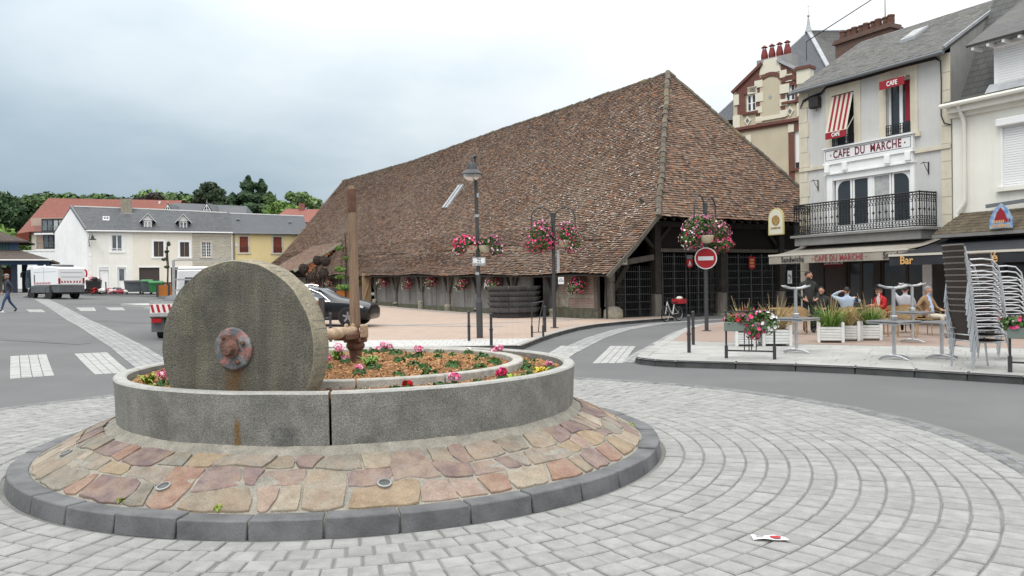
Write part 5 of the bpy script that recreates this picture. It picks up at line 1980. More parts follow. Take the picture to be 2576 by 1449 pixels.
for i, h in enumerate(holes[:2]):
 mb = MB()
 for (a, b, c, d) in ((h[0] - .3, h[0], h[2], h[3] + .35), (h[1], h[1] + .3, h[2], h[3] + .35), (h[0], h[1], h[3], h[3] + .35)):
  mb.box(a, b, -.035, .02, c, d)
 mb.build('surround', 'cafe_stone', CF)
 mb = MB()
 mb.box(h[0] - .4, h[1] + .4, -.09, .02, h[2] - .17, h[2])
 mb.build('sill', 'cafe_stone', CF)
 casement(CF, h[0], h[1], h[2], h[3], .15, 'trim_white', 'glass', nx=2, fw=.08)
 mb = MB()
 for k in range(11):
  x = h[0] + (h[1] - h[0]) * k / 10
  mb.tube([(x, -.03, h[2] + .04), (x, -.03, h[2] + .42)], .014, 5)
  if k < 10:
   cx = x + (h[1] - h[0]) / 20
   mb.tube([(cx + .035 * math.cos(t), -.03, h[2] + .23 + .035 * math.sin(t)) for t in [PI * 2 * q / 7 for q in range(7)]], .008, 4, closed=True)
 for z in (.05, .32, .42):
  mb.tube([(h[0], -.03, h[2] + z), (h[1], -.03, h[2] + z)], .014, 5)
 mb.build('window_grille', 'black_iron', CF)
h = holes[0]
n = 9
for k in range(n):
 xa, xb = h[0] + .02 + (h[1] - h[0] - .04) * k / n, h[0] + .02 + (h[1] - h[0] - .04) * (k + 1) / n
 mb = MB()
 mb.add([(xa, -.04, h[3] - .05), (xb, -.04, h[3] - .05), (xb - .02, -.42, h[2] + .55), (xa - .02, -.42, h[2] + .55)], [(0, 1, 2, 3)])
 if k == 0:
  bl = mb.build('window_blind', 'awning_red' if k % 2 else 'awning_cream', CF)
  bl['label'] = 'red and cream striped window blind'
 else:
  mb.build('stripe', 'awning_red' if k % 2 else 'awning_cream', bl)
mb = MB()
mb.tube([(h[0] - .02, -.42, h[2] + .55), (h[1] + .0, -.42, h[2] + .55)], .018, 6)
mb.tube([(h[1] - .0, -.42, h[2] + .55), (h[1] - .02, .0, h[2] + 1.1)], .014, 5)
mb.tube([(h[0] - .0, -.42, h[2] + .55), (h[0] + .02, .0, h[2] + 1.1)], .014, 5)
mb.build('blind_arm', 'awning_cream', bl)
mb = MB()
mb.box(h[0], h[1] - .05, -.43, -.42, h[2] + .28, h[2] + .54)
vb = mb.build('blind_valance', 'awning_red', bl)
text_mesh('lettering', 'CAFE', .21, 'letter_white', bl, Matrix.Translation(((h[0] + h[1]) / 2 - .02, -.436, h[2] + .42)) @ FACE, bold=.006, ext=.002, sx=.8)
h = holes[1]
mb = MB()
mb.add([(h[0] - .03, -.02, h[3] + .02), (h[1] + .0, -.02, h[3] + .02), (h[1] + .0, -.34, h[3] - .05), (h[0] - .03, -.34, h[3] - .05)], [(0, 1, 2, 3)])
mb.box(h[0] - .03, h[1], -.35, -.335, h[3] - .36, h[3] - .05)
b2 = mb.build('window_blind', 'awning_red', CF)
b2['label'] = 'rolled up red window blind lettered CAFE'
text_mesh('lettering', 'CAFE', .24, 'letter_white', b2, Matrix.Translation(((h[0] + h[1]) / 2, -.357, h[3] - .21)) @ FACE, bold=.006, ext=.002, sx=.8)
mb = MB()
mb.beam((h[0] - .03, -.3, h[3] - .08), (h[1], -.3, h[3] - .06), .05, .05)
mb.tube([(h[0], -.34, h[3] - .1), (h[0] + .03, .02, h[3] - .7)], .012, 5)
mb.build('blind_bar', 'awning_cream', b2)
mb = MB()
mb.box(h[0] + .68, h[1] - .09, .16, .17, h[2] + .5, h[3] - .1)
mb.build('red_curtain', 'awning_red', CF)
mb = MB()
mb.box(1.38, 5.34, -.16, .0, 6.40, 6.93)
sg = mb.build('sign_board', 'sign_white', CF, bevel=.015)
mb = MB()
for (a, b, c, d) in ((1.46, 5.26, 6.47, 6.485), (1.46, 5.26, 6.845, 6.86), (1.46, 1.475, 6.485, 6.845), (5.245, 5.26, 6.485, 6.845)):
 mb.box(a, b, -.166, -.16, c, d)
mb.build('sign_border', 'letter_black', sg)
text_mesh('lettering', 'CAFE  DU  MARCHE', .42, 'letter_red', sg, Matrix.Translation((3.36, -.166, 6.665)) @ FACE, bold=.008, ext=.004, sx=.74, spacing=1.12)
for x in (1.72, 5.02):
 mb = MB()
 mb.ball((x, -.16, 6.665), (.035, .01, .035), 10, 6)
 mb.build('dot', 'letter_red', sg)
mb = MB()
mb.box(1.33, 5.39, -.22, .0, 6.93, 6.99)
mb.build('sign_cornice', 'sign_white', sg)
mb = MB()
mb.box(1.36, 5.36, -.2, .0, 6.3, 6.39)
mb.box(1.42, 5.30, -.14, .0, 5.95, 6.3)
mb.box(1.36, 5.36, -.17, .0, 5.9, 5.96)
fr_ = mb.build('shopfront_entablature', 'trim_white', CF)
for x in (1.45, 2.3, 4.2, 5.05):
 mb = MB()
 mb.box(x, x + .22, -.24, -.14, 6.0, 6.3)
 mb.box(x + .03, x + .19, -.21, -.14, 5.93, 6.0)
 mb.build('corbel', 'trim_white', fr_)
mb = MB()
mb.box(1.45, 1.72, -.10, .1, 3.5, 5.92)
mb.box(5.18, 5.33, -.10, .1, 3.5, 5.92)
mb.box(1.72, 5.18, -.08, .1, 5.66, 5.9)
mb.build('shopfront_frame', 'trim_white', CF)
for i, (a, b) in enumerate(((1.80, 2.56), (2.60, 3.36), (3.50, 4.30), (4.34, 5.12))):
 z0, z1 = 3.55, 5.68
 mb = MB()
 fw = .075
 mb.box(a, a + fw, .02, .08, z0, z1)
 mb.box(b - fw, b, .02, .08, z0, z1)
 mb.box(a + fw, b - fw, .02, .08, z1 - fw, z1)
 mb.box(a + fw, b - fw, .02, .08, z0, z0 + .3)
 if i in (0, 3):
  cx = a + fw if i == 0 else b - fw
  sgn = 1 if i == 0 else -1
  r = .36
  arc_ = [(cx + sgn * (r - r * math.cos(t)), z1 - fw - (r - r * math.sin(t))) for t in [R(90) * q / 6 for q in range(7)]]
  mb.prism([(cx, z1 - fw)] + arc_, .02, .08, lambda p, q, hh: (p, hh, q))
 wd = mb.build('window', 'trim_white', CF)
 mb = MB()
 mb.box(a + .04, b - .04, .05, .055, z0 + .2, z1 - .04)
 mb.build('pane', 'curtain' if i == 2 else 'glass', wd)
mb = MB()
mb.box(3.36, 3.5, .0, .1, 3.5, 5.7)
mb.build('mullion', 'trim_white', CF)
mb = MB()
mb.box(.35, 6.3, -1.02, .0, 3.40, 3.5)
mb.box(.5, 6.15, -.92, .0, 3.08, 3.40)
bc = mb.build('balcony', 'balc_grey', CF, bevel=.01)
mb = MB()
x0, x1, y0, z0, z1 = .5, 6.12, -.92, 3.55, 4.73
def rail_run(p, q):
 p, q = Vector(p), Vector(q)
 L_ = (q - p).length
 n_ = max(2, round(L_ / .135))
 d = (q - p).normalized()
 up = Vector((0, 0, 1))
 for z, r in ((0, .024), (1.10, .016), (1.18, .032), (.07, .016)):
  mb.tube([p + up * z, q + up * z], r, 6)
 for k in range(n_ + 1):
  b = p + d * L_ * k / n_
  mb.tube([b, b + up * 1.15], .015, 5)
  if k < n_:
   m_ = b + d * L_ / n_ / 2
   for zc_, s_ in ((.16, 1), (.30, -1), (.90, 1), (1.03, -1)):
    pts = [m_ + d * (.04 * math.cos(t) * s_) + up * (zc_ + .045 * math.sin(t)) for t in [R(-120 + 42 * q) for q in range(7)]]
    mb.tube(pts, .014, 4)
  if k % 2 == 0:
   c = b + up * .58
   mb.tube([c - d * .055, c + d * .055], .022, 4)
   mb.tube([c - up * .07, c + up * .07], .026, 4)
 for k in (0, n_ // 2, n_):
  b = p + d * L_ * k / n_
  mb.tube([b, b + up * 1.22], .02, 6)
rail_run((x0, y0, z0), (x1, y0, z0))
rail_run((x1, y0, z0), (x1, -.02, z0))
rail_run((x0, -.02, z0), (x0, y0, z0))
mb.build('balcony_railing', 'black_iron', bc, fix=False)
def awning(name, x0, x1, zt, zf, dep, vh, mat, edge, parent, arms=True):
 mb = MB()
 n_ = 8
 vs, fs = [], []
 for k in range(n_ + 1):
  t = k / n_
  y = -.08 - dep * t
  z = zt + (zf - zt) * t - .05 * math.sin(PI * t)
  vs += [(x0, y, z), (x1, y, z), (x0, y, z - .008), (x1, y, z - .008)]
 for k in range(n_):
  a = k * 4
  fs += [(a, a + 1, a + 5, a + 4), (a + 2, a + 6, a + 7, a + 3), (a, a + 4, a + 6, a + 2), (a + 1, a + 3, a + 7, a + 5)]
 mb.add(vs, fs)
 o_ = mb.build(name, mat, parent, smooth='all')
 mb = MB()
 mb.box(x0 - .02, x1 + .02, -.08 - dep - .05, -.08 - dep + .03, zf - .04, zf + .03)
 mb.build('front_bar', edge, o_)
 mb = MB()
 vs, fs = [], []
 n_ = 40
 for k in range(n_ + 1):
  x = x0 + (x1 - x0) * k / n_
  w_ = .012 * math.sin(k * 1.3)
  vs += [(x, -.08 - dep - .03 + w_ * .3, zf - .04), (x, -.08 - dep - .03 + w_, zf - .04 - vh)]
 for k in range(n_):
  fs.append((2 * k, 2 * k + 1, 2 * k + 3, 2 * k + 2))
 mb.add(vs, fs)
 mb.build('valance', mat, o_, fix=False)
 if arms:
  mb = MB()
  for x in (x0 + .4, x1 - .4):
   mb.tube([(x, 0, zt - .25), (x + .5, -dep * .5, zf - .02), (x, -dep - .05, zf - .02)], .025, 6)
  mb.build('folding_arm', 'trim_white', o_)
 return o_
AW = awning('awning', .2, 6.45, 3.12, 2.70, 1.95, .31, 'awning_beige', 'awning_edge', CF)
TY = -.08 - 1.95 - .05
for s_, x, sz, mt, sx in (('Sandwichs', 1.45, .30, 'letter_black', .88), ('CAFE DU MARCHE', 3.62, .30, 'letter_faded', .84), ('Snack', 5.85, .32, 'letter_black', .88)):
 text_mesh('lettering', s_, sz, mt, AW, Matrix.Translation((x, TY - .012, 2.50)) @ FACE, bold=.005, ext=.002, sx=sx, spacing=1.05)
for x in (2.43, 4.82):
 mb = MB()
 mb.ball((x, TY - .01, 2.5), (.028, .008, .028), 8, 5)
 mb.build('dot', 'letter_faded', AW)
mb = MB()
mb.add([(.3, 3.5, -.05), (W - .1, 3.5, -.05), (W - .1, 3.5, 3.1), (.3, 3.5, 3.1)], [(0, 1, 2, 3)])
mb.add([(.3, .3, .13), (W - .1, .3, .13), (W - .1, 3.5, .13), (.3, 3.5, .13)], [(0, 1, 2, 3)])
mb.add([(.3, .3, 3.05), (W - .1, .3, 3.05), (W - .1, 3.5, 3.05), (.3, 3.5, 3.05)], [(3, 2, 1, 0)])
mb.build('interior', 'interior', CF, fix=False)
for (a, b, c, d, nx_) in ((2.25, 3.5, .12, 2.95, 2), (3.8, 5.9, .5, 2.95, 2)):
 casement(CF, a, b, c, d, .1, 'shutter_brown', 'glass_front', nx=nx_, fw=.07)
mb = MB()
mb.box(1.15, 2.15, .06, .12, .3, 2.2)
rp = mb.build('notice_panel', 'shutter_brown', CF)
mb = MB()
mb.box(1.12, 2.18, .0, .05, 2.2, 2.52)
mb.build('red_header', 'letter_red', rp)
text_mesh('lettering', 'CAFE du MARCHE', .16, 'letter_white', rp, Matrix.Translation((1.65, -.006, 2.36)) @ FACE, bold=.003, ext=.002, sx=.74)
mb = MB()
mb.box(5.55, 5.95, .0, .06, .4, 2.6)
for k in range(26):
 mb.box(5.57, 5.93, -.03, .0, .44 + k * .083, .5 + k * .083)
mb.build('louvre_shutter', 'trim_white', CF)
mb = MB()
mb.box(.72, 1.18, -.28, -.02, 8.72, 9.18)
mb.build('junction_box', 'iron_dark', CF, bevel=.03)
mb = MB()
for dz_ in (0, .035, .07):
 mb.tube([(.1, -.06, 8.9), (.25, -.06, 9.12 + dz_), (.6, -.07, 9.2 + dz_), (1.2, -.07, 9.25 + dz_), (1.45, -.07, 9.45 + dz_), (3.2, -.07, 9.42 + dz_), (4.5, -.07, 9.45 + dz_), (6.2, -.07, 9.42 + dz_), (6.38, -.07, 9.3), (6.4, -.07, 8.6), (6.38, -.07, 7.4), (6.5, -.07, 7.1), (6.75, -.08, 7.0)], .02, 5)
mb.tube([(.98, -.1, 8.72), (.95, -.06, 8.6)], .012, 4)
mb.build('cables', 'cable', CF)
for x, z in ((.95, 5.5), (5.85, 5.55)):
 mb = MB()
 mb.tube([(x, -.02, z + .25), (x, -.3, z + .28), (x - .02, -.42, z + .2)], .014, 5)
 mb.tube([(x, -.02, z - .1), (x, -.15, z + .05), (x, -.3, z + .27)], .012, 5)
 mb.tube([(x, -.03, z - .15), (x, -.03, z + .3)], .02, 5)
 mb.build('lamp_bracket', 'black_iron', CF)
bs_ = thing('bracket_sign', 'yellow arched enamel bracket sign hanging at the cafe balcony corner', 'sign', (12.2, 34, 3.6), R(-62))
spec('sign_yellow', (.55, .47, .22), col2=(.50, .42, .18), scale=6, rough=.5)
spec('sign_pale', (.62, .60, .50), rough=.5)
spec('sign_brown', (.24, .13, .05), col2=(.40, .28, .10), scale=9, rough=.6)
def arch(w_, h_, n_=10):
 return [(-w_, 0), (w_, 0), (w_, h_ - w_)] + [(w_ * math.cos(R(180) * k / n_), h_ - w_ + w_ * math.sin(R(180) * k / n_)) for k in range(1, n_)] + [(-w_, h_ - w_)]
mb = MB()
mb.prism(arch(.42, 1.12), -.03, .03, lambda a, b, h_: (-.35 + a, -1.05 + h_, b))
pl = mb.build('plate', 'sign_yellow', bs_)
mb = MB()
mb.prism(arch(.36, 1.02), -.036, .036, lambda a, b, h_: (-.35 + a, -1.05 + h_, b + .04))
mb.build('inner_field', 'sign_pale', pl)
mb = MB()
mb.prism([(.22 * math.cos(t), .6 + .22 * math.sin(t)) for t in [2 * PI * k / 18 for k in range(18)]], -.042, .042, lambda a, b, h_: (-.35 + a, -1.05 + h_, b))
mb.build('medallion', 'sign_brown', pl)
text_mesh('lettering', 'GRIMBERGEN', .12, 'sign_brown', pl, Matrix.Translation((-.35, -1.095, .28)) @ FACE, bold=.002, ext=.002, sx=.8)
mb = MB()
mb.tube([(.0, .0, 1.5), (-.5, -1.2, 1.3)], .018, 5)
mb.tube([(-.1, -.2, 1.75), (-.3, -.75, 1.36), (-.42, -1.0, 1.36), (-.40, -.95, 1.46)], .012, 5)
mb.tube([(-.35, -1.05, 1.1), (-.35, -1.05, 1.32)], .01, 4)
mb.build('bracket', 'black_iron', bs_)
NB = thing('cream_townhouse', 'cream townhouse with white roller shutters and black awning beside the cafe', 'house', (12.2, 34, 0), R(-62))
X0, X1 = W + .03, 15.0
holes = [(8.4, 9.7, 4.65, 6.65), (11.2, 12.5, 4.65, 6.65), (7.4, 9.5, .2, 2.6), (9.8, 14.5, .2, 2.6)]
wall_with_holes(X0, X1, 3.1, 7.3, holes[:2], y=.02).build('front_wall', 'wall_cream', NB)
wall_with_holes(X0, X1, -.1, 3.1, holes[2:], y=.02).build('shop_front', 'shop_dark', NB)
mb = MB()
mb.box(X0, X1, -.10, .04, 7.22, 7.36)
mb.box(X0, X1, -.30, .04, 7.36, 7.55)
mb.build('cornice', 'wall_cream', NB)
mb = MB()
mb.tube([(X0 - .15, -.42, 7.62), (X1, -.42, 7.62)], .085, 8)
mb.tube([(7.2, -.38, 7.58), (7.2, -.2, 7.25), (7.22, -.1, 7.05), (7.22, -.1, 4.35), (7.18, -.1, 4.2), (6.98, -.12, 3.95), (6.95, -.12, 3.7)], .065, 8)
mb.build('gutter', 'wall_cream', NB, smooth=True)
for h in holes[:2]:
 mb = MB()
 for k in range(25):
  mb.box(h[0] + .06, h[1] - .06, .06 - (k % 2) * .0, .09, h[2] + k * .08 + .006, h[2] + k * .08 + .072)
 mb.box(h[0] + .06, h[1] - .06, .09, .1, h[2], h[3])
 mb.build('roller_shutter', 'roller', NB)
 mb = MB()
 mb.box(h[0] - .08, h[1] + .08, -.17, .05, h[3] - .02, h[3] + .24)
 mb.build('shutter_box', 'roller', NB, bevel=.03)
 mb = MB()
 mb.box(h[0] - .12, h[1] + .12, -.12, .05, h[2] - .14, h[2])
 mb.build('sill', 'wall_cream', NB)
 mb = MB()
 mb.box(h[0], h[0] + .06, .0, .12, h[2], h[3])
 mb.box(h[1] - .06, h[1], .0, .12, h[2], h[3])
 mb.build('shutter_rail', 'roller', NB)
roof_strip(NB, [(X0 - .02, -.42, 7.66), (X1, -.42, 7.66)], [(X0 - .02, .5, 7.9), (X1, .5, 7.9)], 'old_slate', .08)
roof_strip(NB, [(X0 + .03, .5, 7.9), (X1, .5, 7.9)], [(X0 + .03, 2.7, 12.0), (X1, 2.7, 12.0)], 'old_slate', .08)
mb = MB()
mb.add([(X0 + .03, 2.7, 12.05), (X1, 2.7, 12.05), (X1, 6, 13), (X0 + .03, 6, 13)], [(0, 1, 2, 3)])
mb.build('upper_roof', 'old_slate', NB)
mb = MB()
mb.box(8.32, 10.1, -.18, 1.8, 7.85, 9.35)
dm = mb.build('dormer', 'trim_white', NB)
mb = MB()
for k in range(16):
 mb.box(8.46, 9.96, -.2, -.185, 7.98 + k * .082, 8.05 + k * .082)
mb.build('roller_shutter', 'roller', dm)
mb = MB()
mb.box(8.36, 10.06, -.30, -.18, 9.18, 9.38)
mb.build('shutter_box', 'roller', dm, bevel=.03)
roof_strip(NB, [(7.75, -.75, 9.3), (10.6, -.75, 9.3)], [(7.95, 2.3, 11.3), (10.4, 2.3, 11.3)], 'old_slate', .09, 'dormer_roof')
for k in range(5):
 mb = MB()
 mb.box(7.9 + k * .5, 7.98 + k * .5, -.72, -.2, 9.2, 9.29)
 mb.build('rafter_end', 'trim_white', NB)
mb = MB()
mb.add([(8.15, -.44, 7.74), (10.3, -.44, 7.74), (10.3, -.17, 8.06), (8.15, -.17, 8.06)], [(0, 1, 2, 3)])
mb.build('sill_flashing', 'zinc', NB)
mb = MB()
rs_ = random.Random(8)
for j in range(7):
 z0_, y0_ = 3.18 + j * .1, -.95 + j * .13
 x = X0 - .1 + j * .06
 while x < 12.5:
  l_ = rs_.uniform(.015, .03)
  mb.add([(x, y0_, z0_ + l_), (x + .16, y0_, z0_ + l_), (x + .16, y0_ + .18, z0_ + .14), (x, y0_ + .18, z0_ + .14), (x, y0_, z0_ - .01), (x + .16, y0_, z0_ - .01)], [(0, 1, 2, 3), (4, 5, 1, 0)])
  x += .167
o = mb.build('pent_roof_tiles', 'brown_tiles', NB, fix=False)
o['kind'] = 'stuff'
mb = MB()
mb.box(X0 - .12, 12.5, -.98, .0, 3.06, 3.17)
mb.build('pent_roof_soffit', 'balc_grey', NB)
mb = MB()
mb.prism([(-.36, 0), (.36, 0), (.36, .3), (.2, .62), (0, .78), (-.2, .62), (-.36, .3)], -.02, .02, lambda a, b, h_: (9.0 + a, -1.02 + h_, 3.25 + b))
sp_ = mb.build('shop_emblem', 'emblem_blue', NB) if 'emblem_blue' in SPEC else None
if sp_ is None:
 spec('emblem_blue', (.10, .24, .48), col2=(.45, .52, .58), scale=6, rough=.5)
 sp_ = mb.build('shop_emblem', 'emblem_blue', NB)
mb = MB()
mb.prism([(-.22, .22), (.22, .22), (.12, .5), (0, .66), (-.12, .5)], -.028, .0, lambda a, b, h_: (9.0 + a, -1.02 + h_, 3.25 + b))
mb.build('emblem_gable', 'awning_red', sp_)
scribble(sp_, 8.78, 9.12, 3.47, .1, -1.051, 'letter_gold', 7)
scribble(sp_, 8.74, 9.28, 3.33, .1, -1.051, 'letter_gold', 8)
scribble(sp_, 9.08, 9.32, 3.49, .12, -1.05, 'awning_red', 9)
mb = MB()
mb.beam((8.05, -.25, 4.05), (11.5, -.25, 4.25), .06, .12)
mb.build('lamp_rail', 'gutter_grey', NB)
AB = awning('black_awning', 6.5, 15.0, 3.05, 2.47, 2.95, .30, 'awning_black', 'awning_edge', NB)
TY = -.08 - 2.95 - .05
for s_, x, sz in (('Bar', 7.15, .36), ('Café', 9.75, .42)):
 text_mesh('lettering', s_, sz, 'letter_gold', AB, Matrix.Translation((x, TY - .012, 2.28)) @ FACE, bold=.008, ext=.002, sx=.95)
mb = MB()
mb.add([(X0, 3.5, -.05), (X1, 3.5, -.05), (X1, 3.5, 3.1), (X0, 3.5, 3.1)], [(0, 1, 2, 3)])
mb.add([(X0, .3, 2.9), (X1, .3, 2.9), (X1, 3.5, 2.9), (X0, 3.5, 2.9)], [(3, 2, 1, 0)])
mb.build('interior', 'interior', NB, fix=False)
casement(NB, 7.4, 9.5, .2, 2.6, .1, 'iron_dark', 'glass_front', nx=2, fw=.06)
casement(NB, 9.8, 14.5, .2, 2.6, .1, 'iron_dark', 'glass_front', nx=4, fw=.06)
mb = MB()
mb.box(6.9, 7.3, .0, .03, .1, 2.6)
mb.build('dark_pilaster', 'iron_dark', NB)
MN = thing('brick_manor', 'tall cream and red brick manor with pointed slate roof behind the cafe', 'manor', (19.8, 55, 0), R(-46))
spec('manor_render', (.55, .49, .36), col2=(.49, .44, .33), scale=.7, rough=.9, streak=.12, streakcol=(.36, .33, .26))
spec('manor_white', (.70, .66, .54), rough=.85)
spec('manor_brick', (.17, .065, .05), rough=.88, col2=(.14, .055, .042), scale=2, brick=(.22, .075, .008, (.22, .15, .125), (.175, .062, .047), (.12, .048, .038), 'xz'))
spec('pot_red', (.19, .035, .032), rough=.6)
spec('manor_slate', (.10, .108, .12), col2=(.085, .092, .102), scale=1, rough=.6, brick=(.40, .20, .012, (.05, .054, .06), (.11, .118, .13), (.088, .095, .106), 'xz'))
mb = MB()
mb.box(-6.4, 7, .3, 11, 0, 12.9)
mb.build('body', 'manor_render', MN)
holes = [(-4.05, -3.3, 13.75, 15.0), (-1.1, -.36, 14.0, 15.3), (-.45, .5, 9.35, 11.9), (-4.9, -4.1, 9.5, 11.6)]
mbw = wall_with_holes(-5.1, 1.3, 5, 15.3, holes, y=0.0)
mbw.poly([(-5.1, 0, 15.3), (1.3, 0, 15.3), (.2, 0, 15.6), (-1.3, 0, 16.7), (-2.9, 0, 16.7), (-4.6, 0, 15.5)])
mbw.build('front_gable_wall', 'manor_render', MN)
def slab(name, x0, x1, z0, z1, mat, y0=-.08, y1=.02):
 m_ = MB()
 m_.box(x0, x1, y0, y1, z0, z1)
 return m_.build(name, mat, MN)
for q in ([(-4.75, 15.05), (-3.0, 15.05), (-3.0, 16.7), (-4.85, 15.55)], [(-1.35, 15.05), (-.1, 15.05), (-.1, 15.7), (-1.35, 16.75)]):
 mb = MB()
 mb.prism(q, -.045, .01, lambda a, b, h_: (a, h_, b))
 mb.build('brick_field', 'manor_brick', MN)
for (a, b, c, d) in ((-3.28, -3.02, 12.9, 15.05), (-1.36, -1.1, 12.9, 15.05), (-4.75, -4.1, 13.7, 15.05), (-.36, .2, 13.7, 15.05)):
 slab('brick_field', a, b, c, d, 'manor_brick', -.045, .01)
mb = MB()
mb.prism([(-2.95, 13.2), (-1.42, 13.2), (-1.42, 15.45), (-1.62, 15.75), (-2.18, 15.9), (-2.75, 15.75), (-2.95, 15.45)], -.06, .01, lambda a, b, h_: (a, h_, b))
mb.build('blind_arch', 'manor_render', MN)
ar = []
for k in range(9):
 t = R(35 + 110 * k / 8)
 ar.append((-2.18 + .95 * math.cos(t), 15.05 + .95 * math.sin(t)))
ar2 = [(-2.18 + 1.22 * math.cos(R(35 + 110 * k / 8)), 15.05 + 1.22 * math.sin(R(35 + 110 * k / 8))) for k in range(8, -1, -1)]
mb = MB()
mb.prism(ar + ar2, -.09, .01, lambda a, b, h_: (a, h_, b))
mb.build('arch_ring', 'manor_brick', MN)
mb = MB()
mb.prism([(-3.0, 16.2), (-1.35, 16.2), (-1.5, 16.75), (-1.75, 17.2), (-2.6, 17.2), (-2.85, 16.75)], -.05, .3, lambda a, b, h_: (a, h_, b))
mb.build('gable_cap', 'manor_white', MN)
for (x, z, w_, h_) in ((-3.35, 15.35, .62, .5), (-3.9, 15.0, .75, .5), (-3.3, 14.35, .6, .62), (-3.3, 13.55, .5, .45), (-3.3, 12.85, .5, .45),
 (-1.42, 15.7, .5, .5), (-1.02, 15.35, .5, .5), (-1.45, 14.6, .7, .62), (-1.45, 13.75, .55, .45), (-1.45, 13.0, .55, .45),
 (-5.0, 14.4, .4, .75), (-5.1, 12.75, .55, .9), (-.15, 14.2, .4, 1.3), (-.2, 12.85, .5, .9), (-.15, 15.2, .75, .75)):
 slab('quoin', x, x + w_, z, z + h_, 'manor_white', -.1)
for (x0, x1, z) in ((-4.2, -3.2, 15.02), (-1.2, -.2, 15.32)):
 mb = MB()
 n_ = 6
 mb.prism([(x0 + (x1 - x0) * k / n_, z + .16 * math.sin(PI * k / n_) * .6) for k in range(n_ + 1)] + [(x1 - (x1 - x0) * k / n_ + (.1 if k < n_ / 2 else -.1), z + .36 + .16 * math.sin(PI * k / n_) * .6) for k in range(n_ + 1)], -.1, .01, lambda a, b, h_: (a, h_, b))
 mb.build('brick_lintel', 'manor_brick', MN)
casement(MN, -4.05, -3.3, 13.75, 15.0, .08, nx=2, nz=2, fw=.1, bar=.05)
casement(MN, -1.1, -.36, 14.0, 15.3, .08, nx=2, nz=2, fw=.1, bar=.05)
slab('sill', -4.35, -3.1, 13.58, 13.75, 'manor_brick', -.16)
slab('sill', -1.3, -.1, 13.83, 14.0, 'manor_brick', -.16)
for (x, z) in ((-3.95, 13.15), (-.72, 13.3)):
 mb = MB()
 mb.prism([(x - .28, z), (x, z - .36), (x + .28, z), (x, z + .36)], -.07, .0, lambda a, b, h_: (a, h_, b))
 dmn = mb.build('diamond', 'manor_white', MN)
 mb = MB()
 mb.prism([(x - .13, z), (x, z - .18), (x + .13, z), (x, z + .18)], -.1, -.07, lambda a, b, h_: (a, h_, b))
 mb.build('boss', 'gutter_grey', dmn)
mb = MB()
mb.prism([(-2.18 - .13, 14.55), (-2.18, 14.38), (-2.05, 14.55), (-2.18, 14.72)], -.1, -.06, lambda a, b, h_: (a, h_, b))
mb.build('boss', 'zinc', MN)
slab('string_course', -5.25, 1.5, 12.55, 12.75, 'manor_brick', -.22)
slab('string_course', -5.2, 1.45, 12.42, 12.55, 'manor_brick', -.12)
slab('ledge', -3.3, -1.05, 12.95, 13.2, 'manor_white', -.12)
for (x0, x1, z0, z1) in ((-.45, .5, 9.35, 11.9), (-4.9, -4.1, 9.5, 11.6)):
 mb = MB()
 mb.box(x0 + .02, x1 - .02, .1, .14, z0 + .4, z1)
 mb.build('roller_shutter', 'roller', MN)
 mb = MB()
 mb.box(x0, x1, .15, .2, z0, z1)
 mb.build('pane', 'glass', MN)
 for (a, b) in ((x0 - .42, x0), (x1, x1 + .42)):
  slab('brick_jamb', a, b, z0 - .9, z1, 'manor_brick', -.05)
  slab('quoin', a, b, z1 - .05, z1 + .5, 'manor_white', -.08)
 slab('brick_lintel', x0, x1, z1, z1 + .45, 'manor_brick', -.06)
 slab('sill', x0 - .3, x1 + .3, z0 - .2, z0, 'manor_brick', -.14)
slab('string_course', -5.2, 1.5, 7.7, 8.1, 'manor_brick', -.15)
for (a, b) in (((-5.15, 15.35), (-2.75, 17.0)), ((.35, 15.75), (-1.6, 17.0))):
 mb = MB()
 mb.beam((a[0], -.1, a[1]), (b[0], -.1, b[1]), .2, .16, up=(0, 1, 0))
 mb.build('gable_verge', 'manor_brick' if a[0] < -2 else 'zinc', MN)
mb = MB()
mb.add([(-5.15, -.1, 15.45), (-2.75, -.1, 17.05), (-2.75, 4, 17.05), (-5.15, 4, 15.45)], [(0, 1, 2, 3)])
mb.add([(.35, -.1, 15.85), (-1.6, -.1, 17.05), (-1.6, 4, 17.05), (.35, 4, 15.85)], [(3, 2, 1, 0)])
mb.build('gable_roof', 'manor_slate', MN)
slab('gable_pier', -.15, .75, 15.0, 16.0, 'manor_white', -.2, .5)
slab('pier_cap', -.25, .85, 15.95, 16.15, 'manor_brick', -.3, .6)
mb = MB()
mb.box(-3.35, -.7, .25, 1.1, 16.0, 17.35)
chm = mb.build('chimney', 'cement', MN)
for k in range(4):
 x = -2.95 + k * .58
 mb = MB()
 mb.lathe([(.2, 0), (.25, .2), (.24, .4), (.16, .72), (.15, .78)], 12, (x, .65, 17.35))
 pt = mb.build('chimney_pot', 'pot_red', chm, smooth=True)
 mb = MB()
 mb.lathe([(.24, .92), (.05, 1.08)], 12, (x, .65, 17.35))
 for q in range(4):
  a = q * PI / 2
  mb.tube([(x + .13 * math.cos(a), .65 + .13 * math.sin(a), 18.1), (x + .13 * math.cos(a), .65 + .13 * math.sin(a), 18.3)], .02, 4)
 mb.build('pot_cowl', 'pot_red', pt)
S = Vector((-1.75, 5.0, 20.1))
Lf = Vector((-7.2, .1, 13.5))
Rf = Vector((3.2, .1, 13.2))
RR_ = Vector((6.5, 5.2, 18.2))
Lb = Vector((-7.2, 10, 13.5))
Rb = Vector((7.5, 3.0, 13.0))
mb = MB()
mb.add([S, Lf, Rf], [(0, 1, 2)])
mb.build('roof', 'manor_slate', MN)
mb = MB()
mb.add([S, RR_, Rb, Rf], [(0, 3, 2, 1)])
mb.build('roof', 'old_slate', MN)
mb = MB()
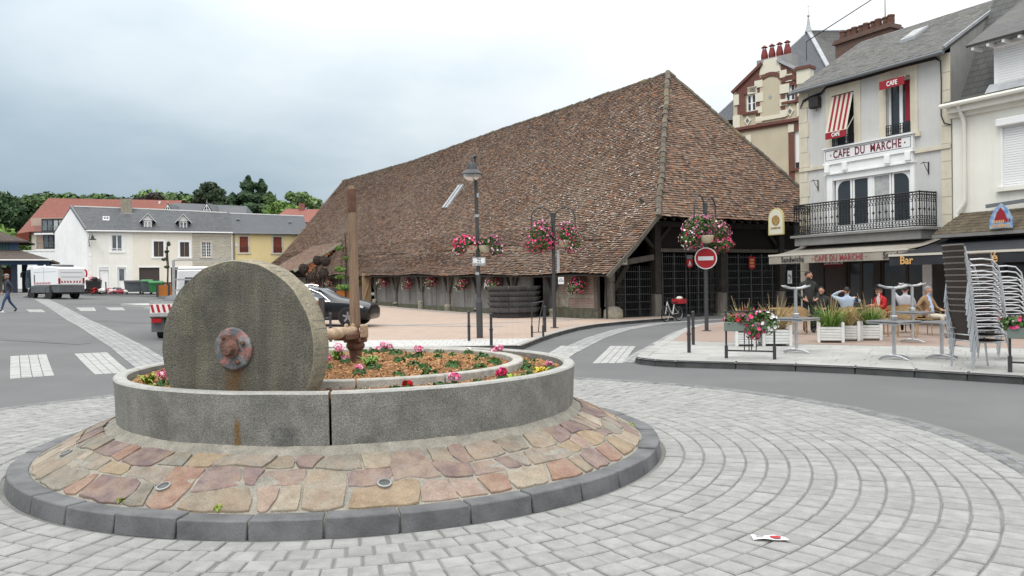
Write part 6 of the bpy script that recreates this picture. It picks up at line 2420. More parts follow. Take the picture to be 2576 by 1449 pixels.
mb.add([S, Lb, Lf], [(0, 1, 2)])
mb.add([S, RR_, Vector((7.5, 10, 13)), Lb], [(0, 1, 2, 3)])
mb.build('rear_roof', 'manor_slate', MN)
mb = MB()
mb.beam(S + Vector((0, -.05, .02)), Rf + Vector((0, -.05, .06)), .3, .1)
mb.build('hip_flashing', 'zinc', MN)
mb = MB()
mb.beam(S + Vector((0, 0, .0)), RR_ + Vector((0, 0, .02)), .16, .1)
mb.beam(S + Vector((0, 0, .0)), Lf + Vector((0, 0, .02)), .1, .08)
mb.build('ridge_flashing', 'zinc', MN)
mb = MB()
mb.lathe([(.28, -.1), (.14, .35), (.06, .95), (.03, 1.0), (.1, 1.06), (.1, 1.14), (.02, 1.2), (.015, 1.9), (.0, 1.95)], 10, S, caps=False)
mb.tube([S + Vector((-.14, 0, 1.8)), S + Vector((.14, 0, 1.8))], .015, 4)
mb.build('finial', 'zinc', MN)
BCH = thing('brick_chimney_stack', 'broad weathered brick chimney stack with a row of clay pots above the cafe roof', 'chimney', (18.9, 42.8, 9.45), R(-62))
spec('chimney_brick', (.15, .085, .065), rough=.92, col2=(.11, .065, .05), scale=2, brick=(.22, .075, .01, (.17, .14, .12), (.16, .085, .065), (.11, .065, .055), 'xz'))
spec('pot_clay', (.15, .075, .055), col2=(.10, .055, .042), scale=5, rough=.9)
mb = MB()
mb.box(-1.6, 1.75, -.4, .4, -4, 5.0)
mb.build('stack', 'chimney_brick', BCH)
mb = MB()
mb.box(-1.72, 1.87, -.52, .52, 5.0, 5.12)
mb.box(-1.66, 1.81, -.46, .46, 5.12, 5.25)
mb.build('stack_cap', 'chimney_brick', BCH)
for k in range(9):
 mb = MB()
 mb.lathe([(.16, -.05), (.19, .2), (.17, .4), (.2, .44), (.18, .52)], 9, (-1.42 + k * .37, .1 * (k % 2), 5.25), jit=.06)
 mb.build('clay_pot', 'pot_clay', BCH, smooth=True)
mb = MB()
mb.tube([(1.2, 0, 5.2), (1.2, 0, 7.1), (-4.2, .3, 6.0), (-4.2, .3, 4.9)], .03, 5)
mb.build('aerial_pole', 'iron_grey', BCH)
# ================================================================== pavements
def off_line(pts, d):
 out = []
 for i, p in enumerate(pts):
  a = Vector(pts[max(0, i - 1)])
  b = Vector(pts[min(len(pts) - 1, i + 1)])
  t = (b - a).normalized()
  out.append((p[0] - t.y * d, p[1] + t.x * d))
 return out
KF = [(2.56, 17.0), (2.61, 16.66), (2.86, 16.25), (3.22, 15.97), (4.27, 15.49), (5.24, 14.98), (6.11, 14.43), (6.86, 13.8), (8.04, 12.7), (10.0, 10.6), (12.5, 7.6), (15, 4.2)]
KL = [(2.56, 17.0), (2.9, 18.2), (3.4, 19.8), (4.0, 21.6), (4.8, 24.2), (5.7, 27.0), (6.6, 29.2), (8.2, 31.0), (10.2, 32.4), (12.3, 33.4)]
side_poly = list(reversed(KL)) + KF[1:] + [(26, 4.2), (26, 30), (14, 34.5)]
side = drape('pavement', side_poly, .118, 'pave_pale', 3)
pink_poly = [(4.0, 21.5), (7.6, 19.6), (9.3, 18.7), (12, 17.4), (18, 14), (26, 10), (26, 30), (14, 34.3), (12.3, 33.2), (10.3, 32.2), (8.4, 30.8), (6.8, 29.0), (5.9, 26.9), (5.0, 24.2)]
drape('terrace_paving', pink_poly, .124, 'pave_red', 3)
mb = MB()
def inside(p, poly):
 x, y = p
 c = False
 for i in range(len(poly)):
  (x1, y1), (x2, y2) = poly[i - 1], poly[i]
  if (y1 > y) != (y2 > y) and x < (x2 - x1) * (y - y1) / (y2 - y1) + x1:
   c = not c
 return c
sr = random.Random(2)
slab_me = []
for w_ in (.6, .48, .72):
 vs, fs = sett_shape(w_ - .008, .392, .03, .004)
 me = bpy.data.meshes.new('paving_slab')
 me.from_pydata(vs, [], fs)
 me.materials.append(M_('pave_pale'))
 slab_me.append((w_, me))
kd = Vector((6.86 - 3.22, 13.8 - 15.97)).normalized()
kn = Vector((-kd.y, kd.x))
kang = math.atan2(kd.y, kd.x)
inner = [(3.0, 16.9)] + off_line(KF[2:], .36) + [(26, 4.6), (26, 10), (18, 14), (12, 17.3), (9.3, 18.6), (7.6, 19.5), (4.05, 21.3), (3.6, 19.8)]
cnt = 0
for j in range(0, 22):
 u = -3 + sr.uniform(0, .5)
 while u < 16:
  w_, me = sr.choice(slab_me)
  c = Vector((3.22, 15.97)) + kd * (u + w_ / 2) + kn * (.56 + j * .4)
  if inside((c.x, c.y), inner) and c.x / c.y < .70 and cnt < 300:
   o = link('paving_slab', me, side, (c.x, c.y, .098 + sr.uniform(-.0015, .0015)), kang)
   cnt += 1
  u += w_
def kerb_run(pts, parent, w_=.28, h0=-.04, h1=.14, step=1.0, mat='kerb_edge', hf=None):
 pts = [Vector(p) for p in pts]
 seg = []
 for a, b in zip(pts, pts[1:]):
  L_ = (b - a).length
  n_ = max(1, round(L_ / step))
  for k in range(n_):
   seg.append((a.lerp(b, k / n_), a.lerp(b, (k + 1) / n_)))
 for a, b in seg:
  d = (b - a).normalized()
  n_ = Vector((-d.y, d.x))
  a2, b2 = a + d * .005, b - d * .005
  g = gz(a.x, a.y)
  mb = MB()
  vs = []
  for (p, q) in ((a2, 0), (b2, 0)):
   for (o_, z) in ((0, h0), (.025, h1), (w_, h1), (w_, h0)):
    vs.append((p.x + n_.x * o_, p.y + n_.y * o_, z + gz(p.x, p.y)))
  mb.add(vs, [(0, 1, 2, 3), (7, 6, 5, 4), (0, 4, 5, 1), (1, 5, 6, 2), (2, 6, 7, 3)])
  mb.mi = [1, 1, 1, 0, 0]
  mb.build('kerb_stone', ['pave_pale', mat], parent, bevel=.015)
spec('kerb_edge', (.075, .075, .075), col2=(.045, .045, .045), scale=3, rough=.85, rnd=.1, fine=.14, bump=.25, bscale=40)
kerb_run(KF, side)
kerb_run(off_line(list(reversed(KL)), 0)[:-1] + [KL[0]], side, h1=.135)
gl = off_line(KL, .32)
gl2 = off_line(KL, .02)
for i in range(len(KL) - 1):
 sett_patch('gutter_setts', [gl[i], gl2[i], gl2[i + 1], gl[i + 1]], 2, 9, 'sett_mid')
KP = [(.2, 20.6), (.42, 21.6), (.81, 23.44), (1.25, 25.2), (1.72, 26.81), (2.35, 28.8), (3.18, 30.62), (4.3, 32.2), (5.6, 33.6), (7.0, 34.9)]
plaza_poly = [(-7.5, 20.8), (-3.0, 20.5)] + KP + [(7.2, 36.6), (3.2, 35.2), (-4, 46), (-12, 58), (-24, 78), (-28, 78), (-19, 62), (-13.5, 48), (-9.5, 34), (-8.2, 26)]
plaza = drape('plaza', plaza_poly, .118, 'pave_pink', 2)
drape('plaza_border', [(-7.4, 20.9), (-3.0, 20.62), (.12, 20.7), (.30, 21.6), (.6, 23.2), (-3.4, 23.2), (-7.6, 23.6)], .124, 'pave_strip', 2)
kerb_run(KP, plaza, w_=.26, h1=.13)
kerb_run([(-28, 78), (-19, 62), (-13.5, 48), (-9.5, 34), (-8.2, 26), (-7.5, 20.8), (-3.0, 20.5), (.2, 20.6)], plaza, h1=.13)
spec('pave_grey_band', (.30, .30, .29), col2=(.26, .26, .25), scale=2, rough=.85, fine=.1)
for q in ([(-6, 31.6), (-.5, 29.9), (-.3, 30.25), (-5.9, 32.0)], [(-5.2, 31.2), (2.5, 33.6), (2.4, 33.9), (-5.3, 31.5)], [(-12, 56.5), (2.6, 34.3), (3.0, 34.6), (-11.6, 56.8)]):
 drape('paving_band', q, .126, 'pave_grey_band', 2)
spec('asphalt_patch', (.125, .125, .125), col2=(.10, .10, .10), scale=.8, rough=.92, fine=.14, fscale=150)
for q in ([(-19, 33), (-14.5, 31), (-13.9, 31.8), (-18.6, 34)], [(-17.5, 24.5), (-12.2, 22.6), (-12.0, 23.0), (-17.4, 25.0)], [(3.6, 31.2), (5.6, 31.6), (5.2, 32.3), (3.4, 31.9)], [(7.6, 34.4), (9.8, 35), (9.5, 35.6), (7.5, 35)], [(-26, 47), (-20, 49.5), (-20.4, 50.4), (-26.4, 48)]):
 drape('asphalt_patch', q, .005, 'asphalt_patch', 2)
spec('island_top', (.42, .415, .39), rough=.85, fine=.1, col2=(.36, .355, .34), scale=3)
isl = [(-22.6, 46.6), (-20.9, 45.6), (-17.6, 45.2), (-16.8, 47.2), (-19, 48.6), (-21.8, 48.2)]
drape('traffic_island', isl, .13, 'island_top', 2, skirt=.2)
isl2 = [(-19.6, 42.9), (-18.6, 42.0), (-15.5, 41.6), (-15.2, 43.4), (-17.6, 43.8)]
drape('traffic_island', isl2, .13, 'island_top', 2, skirt=.2)
# ================================================================== plants in baskets
spec('petal_pink', (.62, .04, .16), rough=.6, pal=[(.62, .03, .13), (.70, .06, .20), (.55, .02, .09), (.66, .10, .25), (.60, .03, .16), (.45, .015, .07)], rnd=.15)
spec('petal_lilac', (.40, .16, .26), rough=.6, pal=[(.30, .08, .16), (.22, .05, .11), (.40, .17, .24), (.16, .03, .06), (.28, .10, .17)], rnd=.15)
spec('petal_white', (.72, .71, .66), rough=.6, rnd=.1)
spec('petal_rose', (.70, .22, .36), rough=.6, pal=[(.66, .15, .30), (.72, .30, .42), (.60, .09, .22), (.76, .50, .57)], rnd=.12)
spec('petal_red', (.50, .012, .015), rough=.6, rnd=.15)
spec('leaf_petunia', (.085, .15, .035), col2=(.05, .095, .028), scale=3, rough=.65, rnd=.3)
spec('leaf_geranium', (.045, .12, .025), col2=(.03, .08, .02), scale=6, rough=.65, rnd=.25)
spec('leaf_lime', (.26, .33, .045), col2=(.18, .26, .04), scale=6, rough=.65, rnd=.2)
spec('leaf_yellow', (.55, .43, .04), rough=.65, rnd=.2)
spec('bowl_beige', (.48, .42, .30), col2=(.40, .35, .25), scale=4, rough=.8)
spec('pole_grey', (.075, .075, .078), col2=(.06, .06, .062), scale=3, rough=.5, metal=.3)
spec('bollard_grey', (.05, .05, .053), rough=.45, metal=.2)
def blob_flowers(parent, blobs, nleaf, nfl, leaf='leaf_petunia', seed=0, lsize=.05, fr=.032):
 """blobs: (cx,cy,cz,rx,ry,rz, [flower mats]) ; builds foliage + one blossom part per colour"""
 random.seed(seed)
 mb = MB()
 fm = {}
 tot = sum(b[3] * b[5] for b in blobs)
 for b in blobs:
  k = b[3] * b[5] / tot
  for i in range(int(nleaf * k)):
   d = rdir()
   q = random.uniform(.45, 1.0)
   leafquad(mb, (b[0] + d.x * b[3] * q, b[1] + d.y * b[4] * q, b[2] + d.z * b[5] * q), lsize * random.uniform(.6, 1.3), d + rdir() * .8)
  for i in range(int(nfl * k)):
   d = rdir()
   q = random.uniform(.93, 1.1)
   m_ = random.choice(b[6])
   flower(fm.setdefault(m_, MB()), (b[0] + d.x * b[3] * q, b[1] + d.y * b[4] * q, b[2] + d.z * b[5] * q), fr * random.uniform(.7, 1.2), d + rdir() * .35 + Vector((0, -.25, .1)))
 fo = mb.build('foliage', leaf, parent, fix=False)
 for m_, q in fm.items():
  o_ = q.build('blossoms', m_, parent, fix=False)
  o_['kind'] = 'stuff'
 return fo
P, LI, WH, RO = 'petal_pink', 'petal_lilac', 'petal_white', 'petal_rose'
def basket(label, loc, rz, blobs, bowl, nleaf, nfl, seed, group=None, fr=.032, lsize=.05):
 nleaf, nfl = int(nleaf * 1.9), int(nfl * 1.35)
 fr *= .82
 blobs = [(b[0], b[1], b[2] - .04, b[3] * 1.06, b[4] * 1.1, b[5] * 1.05, b[6]) for b in blobs]
 t = thing('flower_basket', label, 'flower basket', loc, rz, group)
 if bowl:
  mb = MB()
  r, h = bowl[0] * .8, bowl[1] * .9
  off = bowl[2] if len(bowl) > 2 else (0, 0, 0)
  mb.lathe([(.02, -h), (r * .6, -h * .92), (r * .9, -h * .5), (r, 0), (r * .95, .01)], 14, off)
  mb.build('bowl', 'bowl_beige', t, smooth=True)
 blob_flowers(t, blobs, nleaf, nfl, seed=seed, fr=fr, lsize=lsize)
 return t
HC, HS = math.cos(R(33)), math.sin(R(33))
def HW_(s, t):
 return (3.9 + s * HC - t * HS, 35 + s * HS + t * HC)
wall_b = [(35.16, 1.95, 'pink flower basket under the porch gablet, farthest along the hall wall'),
 (32.05, 2.0, 'second farthest flower basket on the hall wall, behind the black car'),
 (22.16, 1.98, 'flower basket just beside the open wooden hall door'),
 (18.49, 1.84, 'low hanging flower basket with much foliage on the middle of the hall wall'),
 (15.26, 1.95, 'dense pink flower basket high on the middle of the hall wall'),
 (11.57, 1.78, 'pink and white flower basket on the hall wall left of the lamp post'),
 (8.2, 1.74, 'pink and white flower basket on the hall wall right of the lamp post'),
 (1.21, 1.62, 'flower basket hanging on the red brick wall panel')]
for i, (t, z, lab) in enumerate(wall_b):
 x, y = HW_(-.42, t)
 r_ = random.Random(i + 40)
 bl = [(.05, 0, .05, .44, .30, .36, [P, P, RO, P]), (-.36, -.05, -.08, .24, .22, .34, [WH]), (.22, 0, .0, .24, .22, .28, [P, RO, LI]), (0, 0, .25, .26, .2, .14, [LI, P])]
 basket(lab, (x, y, z), R(33 - 90) + r_.uniform(-.2, .2), bl, (.24, .2), 420, 130, 60 + i, 'flower baskets along the hall wall', fr=.042, lsize=.06)
def hoop_pole(label, loc, rz, span=.36):
 t = thing('flower_pole', label, 'pole', loc, rz, 'hooped flower poles')
 mb = MB()
 mb.tube([(0, 0, 0), (0, 0, 3.75)], .062, 12)
 mb.tube([(0, 0, 3.75), (0, 0, 4.05)], .075, 12)
 mb.build('pole', 'pole_grey', t, smooth=True)
 mb = MB()
 mb.lathe([(.15, 0), (.15, .02), (.08, .03)], 12)
 mb.build('base_plate', 'pole_grey', t)
 for s_ in (-1, 1):
  mb = MB()
  pts = [(s_ * .06, 0, 3.7)] + [(s_ * (.06 + span - span * math.cos(a)), 0, 3.9 + span * math.sin(a)) for a in [R(180) * q / 12 for q in range(13)]] + [(s_ * (.06 + 2 * span), 0, 3.55)]
  mb.tube(pts, .024, 8)
  mb.build('hoop', 'pole_grey', t, smooth=True)
 return t
hp1 = hoop_pole('dark pole with two hoops holding petunia baskets before the brick corner of the hall', (1.49, 28.56, .12), R(4))
hp2 = hoop_pole('dark hooped flower pole carrying the round no entry sign', (6.14, 25.53, .12), R(52))
basket('big petunia basket on the left hoop of the pole by the hall corner', (1.02, 28.5, 3.35), 0, [(0, 0, .12, .45, .42, .42, [LI, LI, RO, P]), (-.05, 0, -.25, .52, .45, .28, [P, P, P, LI]), (.1, 0, .42, .3, .3, .2, [LI, RO])], (.3, .3), 1300, 330, 81, fr=.045)
basket('smaller petunia basket on the right hoop of the pole by the hall corner', (1.98, 28.6, 3.3), 0, [(0, 0, .1, .42, .4, .45, [LI, LI, P, RO]), (.15, 0, -.22, .32, .35, .25, [P, RO]), (-.05, 0, .42, .28, .3, .18, [LI, RO])], (.3, .28, (-.1, -.1, -.1)), 1100, 240, 82, fr=.042)
basket('petunia basket over the no entry sign, on its left hoop', (5.86, 25.15, 3.2), 0, [(0, 0, .2, .48, .42, .38, [LI, LI, LI, RO]), (-.25, 0, -.1, .36, .36, .35, [LI, P, WH]), (.1, 0, .45, .36, .3, .16, [RO, LI])], (.27, .26, (.18, -.22, -.1)), 1300, 300, 83, fr=.04)
basket('petunia basket over the no entry sign, on its right hoop', (6.5, 25.9, 3.15), 0, [(0, 0, .15, .5, .42, .38, [LI, LI, RO, P]), (.1, 0, -.22, .5, .4, .28, [P, P, P, RO]), (0, 0, .42, .34, .3, .16, [LI, RO])], (.27, .26), 1300, 320, 84, fr=.042)
spec('sign_red', (.38, .018, .024), rough=.45)
ns = thing('no_entry_sign', 'round red no entry sign with white bar', 'road sign', (6.12, 25.44, 2.42), R(-12))
mb = MB()
T = Matrix.Rotation(R(90), 3, 'X')
mb.lathe([(.0, -.012), (.335, -.012), (.345, .0), (.335, .012), (.0, .012)], 40, (0, 0, 0), T, caps=False)
mb.build('rim', 'sign_white', ns, smooth=True)
mb = MB()
mb.lathe([(.0, .0145), (.312, .0145)], 40, (0, 0, 0), T, caps=False)
mb.build('red_disc', 'sign_red', ns)
mb = MB()
mb.box(-.235, .235, -.022, -.017, -.062, .062)
mb.build('white_bar', 'sign_white', ns)
mb = MB()
mb.box(-.05, .05, .012, .07, -.03, .03)
mb.build('clamp', 'pole_grey', ns)
np_ = thing('street_plate', 'small white plate hanging on the hooped pole by the brick wall', 'sign', (1.66, 28.5, .12), R(4))
mb = MB()
mb.box(-.06, .03, -.02, .02, 1.95, 2.75)
mb.build('strip', 'zinc', np_)
mb = MB()
mb.box(-.03, .17, -.035, -.02, 1.55, 1.80)
pp = mb.build('plate', 'sign_white', np_)
scribble(pp, .02, .12, 1.73, .035, -.036, 'letter_black', 1)
scribble(pp, -.01, .15, 1.66, .04, -.036, 'letter_black', 2)
lp = thing('lamp_post', 'dark lamp post with bell shaped lantern in the square', 'street lamp', (-.97, 23.82, .12), 0)
mb = MB()
mb.tube([(0, 0, 0), (0, 0, .0), (-.005, 0, 1.05)], .095, 14)
mb.tube([(-.005, 0, 1.05), (-.006, 0, 1.2)], [.095, .058], 14)
mb.tube([(-.006, 0, 1.2), (-.03, 0, 3.0), (-.06, 0, 5.1)], [.058, .054, .05], 12)
mb.build('pole', 'pole_grey', lp, smooth=True)
mb = MB()
mb.tube([(-.06, 0, 4.9), (-.06, 0, 5.3), (-.08, 0, 5.36), (-.10, -.0, 5.37), (-.14, -.1, 5.3), (-.155, -.14, 5.15)], .032, 8)
mb.ball((-.065, 0, 5.35), .06, 10, 8)
mb.build('swan_neck', 'pole_grey', lp, smooth=True)
mb = MB()
mb.lathe([(.03, .30), (.10, .28), (.14, .2), (.16, .08), (.30, -.02), (.335, -.06), (.33, -.075), (.28, -.07)], 22, (-.155, -.14, 4.87), caps=False)
mb.build('lantern_hood', 'pole_grey', lp, smooth=True)
spec('lamp_glass', (.50, .50, .47), rough=.15, trans=.4, spec=.5)
mb = MB()
mb.lathe([(.27, -.07), (.24, -.16), (.14, -.23), (.0, -.25)], 18, (-.155, -.14, 4.87), caps=False)
mb.build('lantern_glass', 'lamp_glass', lp, smooth=True)
mb = MB()
mb.cbox((-.02, -.07, 4.75), (.05, .05, .18))
mb.cbox((-.0, -.07, 4.2), (.06, .05, .12))
mb.build('control_box', 'zinc', lp)
for z in (3.6, 1.9):
 mb = MB()
 mb.tube([(-.035, 0, z - .04), (-.035, 0, z + .04)], .068, 12)
 mb.build('clamp_band', 'zinc', lp)
basket('left basket of bright pink petunias on the lamp post', (-1.36, 23.75, 2.9), 0, [(0, 0, .05, .34, .26, .24, [P, P, P, RO]), (-.15, 0, -.12, .2, .2, .16, [P, WH, RO])], None, 650, 190, 91, fr=.042)
basket('right basket of faded petunias with white blooms on the lamp post', (-.60, 23.78, 2.9), 0, [(0, 0, .03, .34, .26, .26, [LI, LI, RO, LI]), (.15, 0, -.12, .22, .2, .2, [WH, LI, RO])], None, 800, 170, 92, fr=.036)
tr = thing('flower_trough', 'beige half round flower troughs clamped round the lamp post', 'planter', (-.98, 23.75, 2.6))
for s_ in (-1, 1):
 mb = MB()
 mb.lathe([(.06, .03), (.15, .06), (.2, .16), (.21, .24)], 12, (s_ * .22, 0, 0))
 mb.build('bowl', 'bowl_beige', tr, smooth=True)
rp_ = thing('street_name_sign', 'white street name plate lettered Place de la Republique on the lamp post', 'sign', (-.96, 23.72, 2.37), R(3))
mb = MB()
mb.box(-.19, .19, -.012, .012, -.12, .12)
pl = mb.build('plate', 'sign_white', rp_)
mb = MB()
for (a, b, c, d) in ((-.18, .18, -.113, -.106), (-.18, .18, .106, .113), (-.18, -.173, -.106, .106), (.173, .18, -.106, .106)):
 mb.box(a, b, -.015, -.012, c, d)
mb.build('border', 'letter_black', pl)
text_mesh('lettering', 'Place\nde la\nR\u00c9PUBLIQUE', .075, 'letter_black', pl, Matrix.Translation((0, -.015, .0)) @ FACE, bold=.001, ext=.001, sx=.80)
bo = thing('bollard', 'dark metal bollard nearest the pavement nose, in front of its pair', 'bollard', (3.89, 17.81, .12), 0, 'dark bollards')
mb = MB()
mb.tube([(0, 0, 0), (0, 0, .42)], .04, 12)
mb.build('lower_shaft', 'bollard_grey', bo, smooth=True)
mb = MB()
mb.tube([(0, 0, .41), (0, 0, .44)], .052, 12)
mb.build('ring', 'bollard_grey', bo, smooth=True)
mb = MB()
mb.tube([(0, 0, .44), (0, 0, .80)], .035, 12)
mb.build('upper_shaft', 'bollard_grey', bo, smooth=True)
mb = MB()
mb.lathe([(.042, .79), (.044, .82), (.03, .84), (.0, .85)], 12, caps=False)
mb.build('cap', 'bollard_grey', bo, smooth=True)
for loc, lab in (((4.48, 20.02, .12), 'dark metal bollard standing behind its twin on the pavement, by the no entry pole'),
 ((-1.22, 22.54, .12), 'dark bollard just left of the lamp post foot'),
 ((-.55, 20.68, .12), 'dark bollard just right of the lamp post, nearest the flower bed'),
 ((1.06, 26.3, .12), 'dark bollard beside the hooped pole and the cycle rack'),
 ((-5.1, 22.6, .12), 'dark bollard between the millstone and the black car door'),
 ((-19.0, 46.0, .80), 'left of two dark bollards on the far traffic island'),
 ((-18.35, 45.9, .78), 'right of two dark bollards on the far traffic island')):
 dup(bo, lab, loc)
ck = thing('cycle_rack', 'low dark tubular cycle rack with slanted bar by the kerb', 'cycle rack', (.72, 23.9, .12), R(20))
for x in (-.16, .2):
 mb = MB()
 mb.tube([(x, 0, 0), (x, 0, .34)], .034, 8)
 mb.tube([(x, 0, .34), (x + .02, 0, 1.0)], .018, 8)
 mb.build('post', 'bollard_grey', ck)
mb = MB()
mb.tube([(-.14, 0, 1.0), (.22, 0, 1.05)], .018, 8)
mb.tube([(.22, 0, 1.05), (.08, 0, .5), (.05, 0, .15)], .016, 8)
mb.tube([(-.16, 0, .14), (.2, 0, .14)], .012, 8)
mb.build('bar', 'bollard_grey', ck)
oc = thing('octagonal_planter', 'large dark octagonal planter of overlapping flared panels', 'planter', (*HW_(-1.75, 4.3), .1), R(33 + 22.5))
spec('dark_panel', (.12, .122, .126), col2=(.085, .087, .09), scale=4, rough=.5, rnd=.12)
mb = MB()
mb.lathe([(1.15, 0), (1.15, .26), (1.2, .28)], 8)
mb.build('base_ring', 'iron_dark', oc)
for tier in range(5):
 z0 = .26 + tier * .245
 for k in range(8):
  a0, a1 = 2 * PI * k / 8, 2 * PI * (k + 1) / 8
  for half in (0, 1):
   mb = MB()
   am, bm_ = half / 2 + .012, half / 2 + .488
   r0, r1 = 1.13, 1.28 + tier * .012
   P0 = Vector((math.cos(a0), math.sin(a0), 0))
   P1 = Vector((math.cos(a1), math.sin(a1), 0))
   q = [P0.lerp(P1, am) * r0, P0.lerp(P1, bm_) * r0, P0.lerp(P1, bm_) * r1, P0.lerp(P1, am) * r1]
   zz = [z0, z0, z0 + .255, z0 + .255]
   vs = [Vector((p.x, p.y, z)) for p, z in zip(q, zz)]
   n_ = (P0 + P1).normalized() * .02
   mb.add(vs + [v - n_ for v in vs], [(0, 1, 2, 3), (7, 6, 5, 4), (0, 4, 5, 1), (1, 5, 6, 2), (2, 6, 7, 3), (3, 7, 4, 0)])
   mb.build('panel', 'dark_panel', oc)
mb = MB()
mb.lathe([(1.2, 1.4), (.0, 1.42)], 8, caps=False)
mb.build('soil', 'mulch', oc)
spec('planter_orange', (.42, .15, .03), col2=(.36, .125, .025), scale=2, rough=.7)
spec('planter_post', (.045, .047, .055), rough=.6)
def orange_planter(label, loc, rz, w_=1.5, h_=.85):
 t = thing('box_planter', label, 'planter', loc, rz, 'orange box planters')
 for (x, y) in ((-1, -1), (1, -1), (1, 1), (-1, 1), (0, -1), (0, 1)):
  mb = MB()
  mb.cbox((x * w_ / 2, y * w_ / 2, h_ / 2 + .05), (.13, .13, h_ + .1))
  mb.build('corner_post', 'planter_post', t)
 for (x0, x1, y0, y1) in ((-w_ / 2, w_ / 2, -w_ / 2 - .03, -w_ / 2 + .03), (-w_ / 2, w_ / 2, w_ / 2 - .03, w_ / 2 + .03), (-w_ / 2 - .03, -w_ / 2 + .03, -w_ / 2, w_ / 2), (w_ / 2 - .03, w_ / 2 + .03, -w_ / 2, w_ / 2)):
  mb = MB()
  mb.box(x0, x1, y0, y1, .08, h_)
  mb.build('side_panel', 'planter_orange', t)
 mb = MB()
 mb.box(-w_ / 2, w_ / 2, -w_ / 2, w_ / 2, h_ - .12, h_ - .08)
 mb.build('soil', 'mulch', t)
 return t
ox, oy = HW_(-1.6, 26.6)
og = gz(ox, oy) + .12
orange_planter('orange box planter with dark posts by the open hall door', (ox, oy, og), R(33))
tree('cloud_pruned_pine', 'tall thin cloud pruned pine in the orange planter, behind the wooden post', (ox + .35, oy - .3, og + .8), [(0, 0, .25, .75, .7, .25), (.7, .2, .55, .4, .4, .3), (-.35, 0, 1.0, .45, .35, .14), (-.35, 0, 1.55, .4, .4, .2), (-.4, 0, 3.0, .35, .3, .16), (.1, 0, 2.3, .3, .3, .12)], 'leaf_bright', 900, .12, 4.1, .06, seed=31, branches=6)
ox2, oy2 = -6.62, 26.6
orange_planter('orange box planter beside the millstone in front of the black car', (ox2, oy2, gz(ox2, oy2) + .12), R(8), .66, 1.02)
ox3, oy3 = -26.6, 62.5
orange_planter('orange box planter far left, behind the white truck', (ox3, oy3, gz(ox3, oy3) + .1), R(25), 1.6, .9)
tree('cloud_pruned_tree', 'twisted bare cloud pruned tree standing up behind the tipper truck', (ox3 - .1, oy3, gz(ox3, oy3) + 1), [(0, 0, 2.6, .18, .2, .12), (-.2, 0, 2.0, .22, .2, .12), (.0, 0, 1.4, .2, .2, .14), (.15, 0, 3.2, .15, .15, .2)], 'leaf_pine', 260, .1, 3.3, .06, seed=32, branches=4)
bt = thing('ball_topiary', 'cluster of dark brown withered topiary balls peeping over the millstone', 'shrub', (-12.4, 51, .6))
mb = MB()
mb.tube([(0, 0, 0), (0, 0, 2.4)], .06, 6)
bt_b = [(-.75, 0, 2.25), (.1, .2, 2.75), (.65, -.1, 2.7), (.5, 0, 1.95), (-.25, -.1, 1.7)]
for b in bt_b:
 mb.tube([(0, 0, 1.6), b], .035, 5)
mb.build('stem', 'bark', bt)
spec('withered', (.055, .04, .034), col2=(.04, .03, .026), scale=8, rough=.95, rnd=.3)
for b in bt_b:
 mb = MB()
 random.seed(9)
 mb.ball(b, .3, 10, 8, .06)
 for k in range(120):
  d = rdir()
  leafquad(mb, Vector(b) + d * .31, .09, d + rdir() * .7)
 mb.build('foliage_ball', 'withered', bt, fix=False)
for (s, z, nm, lab) in ((5.19, 2.63, 'a', 'red shield sign with a white letter A hanging on the hall gate'), (9.5, 2.6, 'c', 'red sign with a golden crest on the hall gate')):
 x, y = HW_(s, -.12)
 t = thing('gate_sign', lab, 'sign', (x, y, z), R(33 - 10))
 if nm == 'a':
  mb = MB()
  mb.prism([(-.17, .1), (.17, .1), (.17, -.18), (.1, -.27), (0, -.3), (-.1, -.27), (-.17, -.18)], -.012, .012, lambda a, b, h_: (a, h_, b))
  pl = mb.build('shield', 'sign_red', t)
  text_mesh('lettering', 'A', .34, 'sign_white', pl, Matrix.Translation((0, -.014, -.09)) @ FACE, bold=.012, ext=.002, sx=.6)
  mb = MB()
  mb.box(-.16, .16, -.012, .012, .12, .30)
  mb.build('upper_plate', 'gutter_grey', t)
  mb = MB()
  mb.tube([(0, .03, .3), (0, .03, -2.5)], .025, 6)
  mb.build('pole', 'iron_dark', t)
 else:
  mb = MB()
  mb.prism([(-.2, .28), (.2, .28), (.2, -.28), (0, -.34), (-.2, -.28)], -.012, .012, lambda a, b, h_: (a, h_, b))
  pl = mb.build('plate', 'sign_red', t)
  for (px, pz) in ((0, .12), (-.02, -.03), (.0, -.18)):
   mb = MB()
   mb.prism([(px - .12, pz + .03), (px - .03, pz + .06), (px + .09, pz + .04), (px + .13, pz), (px + .08, pz - .05), (px + .0, pz - .02), (px - .1, pz - .05)], -.02, -.012, lambda a, b, h_: (a, h_, b))
   mb.build('crest_lion', 'letter_gold', pl)
x, y = HW_(1.0, -.2)
t = thing('street_plate', 'small pale street plate on the timber corner brace of the hall', 'sign', (x, y, 2.65), R(20))
mb = MB()
mb.box(-.24, .24, -.01, .01, -.17, .17)
pl = mb.build('plate', 'sign_pale', t)
scribble(pl, -.04, .06, .06, .06, -.012, 'letter_black', 3)
scribble(pl, -.2, .2, -.05, .08, -.012, 'letter_black', 4)
x, y = HW_(12.27, -.18)
t = thing('poster', 'small framed white poster on the hall gate next to the cafe', 'poster', (x, y, 1.85), R(33))
mb = MB()
mb.box(-.2, .2, -.012, .012, -.36, .36)
pl = mb.build('frame', 'iron_dark', t)
mb = MB()
mb.box(-.17, .17, -.016, -.012, -.33, .33)
pq = mb.build('sheet', 'sign_white', t)
mb = MB()
